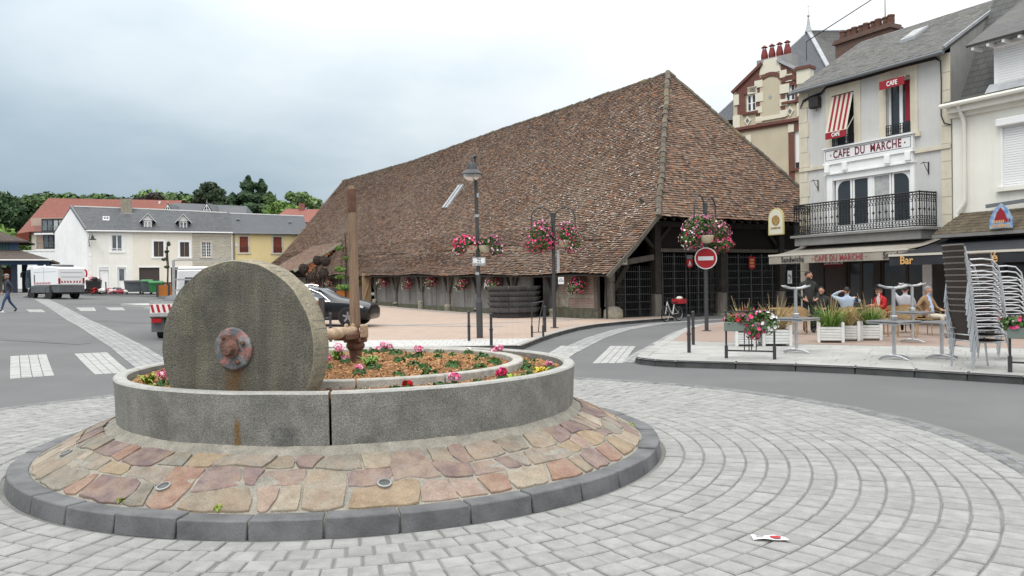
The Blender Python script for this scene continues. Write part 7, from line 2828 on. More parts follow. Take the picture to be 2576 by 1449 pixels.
for (a, b, c, d) in ((-.1, .02, .0, .16), (.04, .13, -.08, .1), (-.12, .1, -.18, -.12), (-.12, .06, -.26, -.22)):
 mb.box(a, b, -.018, -.016, c, d)
mb.build('print', 'gutter_grey', pq)
# ================================================================== terrace furniture
spec('white_box', (.72, .72, .70), col2=(.64, .64, .62), scale=5, rough=.6, rnd=.04)
spec('straw', (.40, .30, .15), pal=[(.42, .31, .15), (.34, .25, .12), (.48, .38, .21), (.30, .21, .10)], rough=.85, rnd=.12)
spec('grass_green', (.12, .22, .04), pal=[(.10, .20, .035), (.15, .26, .05), (.20, .30, .07), (.08, .16, .03)], rough=.7, rnd=.12)
spec('alu', (.62, .62, .63), col2=(.52, .52, .53), scale=6, rough=.28, metal=.9)
spec('table_top', (.16, .16, .165), col2=(.13, .13, .135), scale=5, rough=.4)
spec('wicker_brown', (.040, .030, .025), col2=(.06, .045, .037), scale=30, rough=.75, bump=.5, bscale=90)
spec('rattan', (.38, .26, .13), col2=(.28, .18, .09), scale=14, rough=.7)
def blade(mb, base, tip, w_, bend):
 b, t = Vector(base), Vector(tip)
 m = (b + t) / 2 + Vector((0, 0, bend))
 d = (t - b)
 s = Vector((-d.y, d.x, 0))
 s = s.normalized() * w_ if s.length > 1e-5 else Vector((w_, 0, 0))
 m2 = b.lerp(m, .5) + Vector((0, 0, bend * .2))
 m3 = m.lerp(t, .55) + Vector((0, 0, bend * .15))
 vs = [b - s, b + s, m2 - s, m2 + s, m - s * .8, m + s * .8, m3 - s * .5, m3 + s * .5, t]
 mb.add(vs, [(0, 1, 3, 2), (2, 3, 5, 4), (4, 5, 7, 6), (6, 7, 8)])
def white_planter(label, loc, rz, w_=.55, h_=.40, kind='green', plab='', seed=0, tall=0, wide=1.0):
 t = thing('slatted_planter', label, 'planter', loc, rz, 'white slatted planters on the terrace')
 a = w_ / 2
 for (x, y) in ((-a, -a), (a, -a), (a, a), (-a, a)):
  mb = MB()
  mb.cbox((x, y, h_ / 2 + .05), (.07, .07, h_ + .1))
  mb.build('corner_post', 'white_box', t, bevel=.006)
 for k in range(5):
  z0 = .06 + k * (h_ - .06) / 5
  z1 = z0 + (h_ - .06) / 5 - .008
  for (x0, x1, y0, y1) in ((-a + .03, a - .03, -a - .012, -a + .012), (-a + .03, a - .03, a - .012, a + .012), (-a - .012, -a + .012, -a + .03, a - .03), (a - .012, a + .012, -a + .03, a - .03)):
   mb = MB()
   mb.box(x0, x1, y0, y1, z0, z1)
   mb.build('slat', 'white_box', t)
 mb = MB()
 mb.box(-a + .02, a - .02, -a + .02, a - .02, .05, h_ - .05)
 mb.build('soil', 'mulch', t)
 pt = thing('ornamental_grass', plab, 'plant', (loc[0], loc[1], loc[2] + h_ - .06), rz, 'grasses in the white planters')
 random.seed(seed)
 mb = MB()
 n_ = 420 if kind == 'straw' else 340
 for i in range(n_):
  ang_ = random.uniform(0, 2 * PI)
  r0 = random.uniform(0, a * .7)
  out = random.uniform(.05, .5) * wide
  hh = random.uniform(.2, .58) + tall * random.random()
  b_ = (r0 * math.cos(ang_), r0 * math.sin(ang_), 0)
  droop = random.random()
  tp = (b_[0] + out * math.cos(ang_) * 1.2, b_[1] + out * math.sin(ang_) * 1.2, hh * (1 - .75 * droop * droop))
  blade(mb, b_, tp, random.uniform(.006, .012), random.uniform(.03, .16))
 mb.build('blades', {'green': 'grass_green', 'straw': 'straw'}[kind], pt, fix=False)
 if tall:
  mb = MB()
  for i in range(14):
   x, y = random.uniform(-a, a), random.uniform(-a, a)
   h2 = random.uniform(.5, .95)
   mb.tube([(x * .6, y * .6, 0), (x, y, h2 * .6), (x * 1.5, y * 1.3, h2)], [.006, .005, .003], 4)
  mb.build('dry_stems', 'straw', pt)
 return t
white_planter('white slatted planter partly behind the flower stand', (5.62, 19.5, .125), R(-12), .42, .34, 'straw', 'dry straw coloured grass with tall stalks behind the flower stand', 1, tall=.25)
white_planter('long white slatted planter of dry grass behind the first upturned table', (6.35, 19.55, .125), R(-8), .62, .40, 'straw', 'drooping dry grass in the planter behind the first upturned table', 2, tall=.25, wide=1.1)
white_planter('white slatted planter of lush green grass in the middle of the terrace edge', (8.02, 20.35, .125), R(-20), .56, .40, 'green', 'lush arching green grass in the middle planter', 3, tall=.12, wide=1.15)
white_planter('white slatted planter of feathery straw grass, second from the cafe tables', (8.66, 20.75, .125), R(-20), .42, .40, 'straw', 'feathery pale straw grass between two green ones', 4, tall=.0, wide=.7)
white_planter('white slatted planter of green grass closest to the black awning', (9.25, 20.85, .125), R(-20), .46, .40, 'green', 'green spiky grass in the planter nearest the black awning', 5, tall=.12, wide=.9)
def table_base(t, z0, up=1, rz=0):
 """pedestal: four splayed feet + column; up=-1 builds it upside down from z0"""
 mb = MB()
 for k in range(4):
  a = k * PI / 2 + rz
  c_, s_ = math.cos(a), math.sin(a)
  mb.tube([(.03 * c_, .03 * s_, z0 + up * .075), (.18 * c_, .18 * s_, z0 + up * .065), (.36 * c_, .36 * s_, z0 + up * .02)], [.026, .022, .016], 7)
  mb.lathe([(.02, 0), (.02, .02)], 7, (.35 * c_, .35 * s_, z0 + (0 if up > 0 else -.02)))
 mb.build('foot', 'alu', t, smooth=True)
 mb = MB()
 mb.tube([(0, 0, z0 + up * .05), (0, 0, z0 + up * .70)], .036, 12)
 mb.build('column', 'alu', t, smooth=True)
def table_top(t, z, rz):
 mb = MB()
 T = Matrix.Rotation(rz, 4, 'Z')
 mb.M = T
 mb.box(-.35, .35, -.35, .35, z, z + .03)
 mb.build('table_top', 'table_top', t, bevel=.008)
 mb = MB()
 mb.M = T
 for (x0, x1, y0, y1) in ((-.356, .356, -.36, -.352), (-.356, .356, .352, .36), (-.36, -.352, -.356, .356), (.352, .36, -.356, .356)):
  mb.box(x0, x1, y0, y1, z + .004, z + .022)
 mb.build('edge_trim', 'alu', t)
for i, (loc, rz, where) in enumerate((((6.13, 17.45, .125), .5, 'by the planters'), ((7.42, 15.7, .125), .3, 'nearest the kerb'), ((9.82, 19.81, .125), .4, 'back by the seated guests'))):
 t = thing('cafe_table', 'square pedestal cafe table standing upright ' + where, 'table', loc, 0, 'cafe tables stacked in pairs')
 table_base(t, 0, 1, rz)
 table_top(t, .70, rz + .2)
 mb = MB()
 mb.lathe([(.06, .66), (.09, .70)], 10)
 mb.build('head_plate', 'alu', t)
 t2 = thing('cafe_table', 'cafe table turned upside down on the one ' + where, 'table', (loc[0], loc[1], loc[2] + .735), 0, 'cafe tables stacked in pairs')
 table_top(t2, 0, rz + .15)
 table_base(t2, .735, -1, rz + .1)
 mb = MB()
 mb.cbox((0, 0, .075), (.11, .11, .09))
 mb.build('tilt_hinge', 'alu', t2, bevel=.01)
def make_chair():
 t = thing('armchair', 'x', 'chair', (0, 0, 0), 0)
 w_ = .27
 for s_ in (-1, 1):
  y = s_ * w_
  mb = MB()
  mb.tube([(-.30, y, 0), (-.26, y, .3), (-.22, y, .44), (-.27, y, .66), (-.31, y, .86)], .0135, 8)
  mb.build('rear_leg', 'alu', t, smooth=True)
  mb = MB()
  mb.tube([(.30, y * 1.02, 0), (.25, y * 1.03, .36), (.20, y * 1.04, .55), (.10, y * 1.05, .645), (-.05, y * 1.05, .665), (-.24, y * 1.02, .655)], .0135, 8)
  mb.build('front_leg_and_arm', 'alu', t, smooth=True)
  mb = MB()
  mb.tube([(-.23, y, .42), (.0, y, .415), (.24, y, .43)], .012, 8)
  mb.build('seat_rail', 'alu', t, smooth=True)
 mb = MB()
 for (x, z) in ((-.25, .34), (.24, .42), (-.22, .44)):
  mb.tube([(x, -w_, z), (x, w_, z)], .011, 6)
 mb.build('cross_bar', 'alu', t)
 mb = MB()
 mb.prism([(-.23, .425), (.0, .415), (.25, .43), (.26, .445), (.0, .432), (-.23, .44)], -w_ + .012, w_ - .012, lambda a, b, h_: (a, h_, b))
 mb.build('seat', 'wicker_brown', t)
 mb = MB()
 prof_ = [(-.215, .45), (-.235, .55), (-.265, .66), (-.30, .80), (-.325, .885)]
 vs, fs = [], []
 for (x, z) in prof_:
  for k in range(7):
   y = (k / 6 - .5) * 2 * (w_ - .004)
   bow = -.03 * (1 - (2 * k / 6 - 1) ** 2)
   vs += [(x + bow, y, z), (x + bow - .014, y, z)]
 nk = 14
 for i in range(len(prof_) - 1):
  for k in range(6):
   a = i * nk + k * 2
   fs += [(a, a + 2, a + 2 + nk, a + nk), (a + 1, a + 1 + nk, a + 3 + nk, a + 3)]
  fs += [(i * nk, i * nk + nk, i * nk + nk + 1, i * nk + 1), (i * nk + 12, i * nk + 13, i * nk + nk + 13, i * nk + nk + 12)]
 a = (len(prof_) - 1) * nk
 fs += [(a + k * 2, a + k * 2 + 2, a + k * 2 + 3, a + k * 2 + 1) for k in range(6)]
 mb.add(vs, fs)
 mb.build('backrest', 'wicker_brown', t, smooth=True)
 mb = MB()
 mb.tube([(-.325 - .03 * (1 - (2 * k / 6 - 1) ** 2), (k / 6 - .5) * 2 * w_, .885) for k in range(7)], .016, 7)
 mb.build('top_roll', 'wicker_top', t, smooth=True)
 return t
spec('wicker_top', (.13, .11, .095), rough=.5, col2=(.10, .085, .072), scale=20)
ordn = ['bottom', 'second', 'third', 'fourth', 'fifth', 'sixth', 'seventh', 'eighth', 'ninth', 'tenth', 'eleventh', 'twelfth', 'top']
chair0 = make_chair()
first = True
for (bx, by, rz, n_, where) in ((8.12, 14.0, R(4), 12, 'near stack by the kerb'), (9.45, 15.5, R(4), 11, 'far stack')):
 for k in range(n_):
  nm = 'top' if k == n_ - 1 else ordn[k]
  lab = 'brown wicker aluminium armchair, %s from the bottom of the %s' % (nm, where)
  if nm == 'top':
   lab = 'brown wicker aluminium armchair on top of the %s' % where
  if nm == 'bottom':
   lab = 'brown wicker aluminium armchair at the bottom of the %s' % where
  loc = (bx - .011 * k * math.cos(rz) + random.uniform(-.003, .003), by - .011 * k * math.sin(rz), .125 + k * .104)
  if first:
   chair0.location = loc
   chair0.rotation_euler = (0, 0, rz)
   chair0['label'] = lab
   chair0['group'] = 'stacked armchairs'
   chair0.scale = (1.14, 1.1, 1.12)
   first = False
  else:
   dup(chair0, lab, loc, rz + random.uniform(-.012, .012))
tb = thing('table_foot', 'chrome cross shaped table foot behind the chair stack', 'table', (8.35, 15.7, .125))
table_base(tb, 0, 1, .2)
table_top(tb, .70, .3)
spec('trough_green', (.16, .19, .165), rough=.7)
def flower_stand(label, loc, rz, blobs, flab, seed, n1=900, n2=120):
 t = thing('flower_stand', label, 'flower stand', loc, rz, 'barrier flower stands along the kerb')
 for x in (-.47, .47):
  mb = MB()
  mb.tube([(x, 0, 0), (x, 0, .26)], .034, 8)
  mb.tube([(x, 0, .26), (x, 0, .95)], .020, 8)
  mb.build('post', 'bollard_grey', t)
 mb = MB()
 mb.beam((-.5, 0, .95), (.5, 0, .95), .03, .03)
 mb.beam((-.47, 0, .16), (.47, 0, .16), .03, .03)
 mb.build('rail', 'bollard_grey', t)
 for x in (-.11, -.02, .03, .12):
  mb = MB()
  mb.tube([(x, 0, .17), (x, 0, .62)], .011, 6)
  mb.build('bar', 'bollard_grey', t)
 mb = MB()
 mb.box(-.49, .49, -.12, .12, .56, .74)
 mb.build('trough', 'trough_green', t, bevel=.01)
 f = thing('trailing_flowers', flab, 'flowers', (loc[0], loc[1], loc[2]), rz)
 blob_flowers(f, blobs, n1, n2, seed=seed, fr=.036, lsize=.05)
 return t
d_ = Vector((5.18 - 4.36, 16.03 - 16.41))
flower_stand('dark railing flower stand with grey trough at the pavement nose', (4.77, 16.22, .125), math.atan2(d_.y, d_.x),
 [(-.32, 0, .76, .2, .16, .12, ['petal_red', LI]), (.0, 0, .78, .3, .18, .17, [P, LI, LI]), (.1, -.1, .56, .2, .14, .16, [P, P, LI]), (.36, 0, .72, .2, .18, .22, [WH, WH, WH]), (.2, 0, .9, .2, .12, .08, [P, RO]), (-.02, 0, 1.02, .1, .06, .04, [P])],
 'magenta and white trailing flowers in the stand at the pavement nose', 101, 1100, 150)
flower_stand('dark railing flower stand cut by the picture edge, beside the chair stacks', (8.62, 13.1, .125), R(-38),
 [(-.42, 0, .80, .22, .18, .14, [P, P, 'petal_red']), (-.1, 0, .84, .26, .18, .14, [P, RO, P]), (.25, 0, .82, .3, .18, .16, [P, 'petal_red']), (.05, -.12, .6, .2, .12, .18, [P, P]), (.3, -.1, .55, .2, .12, .2, [P, RO])],
 'bright pink petunias in the stand cut by the picture edge', 102, 1000, 130)
def rattan_chair(label, loc, rz):
 t = thing('rattan_chair', label, 'chair', loc, rz, 'rattan terrace chairs')
 for (x, y) in ((-.2, -.2), (.2, -.2), (-.22, .2), (.22, .2)):
  mb = MB()
  mb.tube([(x, y, 0), (x * .95, y * .95, .44)], .015, 6)
  mb.build('leg', 'rattan', t)
 mb = MB()
 mb.box(-.23, .23, -.23, .23, .43, .46)
 mb.build('seat', 'rattan', t, bevel=.01)
 mb = MB()
 vs, fs = [], []
 for k in range(9):
  a = R(-10 + 200 * k / 8)
  x, y = .25 * math.cos(a), .08 + .2 * math.sin(a)
  hgt = .84 - .14 * abs(k - 4) / 4
  vs += [(x, y, .5), (x * 1.05, y * 1.08, hgt), (x * 1.06, y * 1.1, hgt), (x * 1.02, y + .012, .5)]
 for k in range(8):
  a = k * 4
  fs += [(a, a + 4, a + 5, a + 1), (a + 1, a + 5, a + 6, a + 2), (a + 2, a + 6, a + 7, a + 3)]
 mb.add(vs, fs)
 mb.build('curved_back', 'rattan', t)
 for s_ in (-1, 1):
  mb = MB()
  mb.tube([(s_ * .2, -.2, .44), (s_ * .27, -.16, .62), (s_ * .27, .05, .68), (s_ * .26, .1, .66)], .014, 6)
  mb.build('arm', 'rattan', t)
 return t
RCH = [((7.4, 22.3, .125), R(200), 'rattan chair behind the first planter, nearest the hall'),
 ((8.3, 23.4, .125), R(150), 'rattan chair pushed to a table by the cafe door'),
 ((9.35, 22.6, .125), R(175), 'big rattan chair holding the guest in the pale denim shirt'),
 ((10.55, 22.9, .125), R(-70), 'rattan chair holding the guest in the red jacket'),
 ((9.9, 21.9, .125), R(130), 'empty rattan chair behind the straw grass'),
 ((10.6, 21.7, .125), R(160), 'empty rattan chair left of the metal tables'),
 ((11.3, 23.4, .125), R(180), 'rattan chair back under the beige awning edge')]
for l_, rz, lab in RCH:
 rattan_chair(lab, l_, rz)
for (l_, lab) in (((8.1, 24.3, .125), 'round bistro table by the cafe door'), ((9.9, 23.6, .125), 'round bistro table between the denim and red clad guests'), ((11.6, 21.2, .125), 'round bistro table in front of the tan jacketed guest')):
 t = thing('bistro_table', lab, 'table', l_, 0, 'bistro tables')
 mb = MB()
 mb.lathe([(.32, .70), (.33, .72), (.32, .735)], 20)
 mb.build('table_top', 'rattan', t, smooth=True)
 mb = MB()
 mb.tube([(0, 0, 0), (0, 0, .7)], .025, 8)
 mb.lathe([(.22, 0), (.2, .02), (.04, .05)], 14)
 mb.build('pedestal', 'iron_dark', t)
# ================================================================== bed plants
def geranium(label, loc, seed, petal='petal_rose', r=.07, h=.16, nb=1, group=None):
 random.seed(seed)
 t = thing('geranium', label, 'flower', loc, 0, group)
 mb = MB()
 for k in range(34):
  d = rdir()
  leafquad(mb, (d.x * .065, d.y * .065, .03 + abs(d.z) * .05), random.uniform(.028, .045), d + Vector((0, 0, .9)), 1.15)
 mb.build('leaves', 'leaf_geranium', t, fix=False)
 for b in range(nb):
  ox_, oy_ = (0, 0) if b == 0 else (random.uniform(-.09, .09), random.uniform(-.06, .06))
  hh = h - b * .03
  mb = MB()
  mb.tube([(ox_ * .3, oy_ * .3, .05), (ox_, oy_, hh)], .004, 4)
  mb.build('stalk', 'leaf_geranium', t)
  mb = MB()
  for k in range(30):
   d = rdir()
   flower(mb, (ox_ + d.x * r * .72, oy_ + d.y * r * .72, hh + d.z * r * .45), .019, d + rdir() * .3, 5)
  mb.build('flower_head', petal, t, fix=False)
 return t
def bedz(x, y):
 dx, dy = x - RC.x, y - RC.y
 return mulch_z(math.hypot(dx, dy), math.atan2(dy, dx)) - .005
GER = [(-1.62, 10.2, 'petal_rose', .085, 3, 'largest cluster of pink geraniums at the back of the bed, right of the post'),
 (-1.04, 8.9, 'petal_rose', .075, 1, 'single pink geranium head in the middle of the bark bed'),
 (-.50, 6.85, 'petal_rose', .075, 1, 'pink geranium just inside the front kerb of the bed'),
 (.06, 7.02, 'petal_pink', .07, 2, 'bright magenta geranium at the front right of the ring'),
 (.36, 8.15, 'petal_rose', .05, 1, 'small pale pink geranium at the far right end of the planter'),
 (-.16, 9.5, 'petal_rose', .075, 2, 'pink and white geranium near the right end of the inner kerb'),
 (-1.80, 7.75, 'petal_rose', .08, 1, 'pink geranium touching the right side of the millstone'),
 (-1.73, 8.3, 'petal_rose', .05, 1, 'little pink geranium at the foot of the post'),
 (-1.42, 7.45, 'petal_rose', .05, 1, 'flat little pink geranium in front of the post'),
 (-2.15, 9.9, 'petal_rose', .07, 2, 'pink geraniums behind the axle arm'),
 (-.80, 6.45, 'petal_red', .055, 1, 'single deep red flower by the front wall'),
 (-3.12, 7.22, 'petal_rose', .085, 1, 'pink geranium alone on the left side of the millstone'),
 (-.55, 10.1, 'petal_white', .06, 2, 'white geraniums at the back of the bed'),
 (-1.2, 10.3, 'petal_white', .05, 2, 'small white flowers near the back rim of the bed'),
 (-1.98, 9.0, 'petal_rose', .055, 1, 'pink geranium between the post and the millstone')]
for i, (x, y, pm, r, nb, lab) in enumerate(GER):
 dx, dy = x - RC.x, y - RC.y
 q = math.hypot(dx, dy)
 if q > 2.08:
  x, y = RC.x + dx / q * 2.08, RC.y + dy / q * 2.08
 geranium(lab, (x, y, bedz(x, y)), 200 + i, pm, r, .125 if r > .06 else .085, nb)
CL = [(-.95, 6.52), (-1.24, 6.5), (-1.35, 7.85), (-1.0, 8.1), (-.6, 8.05), (-.33, 8.0), (-.82, 8.8), (-1.35, 9.3), (-.53, 9.7), (-.22, 6.9), (-.05, 7.6), (.25, 7.5), (.1, 8.6), (-1.7, 9.5), (-.35, 9.1), (-.9, 9.8), (-1.5, 10.0), (-.75, 7.3), (-2.0, 8.4), (.22, 9.0), (-.15, 9.9), (-1.9, 10.2), (-1.15, 9.0), (-.7, 9.3), (-.2, 8.5), (-1.2, 8.5), (-1.05, 7.4), (-.45, 7.5), (-1.7, 9.9), (-1.1, 9.7), (-.4, 8.7), (.15, 8.1), (-.85, 7.8), (-1.5, 8.6), (-.6, 6.75), (0, 9.3)]
clump0 = None
for i, (x, y) in enumerate(CL):
 dx, dy = x - RC.x, y - RC.y
 q = math.hypot(dx, dy)
 if q > 2.06:
  x, y = RC.x + dx / q * 2.06, RC.y + dy / q * 2.06
 if i < 4:
  random.seed(300 + i)
  t = thing('bedding_plant', 'low green leafy bedding plant without flowers in the bark bed', 'plant', (x, y, bedz(x, y)), 0, 'flowerless green plants in the bark bed')
  mb = MB()
  for k in range(46):
   d = rdir()
   leafquad(mb, (d.x * .075, d.y * .07, .02 + abs(d.z) * .05), random.uniform(.025, .045), d + Vector((0, 0, .8)), 1.3)
  mb.build('leaves', 'leaf_geranium', t, fix=False)
  clump0 = (clump0 or []) + [t]
 else:
  s_ = .75 + .5 * ((i * 37) % 10) / 10
  c = dup(clump0[i % 4], 'low green leafy bedding plant without flowers in the bark bed', (x, y, bedz(x, y)), i * 1.3)
  c.scale = (s_, s_, s_)
for (x, y, m_, lab, n_, ln) in ((-1.42, 8.0, 'grass_green', 'long leaved bright green weed in the middle of the bark bed', 40, .15), (-1.9, 8.75, 'grass_green', 'bright green strap leaves close behind the millstone', 22, .16), (.38, 7.75, 'leaf_yellow', 'yellow leaved plant at the far right end of the planter', 26, .12), (-3.42, 7.55, 'leaf_lime', 'yellow green plant at the left tip of the planter ring', 30, .14), (.2, 7.15, 'leaf_lime', 'lime green leaves by the front right wall', 26, .12), (-3.3, 7.05, 'leaf_lime', 'lime green seedlings left of the millstone by the wall', 22, .07), (-.1, 6.72, 'leaf_lime', 'lime seedlings along the front inner rim', 24, .07)):
 dx, dy = x - RC.x, y - RC.y
 q = math.hypot(dx, dy)
 if q > 2.07:
  x, y = RC.x + dx / q * 2.07, RC.y + dy / q * 2.07
 random.seed(int(abs(x) * 1000))
 t = thing('leafy_plant', lab, 'plant', (x, y, bedz(x, y)))
 mb = MB()
 for k in range(n_):
  a = random.uniform(0, 2 * PI)
  l_ = ln * random.uniform(.5, 1.2)
  blade(mb, (.02 * math.cos(a), .02 * math.sin(a), 0), (l_ * math.cos(a), l_ * math.sin(a), ln * random.uniform(.2, .8)), .013, ln * .3)
 mb.build('leaves', m_, t, fix=False)
for i, (a, v, lab) in enumerate(((R(2), .04, 'small weed tuft where the apron meets the kerb at its right end'), (R(246), .03, 'tiny weed tuft at the foot of the apron, front left'), (R(262), .03, 'tiny weed tuft at the foot of the apron, front middle'))):
 p = strip_to_xyz(a * RM, v, .01)
 t = thing('weed', lab, 'plant', (RC.x + p.x, RC.y + p.y, p.z))
 mb = MB()
 for k in range(16):
  d = rdir()
  leafquad(mb, (d.x * .03, d.y * .03, abs(d.z) * .025), .022, d + Vector((0, 0, .5)))
 mb.build('leaves', 'leaf_lime', t, fix=False)
fl = thing('flyer', 'white leaflet with red round print lying on the pale setts', 'paper', (1.64, 5.21, .028), R(-12))
mb = MB()
mb.add([(-.10, -.03, 0), (-.03, -.035, .012), (.05, -.03, .004), (.12, -.03, .010), (.10, .035, .006), (.03, .04, .016), (-.04, .035, .006), (-.11, .04, .014)], [(0, 1, 6, 7), (1, 2, 5, 6), (2, 3, 4, 5)])
mb.build('sheet', 'sign_white', fl, fix=False)
mb = MB()
mb.add([(.02 + .038 * math.cos(2 * PI * k / 12) + .02, .002 + .026 * math.sin(2 * PI * k / 12), .0155) for k in range(12)], [tuple(range(12))])
mb.build('red_print', 'sign_red', fl, fix=False)
mb = MB()
for (a, b, c, d) in ((-.09, -.03, .012, .018), (-.085, -.04, -.002, .004), (-.08, -.03, -.016, -.01)):
 mb.box(a, b, c, d, .0145, .0155)
mb.build('text_lines', 'gutter_grey', fl)
# ================================================================== vehicles
spec('paint_black', (.006, .006, .008), rough=.22, coat=.35, spec=.4)
spec('paint_white', (.80, .80, .80), rough=.35, coat=.3)
spec('tyre', (.018, .018, .019), rough=.85, bump=.3, bscale=60)
spec('rim_alloy', (.50, .50, .52), rough=.3, metal=.85)
spec('car_glass', (.03, .045, .055), rough=.03, spec=.8)
spec('chrome', (.70, .70, .71), rough=.15, metal=1.0)
spec('plastic_dark', (.03, .03, .032), rough=.6)
spec('plastic_grey', (.12, .125, .13), rough=.6, col2=(.10, .104, .11), scale=3)
spec('lamp_clear', (.60, .62, .64), rough=.08, spec=.8)
spec('lamp_red', (.35, .01, .012), rough=.2)
spec('stripe_white', (.72, .70, .68), rough=.5)
def wheel(parent, c, r, w_, side=1, rimmat='rim_alloy', spokes=5):
 """axis along Y"""
 T = Matrix.Rotation(R(90), 3, 'X')
 mb = MB()
 mb.lathe([(r * .62, -w_ / 2), (r * .95, -w_ / 2), (r, -w_ * .3), (r, w_ * .3), (r * .95, w_ / 2), (r * .62, w_ / 2)], 28, c, T, caps=False)
 wh_ = mb.build('wheel', 'tyre', parent, smooth=True)
 mb = MB()
 mb.lathe([(r * .64, -w_ * .42), (r * .60, -w_ * .1), (r * .60, w_ * .1), (r * .64, w_ * .42)], 28, c, T, caps=False)
 y = c[1] + side * -w_ * .35
 for k in range(spokes):
  a = 2 * PI * k / spokes + .3
  mb.beam((c[0], y, c[2]), (c[0] + r * .62 * math.cos(a), y, c[2] + r * .62 * math.sin(a)), .06 * r / .32, .03, up=(0, 1, 0))
 mb.lathe([(0, -w_ * .36), (r * .16, -w_ * .36), (r * .16, w_ * .36), (0, w_ * .36)], 12, c, T, caps=False)
 mb.build('rim', rimmat, wh_, smooth=False)
 mb = MB()
 mb.lathe([(0, -.02), (r * .6, -.02), (r * .6, .02), (0, .02)], 24, c, T, caps=False)
 mb.build('brake_disc', 'plastic_dark', wh_)
 return wh_
CAR = thing('estate_car', 'black estate car with white door stickers parked on the plaza behind the millstone', 'car', (-7.58, 30.6, gz(-7.58, 30.6) + .122), R(-6))
st = [
 (-2.36, .70, .42, .80, .90, .62), (-2.28, .82, .30, .86, 1.02, .66), (-2.0, .89, .22, .92, 1.33, .60), (-1.55, .91, .20, .93, 1.43, .60), (-.8, .92, .19, .92, 1.47, .61),
 (0, .92, .19, .91, 1.465, .61), (.35, .92, .19, .905, 1.40, .60), (.75, .92, .19, .90, 1.20, .60), (1.05, .92, .19, .90, 1.06, .66), (1.3, .915, .19, .89, 1.0, .68), (1.75, .91, .20, .85, .95, .66), (2.1, .88, .20, .78, .88, .60), (2.34, .82, .21, .68, .80, .56), (2.42, .76, .22, .62, .73, .52), (2.45, .70, .25, .58, .68, .48)]
mb = MB()
rings = []
for (x, w_, zb, zl, zt, wt) in st:
 half = [(0, zb), (w_ * .80, zb), (w_ * .97, zb + .08), (w_, (zb + zl) * .52), (w_ * .985, zl - .03), (w_ * .96, zl), (wt, zt - .035), (wt * .8, zt), (0, zt + .012)]
 ring_ = half + [(-y, z) for y, z in reversed(half[1:-1])]
 rings.append([(x, y, z) for y, z in ring_])
n = len(rings[0])
vs = [p for r_ in rings for p in r_]
fs = []
for i in range(len(rings) - 1):
 for k in range(n):
  fs.append((i * n + k, i * n + (k + 1) % n, (i + 1) * n + (k + 1) % n, (i + 1) * n + k))
fs += [tuple(range(n)), tuple((len(rings) - 1) * n + k for k in range(n - 1, -1, -1))]
mb.add(vs, fs)
body = mb.build('body', 'paint_black', CAR, smooth='all')
sb_ = body.modifiers.new('s', 'SUBSURF')
sb_.levels = 1
sb_.render_levels = 2
body.data.set_sharp_from_angle(angle=R(80))
for s_ in (-1, 1):
 for x in (1.66, -1.32):
  mb = MB()
  mb.lathe([(.37, -.02), (.37, .02), (0, .02)], 24, (x, s_ * .895, .33), Matrix.Rotation(R(90), 3, 'X'), caps=False)
  mb.build('wheel_arch', 'plastic_dark', CAR)
  wheel(CAR, (x, s_ * .84, .325), .325, .215, side=1 if s_ < 0 else -1)
 def sidepl(pts, off):
  out = []
  for x, t in pts:
   q = [a for a in st]
   zl = interp(x, [a[0] for a in st], [a[3] for a in st])
   zt = interp(x, [a[0] for a in st], [a[4] for a in st]) - .035
   w_ = interp(x, [a[0] for a in st], [a[1] for a in st]) * .96
   wt = interp(x, [a[0] for a in st], [a[5] for a in st])
   out.append((x, s_ * (w_ + (wt - w_) * t + off), zl + (zt - zl) * t))
  return out
 for poly_, nm in (([(-.72, .06), (.25, .06), (.72, .10), (.98, .02), (.93, .14), (.55, .72), (.20, .86), (-.72, .88)], 'front_window'), ([(-1.75, .08), (-.80, .06), (-.80, .88), (-1.55, .84)], 'rear_window')):
  mb = MB()
  mb.poly(sidepl(poly_, .012))
  mb.build(nm, 'car_glass', CAR)
 mb = MB()
 mb.tube(sidepl([(-2.0, .02), (-.8, .02), (.3, .02), (1.0, .0)], .018), .012, 6)
 mb.tube(sidepl([(-1.9, .9), (-.8, .93), (.15, .93), (.55, .82), (.9, .34), (1.02, .02)], .016), .013, 6)
 mb.build('window_trim', 'chrome', CAR)
 mb = MB()
 mb.tube([(-1.9, s_ * .57, 1.45), (-1.7, s_ * .58, 1.50), (-.2, s_ * .58, 1.53), (.05, s_ * .57, 1.48)], .02, 6)
 mb.build('roof_rail', 'chrome', CAR)
 mb = MB()
 mb.ball((.72, s_ * 1.0, .98), (.08, .11, .075), 10, 8)
 mb.build('mirror', 'paint_black', CAR, smooth='all')
 mb = MB()
 mb.prism([(1.86, .72), (2.20, .64), (2.24, .70), (2.04, .79), (1.76, .83)], .0, .015, lambda a, b, h_: (a, s_ * (interp(a, [q[0] for q in st], [q[1] for q in st]) * .955 + h_ + .02), b))
 mb.build('headlight', 'lamp_clear', CAR)
 mb = MB()
 mb.ball((2.26, s_ * .60, .40), (.05, .08, .05), 8, 6)
 mb.build('fog_lamp', 'lamp_clear', CAR)
 mb = MB()
 for x in (.95, .0, -.8):
  mb.box(x - .004, x + .004, s_ * .905 - .014, s_ * .905 + .018, .30, .88)
 mb.build('door_seam', 'plastic_dark', CAR)
 mb = MB()
 mb.cbox((.0, s_ * .925, .30), (1.9, .02, .03))
 mb.build('sill_strip', 'chrome', CAR)
 mb = MB()
 mb.cbox((.12, s_ * .93, .80), (.18, .02, .025))
 mb.build('door_handle', 'paint_black', CAR)
mb = MB()
mb.box(.16, .44, -.942, -.925, .50, .80)
stk = mb.build('door_sticker', 'sign_white', CAR)
scribble(stk, .19, .42, .66, .05, -.943, 'rail_green', 5)
scribble(CAR, -.15, .62, .42, .045, -.944, 'letter_white', 6)
mb = MB()
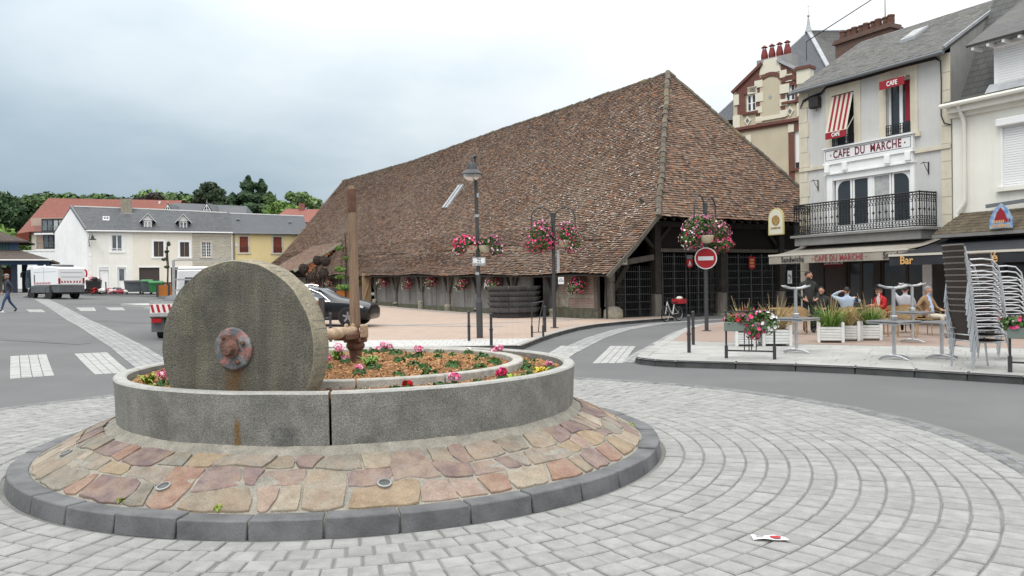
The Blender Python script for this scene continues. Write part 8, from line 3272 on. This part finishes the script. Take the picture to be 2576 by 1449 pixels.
mb.poly([(1.0, -.60, 1.03), (1.0, .60, 1.03), (.42, .55, 1.385), (.42, -.55, 1.385)])
mb.build('windscreen', 'car_glass', CAR)
SWD = math.atan2(.537, -.843)
SW = thing('road_sweeper', 'white and grey street sweeper truck with red striped panels', 'sweeper truck', (-31.3, 56.2, gz(-31.3, 56.2)), SWD)
mb = MB()
mb.prism([(-1.15, .95), (2.05, .95), (2.05, 2.20), (1.3, 2.20), (1.0, 2.30), (-1.05, 2.18), (-1.15, 2.1)], -.95, .95, lambda a, b, h_: (a, h_, b))
mb.build('hopper_body', 'paint_white', SW, bevel=.05, seg=2)
mb = MB()
mb.prism([(2.06, .75), (3.10, .75), (3.22, 1.1), (3.12, 1.75), (2.92, 2.28), (2.06, 2.34)], -.9, .9, lambda a, b, h_: (a, h_, b))
mb.build('cab', 'paint_white', SW, bevel=.06, seg=2)
for s_ in (-1, 1):
 mb = MB()
 mb.prism([(2.35, .80), (3.05, .80), (3.15, 1.12), (3.05, 1.72), (2.95, 2.05), (2.42, 2.08)], 0, .012, lambda a, b, h_: (a, s_ * (.901 + h_), b))
 mb.build('door_window', 'car_glass', SW)
 mb = MB()
 mb.box(-.1, 2.3, s_ * .86 - .1, s_ * .86 + .1, .42, .93)
 mb.build('side_skirt', 'plastic_grey', SW, bevel=.03)
 mb = MB()
 mb.tube([(3.0, s_ * .9, 1.9), (3.2, s_ * 1.12, 1.95), (3.2, s_ * 1.12, 1.6)], .02, 5)
 mb.cbox((3.2, s_ * 1.14, 1.7), (.06, .12, .34))
 mb.build('mirror', 'plastic_dark', SW)
 for x, r in ((0, .36), (2.25, .34)):
  wheel(SW, (x, s_ * .78, r), r, .24, rimmat='plastic_grey')
  mb = MB()
  mb.lathe([(r + .08, -.02), (r + .08, .02), (0, .02)], 20, (x, s_ * .955, r + .03), Matrix.Rotation(R(90), 3, 'X'), caps=False)
  mb.build('wheel_arch', 'plastic_dark', SW)
 for k in range(11):
  mb = MB()
  x = -.2 + k * .2
  mb.prism([(x, 1.03), (x + .1, 1.03), (x + .03, 1.16), (x - .07, 1.16)], 0, .006, lambda a, b, h_: (a, s_ * (.952 + h_), b))
  mb.build('flank_stripe', 'sign_red', SW)
 mb = MB()
 for (a, b, c, d) in ((-1.0, 1.9, 1.86, 1.875), (.6, .615, 1.0, 2.1), (1.75, 1.9, 1.15, 1.7)):
  mb.box(a, b, s_ * .95 - .006, s_ * .95 + .006, c, d)
 mb.build('panel_seam', 'plastic_grey', SW)
mb = MB()
mb.add([(3.15, -.82, 1.15), (3.15, .82, 1.15), (2.99, .80, 2.16), (2.99, -.80, 2.16)], [(0, 1, 2, 3)])
for q in range(len(mb.v)):
 mb.v[q] = (mb.v[q][0] + .05, mb.v[q][1], mb.v[q][2])
mb.build('windscreen', 'car_glass', SW, fix=False)
mb = MB()
mb.box(-1.05, 3.0, -.7, .7, .35, .75)
mb.build('chassis', 'plastic_dark', SW)
mb = MB()
mb.box(-1.2, -.2, -.88, .88, .45, .94)
mb.build('rear_skirt', 'plastic_grey', SW)
for k in range(7):
 mb = MB()
 y = -.62 + k * .2
 mb.prism([(y, 1.10), (y + .1, 1.10), (y + (.06 if k < 3 else .14), 1.24), (y - .04 + (0 if k < 3 else .08), 1.24)], 0, .006, lambda a, b, h_: (-1.152 - h_, a, b))
 mb.build('tail_stripe', 'sign_red', SW)
for s_ in (-1, 1):
 mb = MB()
 mb.box(-1.19, -1.14, s_ * .84 - .06, s_ * .84 + .06, 1.05, 1.42)
 mb.build('tail_light', 'lamp_red', SW)
mb = MB()
mb.box(-1.165, -1.15, -.7, .7, 1.50, 1.515)
mb.box(-1.165, -1.15, -.75, .75, 1.82, 1.835)
mb.build('rear_seam', 'plastic_grey', SW)
mb = MB()
mb.box(-.6, .7, -.5, .5, 2.18, 2.36)
mb.build('roof_unit', 'plastic_grey', SW, bevel=.03)
mb = MB()
mb.tube([(-1.2, -1.0, 1.5), (-1.25, -1.02, 1.7), (-1.2, -1.02, 1.92), (-1.1, -1.0, 2.0)], .06, 8)
mb.build('suction_hose', 'sign_red', SW, smooth=True)
for s_ in (-1, 1):
 mb = MB()
 mb.lathe([(.46, 0), (.3, .12), (.12, .2)], 18, (3.25, s_ * .72, .02))
 mb.build('side_brush', 'plastic_dark', SW)
 mb = MB()
 mb.beam((2.9, s_ * .5, .5), (3.25, s_ * .72, .22), .08, .08)
 mb.build('brush_arm', 'plastic_dark', SW)
TD = math.atan2(.978, -.208)
TK = thing('tipper_truck', 'white tipper truck with striped tailboard mostly hidden behind the millstone', 'truck', (-9.85, 24.3, gz(-9.85, 24.3)), TD)
mb = MB()
mb.box(.0, 3.2, -1.0, 1.0, .68, .80)
mb.build('bed_floor', 'plastic_grey', TK)
for (a, b, c, d, nm) in ((0, 3.2, .96, 1.0, 'side_board'), (0, 3.2, -1.0, -.96, 'side_board'), (-.04, .0, -1.0, 1.0, 'tail_board'), (3.2, 3.24, -1.0, 1.0, 'head_board')):
 mb = MB()
 mb.box(a, b, c, d, .72, 1.18)
 mb.build(nm, 'bed_alu', TK) if 'bed_alu' in SPEC else (spec('bed_alu', (.42, .42, .40), rough=.5, metal=.3, col2=(.34, .34, .33), scale=4), mb.build(nm, 'bed_alu', TK))
for k in range(12):
 mb = MB()
 y = .92 - k * .16
 mb.prism([(y, .84), (y - .075, .84), (y - .02, 1.08), (y + .055, 1.08)], 0, .006, lambda a, b, h_: (-.042 - h_, a, b))
 mb.build('tail_stripe', 'sign_red' if k % 1 == 0 else 'stripe_white', TK)
mb = MB()
mb.box(-.045, -.041, -.98, .98, .82, 1.10)
mb.build('stripe_field', 'stripe_white', TK)
mb = MB()
mb.prism([(3.35, .45), (5.3, .45), (5.35, .95), (4.75, 1.25), (4.35, 2.2), (4.1, 2.3), (3.45, 2.3), (3.35, 2.15)], -.95, .95, lambda a, b, h_: (a, h_ * (1.0 if b < 1.3 else .88), b))
mb.build('cab', 'paint_white', TK, bevel=.07, seg=2)
for s_ in (-1, 1):
 mb = MB()
 mb.prism([(3.5, 1.32), (4.55, 1.32), (4.25, 2.05), (3.55, 2.08)], 0, .012, lambda a, b, h_: (a, s_ * (.90 - (b - 1.3) * .06 + h_), b))
 mb.build('door_window', 'car_glass', TK)
 for x in (.9, 4.35):
  wheel(TK, (x, s_ * .82, .36), .36, .23, rimmat='plastic_grey')
 mb = MB()
 mb.cbox((4.45, s_ * 1.12, 1.6), (.08, .2, .28))
 mb.build('mirror', 'plastic_dark', TK)
 mb = MB()
 mb.box(.1, .16, s_ * .8 - .18, s_ * .8 + .18, .25, .68)
 mb.build('mud_flap', 'plastic_grey', TK)
 mb = MB()
 mb.cbox((-.03, s_ * .8, .6), (.06, .26, .12))
 mb.build('tail_light', 'lamp_red', TK)
mb = MB()
mb.add([(3.34, -.62, 1.45), (3.34, .62, 1.45), (3.37, .58, 2.1), (3.37, -.58, 2.1)], [(0, 1, 2, 3)])
for q in range(4):
 mb.v[q] = (mb.v[q][0] - .012, mb.v[q][1], mb.v[q][2])
mb.build('rear_window', 'car_glass', TK, fix=False)
mb = MB()
for s_ in (-1, 1):
 mb.beam((3.1, s_ * .9, .8), (3.1, s_ * .9, 2.5), .08, .08)
for z in (1.5, 1.85, 2.2, 2.5):
 mb.beam((3.1, -.9, z), (3.1, .9, z), .05, .05)
mb.build('ladder_rack', 'bed_alu', TK)
mb = MB()
random.seed(4)
mb.ball((.8, .4, 1.1), (.5, .4, .25), 12, 8, .12)
mb.build('tarpaulin', 'plastic_grey', TK, smooth='all')
bk = thing('bicycle', 'pale step through bicycle with red crate leaning before the hall gates', 'bicycle', (6.75, 34.1, .02), math.atan2(-.80, -.72))
for x, nm in ((.53, 'front_wheel'), (-.53, 'rear_wheel')):
 mb = MB()
 mb.tube([(x + .325 * math.cos(2 * PI * k / 28), 0, .34 + .325 * math.sin(2 * PI * k / 28)) for k in range(28)], .022, 6, closed=True)
 w_ = mb.build(nm, 'tyre', bk, smooth=True)
 mb = MB()
 mb.tube([(x + .305 * math.cos(2 * PI * k / 28), 0, .34 + .305 * math.sin(2 * PI * k / 28)) for k in range(28)], .008, 4, closed=True)
 for k in range(18):
  a = 2 * PI * k / 18
  mb.tube([(x, .02 * (k % 2 * 2 - 1), .34), (x + .30 * math.cos(a), 0, .34 + .30 * math.sin(a))], .0016, 3)
 mb.build('rim', 'alu', w_)
spec('bike_white', (.62, .61, .58), rough=.4)
mb = MB()
for pts, r in (([(.53, 0, .34), (.44, 0, .62), (.38, 0, .85)], .015), ([(.38, 0, .80), (.20, 0, .52), (.02, 0, .34), (-.05, 0, .30)], .028), ([(-.05, 0, .30), (-.17, 0, .72)], .024), ([(-.53, 0, .34), (-.05, 0, .30)], .012), ([(-.53, 0, .34), (-.15, 0, .62)], .011), ([(.36, 0, .72), (.12, 0, .45)], .013)):
 mb.tube(pts, r, 8)
mb.build('frame', 'bike_white', bk, smooth=True)
mb = MB()
mb.tube([(.38, 0, .85), (.36, 0, .98)], .013, 6)
mb.tube([(.22, -.28, .98), (.34, -.2, 1.0), (.36, 0, .98), (.34, .2, 1.0), (.22, .28, .98)], .012, 6)
mb.build('handlebar', 'plastic_dark', bk)
mb = MB()
mb.prism([(-.30, .09), (-.12, .045), (.02, .02), (.02, -.02), (-.12, -.045), (-.30, -.09)], .78, .83, lambda a, b, h_: (a, b, h_))
mb.tube([(-.17, 0, .70), (-.18, 0, .79)], .013, 6)
mb.build('saddle', 'plastic_dark', bk, bevel=.015)
mb = MB()
mb.box(-.82, -.38, -.19, .19, .74, .755)
for (x0, x1, y0, y1) in ((-.84, -.36, -.21, -.195), (-.84, -.36, .195, .21), (-.855, -.84, -.21, .21), (-.36, -.345, -.21, .21)):
 mb.box(x0, x1, y0, y1, .74, .94)
mb.build('red_crate', 'sign_red', bk)
mb = MB()
random.seed(2)
mb.ball((-.6, 0, .95), (.16, .14, .1), 10, 7, .12)
mb.build('plastic_bag', 'sign_pale', bk, smooth='all')
mb = MB()
mb.tube([(-.53, .05, .34), (-.7, .08, .73)], .008, 5)
mb.tube([(-.05, .04, .28), (-.12, .2, .02)], .010, 5)
mb.lathe([(.09, -.004), (.09, .004)], 16, (-.05, -.03, .30), Matrix.Rotation(R(90), 3, 'X'))
mb.build('kickstand_and_chainset', 'plastic_dark', bk)
# ================================================================== bins and rubbish before the white house
spec('bin_grey', (.10, .115, .125), col2=(.085, .10, .11), scale=3, rough=.6)
spec('bin_green', (.035, .19, .06), col2=(.03, .16, .05), scale=3, rough=.55)
spec('crate_brown', (.16, .075, .05), col2=(.12, .058, .04), scale=4, rough=.85)
def wheelie(label, x, y, z, rz, w_, h_, mat, lidm, d=.9):
 t = thing('wheeled_container', label, 'bin', (x, y, z), rz, 'waste containers before the houses')
 mb = MB()
 a, b = w_ / 2, d / 2
 mb.add([(-a * .88, -b * .85, .16), (a * .88, -b * .85, .16), (a * .88, b * .85, .16), (-a * .88, b * .85, .16), (-a, -b, h_), (a, -b, h_), (a, b, h_), (-a, b, h_)], [(3, 2, 1, 0), (4, 5, 6, 7), (0, 1, 5, 4), (1, 2, 6, 5), (2, 3, 7, 6), (3, 0, 4, 7)])
 mb.build('body', mat, t, bevel=.03)
 mb = MB()
 mb.prism([(-b * 1.05, h_), (b * 1.05, h_), (b * .8, h_ + .1), (0, h_ + .16), (-b * .8, h_ + .1)], -a * 1.04, a * 1.04, lambda p, q, hh: (hh, p, q))
 mb.build('lid', lidm, t, bevel=.02)
 for (sx, sy) in ((-1, -1), (1, -1), (1, 1), (-1, 1)):
  mb = MB()
  mb.lathe([(.08, -.03), (.08, .03)], 12, (sx * a * .75, sy * b * .7, .08), Matrix.Rotation(R(90), 3, 'X'))
  mb.build('castor', 'tyre', t)
 mb = MB()
 mb.tube([(-a * .7, -b * 1.06, h_ - .08), (a * .7, -b * 1.06, h_ - .08)], .02, 6)
 mb.build('handle', 'plastic_dark', t)
 return t
BZ = gz(-31, 66) + .17
wheelie('black wheeled bin heaped with rubbish beside the white house corner', -34.2, 66.0, gz(-34, 66) + .17, R(20), 1.1, .95, 'plastic_dark', 'plastic_dark')
wheelie('dark grey waste container with open top near the glass door', -31.0, 66.1, BZ, R(22), 1.35, .95, 'bin_grey', 'plastic_dark')
wheelie('tall grey waste container beside the green one', -29.85, 66.0, BZ - .05, R(22), .85, 1.05, 'bin_grey', 'bin_green')
wheelie('bright green waste container in the row', -28.95, 65.6, BZ - .08, R(22), 1.05, .95, 'bin_green', 'bin_green')
t = thing('brown_crate', 'brown board crate at the end of the row of bins', 'crate', (-27.95, 66.0, BZ - .12), R(22), None)
mb = MB()
for k in range(5):
 mb.box(-.55, .55, -.4, -.37, .05 + k * .2, .235 + k * .2)
 mb.box(-.55, -.52, -.4, .4, .05 + k * .2, .235 + k * .2)
 mb.box(.52, .55, -.4, .4, .05 + k * .2, .235 + k * .2)
mb.build('boards', 'crate_brown', t)
mb = MB()
for x in (-.5, .5):
 mb.box(x - .04, x + .04, -.43, -.40, .0, 1.1)
mb.build('corner_batten', 'crate_brown', t)
spec('trash', (.3, .3, .3), rough=.8, pal=[(.6, .58, .56), (.06, .06, .065), (.28, .05, .07), (.5, .2, .22), (.10, .10, .11), (.62, .62, .6)], rnd=.1)
random.seed(12)
t = thing('rubbish_heap', 'heap of white, red and black rubbish bags on the pavement between the bins', 'rubbish', (-32.7, 65.6, gz(-32.7, 65.6) + .16))
for k in range(26):
 mb = MB()
 r_ = random.uniform(.12, .3)
 x = random.uniform(-1.4, 1.3)
 mb.ball((x, random.uniform(-.4, .4), r_ * .5 + random.uniform(0, .3) * (1 - abs(x) / 1.6)), (r_ * 1.2, r_, r_ * .7), 8, 6, .25)
 mb.build('bag', 'trash', t)
t = thing('rubbish_heap', 'rubbish piled on the black wheeled bin by the house corner', 'rubbish', (-34.2, 65.9, gz(-34, 66) + 1.15))
for k in range(9):
 mb = MB()
 r_ = random.uniform(.12, .25)
 mb.ball((random.uniform(-.45, .45), random.uniform(-.25, .25), r_ * .5 + random.uniform(0, .15)), (r_ * 1.3, r_, r_ * .7), 8, 6, .25)
 mb.build('bag', 'trash', t)
t = thing('garden_waste', 'brown heap of cut branches and red flowers below the black bin', 'garden waste', (-34.0, 65.1, gz(-34, 65) + .16))
mb = MB()
for k in range(420):
 d = rdir()
 leafquad(mb, (d.x * .7, d.y * .4, abs(d.z) * .42), .1, d + rdir())
mb.build('leaves', 'withered', t, fix=False)
mb = MB()
for k in range(60):
 d = rdir()
 flower(mb, (.35 + d.x * .35, d.y * .42, .1 + abs(d.z) * .35), .06, d)
mb.build('red_blooms', 'petal_red', t, fix=False)
t = thing('rail_post', 'thin dark guard post standing on the far kerb before the white house', 'post', (-32.0, 63.6, gz(-32, 63.6) + .12))
mb = MB()
mb.tube([(0, 0, 0), (0, 0, .95)], .045, 8)
mb.ball((0, 0, .97), .06, 8, 6)
mb.build('shaft', 'bollard_grey', t)
# ================================================================== people
spec('skin', (.50, .27, .19), rough=.6, col2=(.44, .23, .16), scale=9)
spec('hair_dark', (.025, .02, .017), rough=.7)
spec('hair_grey', (.22, .21, .20), rough=.75)
spec('sweater_navy', (.035, .042, .055), col2=(.045, .053, .068), scale=20, rough=.9)
spec('jeans', (.055, .085, .155), col2=(.04, .065, .12), scale=9, rough=.9)
spec('shoe_dark', (.03, .028, .026), rough=.7)
spec('jacket_dark', (.025, .027, .025), col2=(.035, .037, .034), scale=9, rough=.85)
spec('trouser_black', (.014, .014, .017), rough=.9)
spec('denim_pale', (.42, .50, .60), col2=(.34, .42, .52), scale=7, rough=.9)
spec('red_cloth', (.42, .018, .022), col2=(.36, .014, .018), scale=7, rough=.85)
spec('tan_cloth', (.26, .165, .09), col2=(.22, .14, .075), scale=7, rough=.9)
spec('shirt_blue', (.36, .46, .66), rough=.85)
spec('trouser_beige', (.46, .42, .34), rough=.9)
spec('cloth_grey', (.40, .40, .42), rough=.9)
spec('felt_black', (.012, .012, .013), rough=.85)
spec('shoe_grey', (.30, .30, .30), rough=.7)
def person(label, loc, rz, J, mats, hair='hair_dark', hat=None, look=0.0, scale=1.0, shirt=None):
 """J: joints; faces local -Y. mats: dict top, sleeve, leg, shoe"""
 t = thing('person', label, 'person', loc, rz)
 names = list(J)
 idx = {n: i for i, n in enumerate(names)}
 E = [('pelvis', 'waist', 'top'), ('waist', 'chest', 'top'), ('chest', 'neck', 'top'), ('neck', 'head0', 'skin'), ('head0', 'head1', 'skin')]
 for s_ in 'LR':
  E += [('chest', 'sh' + s_, 'top'), ('sh' + s_, 'el' + s_, 'sleeve'), ('el' + s_, 'wr' + s_, 'sleeve'), ('wr' + s_, 'ha' + s_, 'skin'),
 ('pelvis', 'hip' + s_, 'leg'), ('hip' + s_, 'kn' + s_, 'leg'), ('kn' + s_, 'an' + s_, 'leg'), ('an' + s_, 'to' + s_, 'shoe')]
 rad = dict(pelvis=(.135, .11), waist=(.14, .11), chest=(.165, .115), neck=(.058, .058), head0=(.062, .075), head1=(.072, .085))
 for s_ in 'LR':
  rad.update({'sh' + s_: (.068, .07), 'el' + s_: (.048, .048), 'wr' + s_: (.033, .03), 'ha' + s_: (.034, .02), 'hip' + s_: (.088, .09), 'kn' + s_: (.062, .062), 'an' + s_: (.045, .045), 'to' + s_: (.042, .034)})
 me = bpy.data.meshes.new('body')
 me.from_pydata([J[n] for n in names], [(idx[a], idx[b]) for a, b, _ in E], [])
 ob = bpy.data.objects.new('body_src', me)
 COL.objects.link(ob)
 sk = ob.modifiers.new('skin', 'SKIN')
 sk.use_smooth_shade = True
 if not me.skin_vertices:
  bpy.context.view_layer.objects.active = ob
  ob.modifiers.remove(sk)
  bpy.ops.object.modifier_add(type='SKIN')
  sk = ob.modifiers[-1]
 for n in names:
  sv = me.skin_vertices[0].data[idx[n]]
  sv.radius = rad[n]
  sv.use_root = n == 'pelvis'
 ss_ = ob.modifiers.new('sub', 'SUBSURF')
 ss_.levels = 2
 dg = bpy.context.evaluated_depsgraph_get()
 dg.update()
 m2 = bpy.data.meshes.new_from_object(ob.evaluated_get(dg))
 bpy.data.objects.remove(ob)
 keys = ['top', 'sleeve', 'leg', 'shoe', 'skin', 'shirt']
 mt = dict(mats)
 mt['skin'] = 'skin'
 mt.setdefault('shirt', mats['top'])
 m2.materials.clear()
 for k in keys:
  m2.materials.append(M_(mt[k]))
 bm = bmesh.new()
 bm.from_mesh(m2)
 segs = [(Vector(J[a]), Vector(J[b]), c) for a, b, c in E]
 hc = (Vector(J['head0']) + Vector(J['head1'])) / 2
 up = (Vector(J['head1']) - Vector(J['head0'])).normalized()
 for f in bm.faces:
  c = f.calc_center_median()
  best, bk_ = 1e9, 'top'
  for a, b, k in segs:
   ab = b - a
   q = max(0, min(1, (c - a).dot(ab) / ab.length_squared))
   dd = (c - (a + ab * q)).length - (.05 if k == 'top' else 0)
   if dd < best:
    best, bk_ = dd, k
  if bk_ == 'top' and shirt and c.y < Vector(J['chest']).y - .05 and abs(c.x - J['chest'][0]) < .06:
   bk_ = 'shirt'
  f.material_index = keys.index(bk_)
  f.smooth = True
 hm = MB()
 fd = Matrix.Rotation(look, 3, 'Z') @ Vector((0, -1, 0))
 sd = Vector((-fd.y, fd.x, 0))
 hd = hc + up * .03
 vs0 = len(hm.v)
 hm.ball((0, 0, 0), (.076, .095, .118), 14, 10)
 hm.ball((0, -.098, -.012), (.013, .020, .022), 6, 5)
 hm.ball((0, -.088, -.058), (.026, .012, .009), 6, 4)
 hm.ball((0, -.075, -.088), (.035, .028, .025), 8, 5)
 for s_ in (-1, 1):
  hm.ball((s_ * .077, .012, -.008), (.010, .022, .032), 6, 5)
  hm.ball((s_ * .031, -.086, .012), (.014, .010, .009), 6, 4)
 B = Matrix((sd, -fd, up)).transposed()
 hm.v = [tuple(hd + B @ Vector(p)) for p in hm.v]
 for s_ in 'LR':
  w_, h_ = Vector(J['wr' + s_]), Vector(J['ha' + s_])
  d = (h_ - w_).normalized()
  sd2 = d.cross(Vector((0, 0, 1)))
  if sd2.length < .2:
   sd2 = d.cross(Vector((1, 0, 0)))
  sd2.normalize()
  nn = sd2.cross(d)
  cur = nn * (-.018)
  for k, ln in enumerate((.062, .075, .072, .056)):
   o_ = h_ + sd2 * (-.027 + .018 * k)
   hm.tube([o_ - d * .02, o_ + d * ln * .5 + cur * .3, o_ + d * ln * .9 + cur * 1.2], [.010, .009, .007], 6)
  o_ = w_.lerp(h_, .55) + sd2 * .03
  hm.tube([o_, o_ + sd2 * .025 + d * .025, o_ + sd2 * .03 + d * .06], [.012, .010, .008], 6)
 off = len(bm.verts)
 vv = [bm.verts.new(p) for p in hm.v]
 for f in hm.f:
  try:
   nf = bm.faces.new([vv[i] for i in f])
   nf.material_index = 4
   nf.smooth = True
  except ValueError:
   pass
 bm.to_mesh(m2)
 bm.free()
 m2.name = 'body'
 link('body', m2, t)
 mb = MB()
 mb.ball((0, .008, .018), (.081, .099, .108), 14, 10)
 keep = [(p[2] > .062 - (p[1] + .1) * .6) for p in mb.v]
 mb.f = [f for f in mb.f if all(keep[i] for i in f)]
 mb.mi = [0] * len(mb.f)
 mb.v = [tuple(hd + B @ Vector(p)) for p in mb.v]
 if hair:
  mb.build('hair', hair, t, smooth='all', fix=False)
 if hat == 'cap':
  mb = MB()
  mb.ball((0, .005, .06), (.092, .112, .07), 14, 8)
  mb.prism([(-.07, -.07), (.07, -.07), (.05, -.17), (0, -.185), (-.05, -.17)], .045, .058)
  mb.v = [tuple(hd + B @ Vector(p)) for p in mb.v]
  mb.build('cap', 'hair_grey', t, smooth=True)
 if hat == 'hat':
  mb = MB()
  mb.lathe([(.165, .055), (.16, .065), (.10, .07), (.095, .13), (.085, .165), (.03, .175), (.0, .172)], 18, caps=False)
  mb.v = [tuple(hd + B @ Vector(p)) for p in mb.v]
  mb.build('hat', 'felt_black', t, smooth=True)
 t.scale = (scale,) * 3
 return t
def standing(lean=0.0):
 J = dict(pelvis=(0, 0, .96), waist=(0, -lean * .3, 1.14), chest=(0, -lean * .8, 1.36), neck=(0, -lean, 1.51), head0=(0, -lean - .01, 1.58), head1=(0, -lean - .015, 1.68))
 for s_, q in (('L', 1), ('R', -1)):
  J.update({'sh' + s_: (q * .19, -lean * .9, 1.42), 'el' + s_: (q * .25, .02, 1.14), 'wr' + s_: (q * .25, -.08, .92), 'ha' + s_: (q * .25, -.10, .84),
 'hip' + s_: (q * .10, 0, .90), 'kn' + s_: (q * .105, -.02, .50), 'an' + s_: (q * .11, .03, .09), 'to' + s_: (q * .12, -.13, .045)})
 return J
J = standing(.03)
J.update(knL=(.10, -.20, .52), anL=(.10, -.30, .11), toL=(.10, -.45, .07), knR=(-.10, .10, .49), anR=(-.10, .38, .13), toR=(-.10, .26, .045),
 elL=(.26, .12, 1.15), wrL=(.26, .10, .92), haL=(.25, .06, .84), elR=(-.26, .0, 1.14), wrR=(-.24, -.16, .95), haR=(-.23, -.20, .88))
person('man in grey cap, dark sweater and jeans striding across the road', (-23.3, 37.3, gz(-23.3, 37.3)), R(-42), J, dict(top='sweater_navy', sleeve='sweater_navy', leg='jeans', shoe='shoe_dark'), 'hair_grey', 'cap')
J = standing(0)
J.update(elL=(.33, .08, 1.16), wrL=(.22, -.10, .98), haL=(.14, -.15, .96), elR=(-.27, .10, 1.14), wrR=(-.20, -.08, .98), haR=(-.14, -.14, .95))
person('man in dark jacket and black trousers standing before the cafe door', (8.72, 23.75, .125), R(8), J, dict(top='jacket_dark', sleeve='jacket_dark', leg='trouser_black', shoe='shoe_dark'), 'hair_dark', None, look=R(55), scale=1.03)
def seated(lean=.0):
 J = dict(pelvis=(0, 0, .54), waist=(0, .02 + lean * .3, .72), chest=(0, .05 + lean, .94), neck=(0, .04 + lean, 1.09), head0=(0, .02 + lean, 1.16), head1=(0, .01 + lean, 1.26))
 for s_, q in (('L', 1), ('R', -1)):
  J.update({'sh' + s_: (q * .19, .05 + lean, 1.0), 'el' + s_: (q * .26, -.02, .75), 'wr' + s_: (q * .16, -.22, .70), 'ha' + s_: (q * .10, -.30, .70),
 'hip' + s_: (q * .10, -.02, .52), 'kn' + s_: (q * .13, -.44, .52), 'an' + s_: (q * .12, -.42, .11), 'to' + s_: (q * .13, -.57, .05)})
 return J
J = seated(.06)
J.update(elL=(.38, .02, 1.12), wrL=(.16, .10, 1.24), haL=(.07, .14, 1.24), elR=(-.36, -.05, .95), wrR=(-.30, -.26, 1.02), haR=(-.28, -.34, 1.06))
person('guest in pale denim shirt seated with one arm raised behind the head', (9.42, 22.75, .125), R(168), J, dict(top='denim_pale', sleeve='denim_pale', leg='jeans', shoe='shoe_dark'), 'hair_dark')
J = seated(-.12)
J.update(elL=(.24, -.12, .78), wrL=(.10, -.36, .82), haL=(.05, -.44, .83), elR=(-.24, -.12, .78), wrR=(-.10, -.36, .80), haR=(-.05, -.44, .80))
person('guest in red jacket and black hat seated leaning over the table', (10.6, 23.1, .125), R(-80), J, dict(top='red_cloth', sleeve='red_cloth', leg='trouser_black', shoe='shoe_dark', shirt='sign_white'), 'hair_grey', 'hat', shirt=True)
J = seated(.05)
J.update(elR=(-.36, .14, .80), wrR=(-.22, .06, .62), haR=(-.15, .0, .60))
person('man in tan jacket, blue shirt and beige trousers seated at the end of the terrace', (11.55, 22.3, .125), R(30), J, dict(top='tan_cloth', sleeve='tan_cloth', leg='trouser_beige', shoe='shoe_grey', shirt='shirt_blue'), 'hair_grey', None, look=R(35), shirt=True)
J = seated(.0)
J.update(elL=(.34, -.05, 1.22), wrL=(.12, -.02, 1.38), haL=(.04, 0, 1.40))
person('guest in white top with a lifted arm seated behind the tan jacket', (11.4, 23.4, .125), R(150), J, dict(top='cloth_grey', sleeve='cloth_grey', leg='trouser_black', shoe='shoe_dark'), 'hair_dark')
J = seated(.0)
person('dark clothed guest seated behind the denim shirt by the cafe window', (9.35, 24.4, .125), R(-30), J, dict(top='jacket_dark', sleeve='jacket_dark', leg='trouser_black', shoe='shoe_dark'), 'hair_dark')
for (l_, rz, lab) in (((11.55, 22.35, .125), R(30 + 180), 'metal framed chair under the man in the tan jacket'), ((11.4, 23.45, .125), R(150 + 180), 'chair under the guest in the white top'), ((9.35, 24.45, .125), R(-30 + 180), 'chair under the dark clothed guest by the window')):
 rattan_chair(lab, l_, rz + R(180))
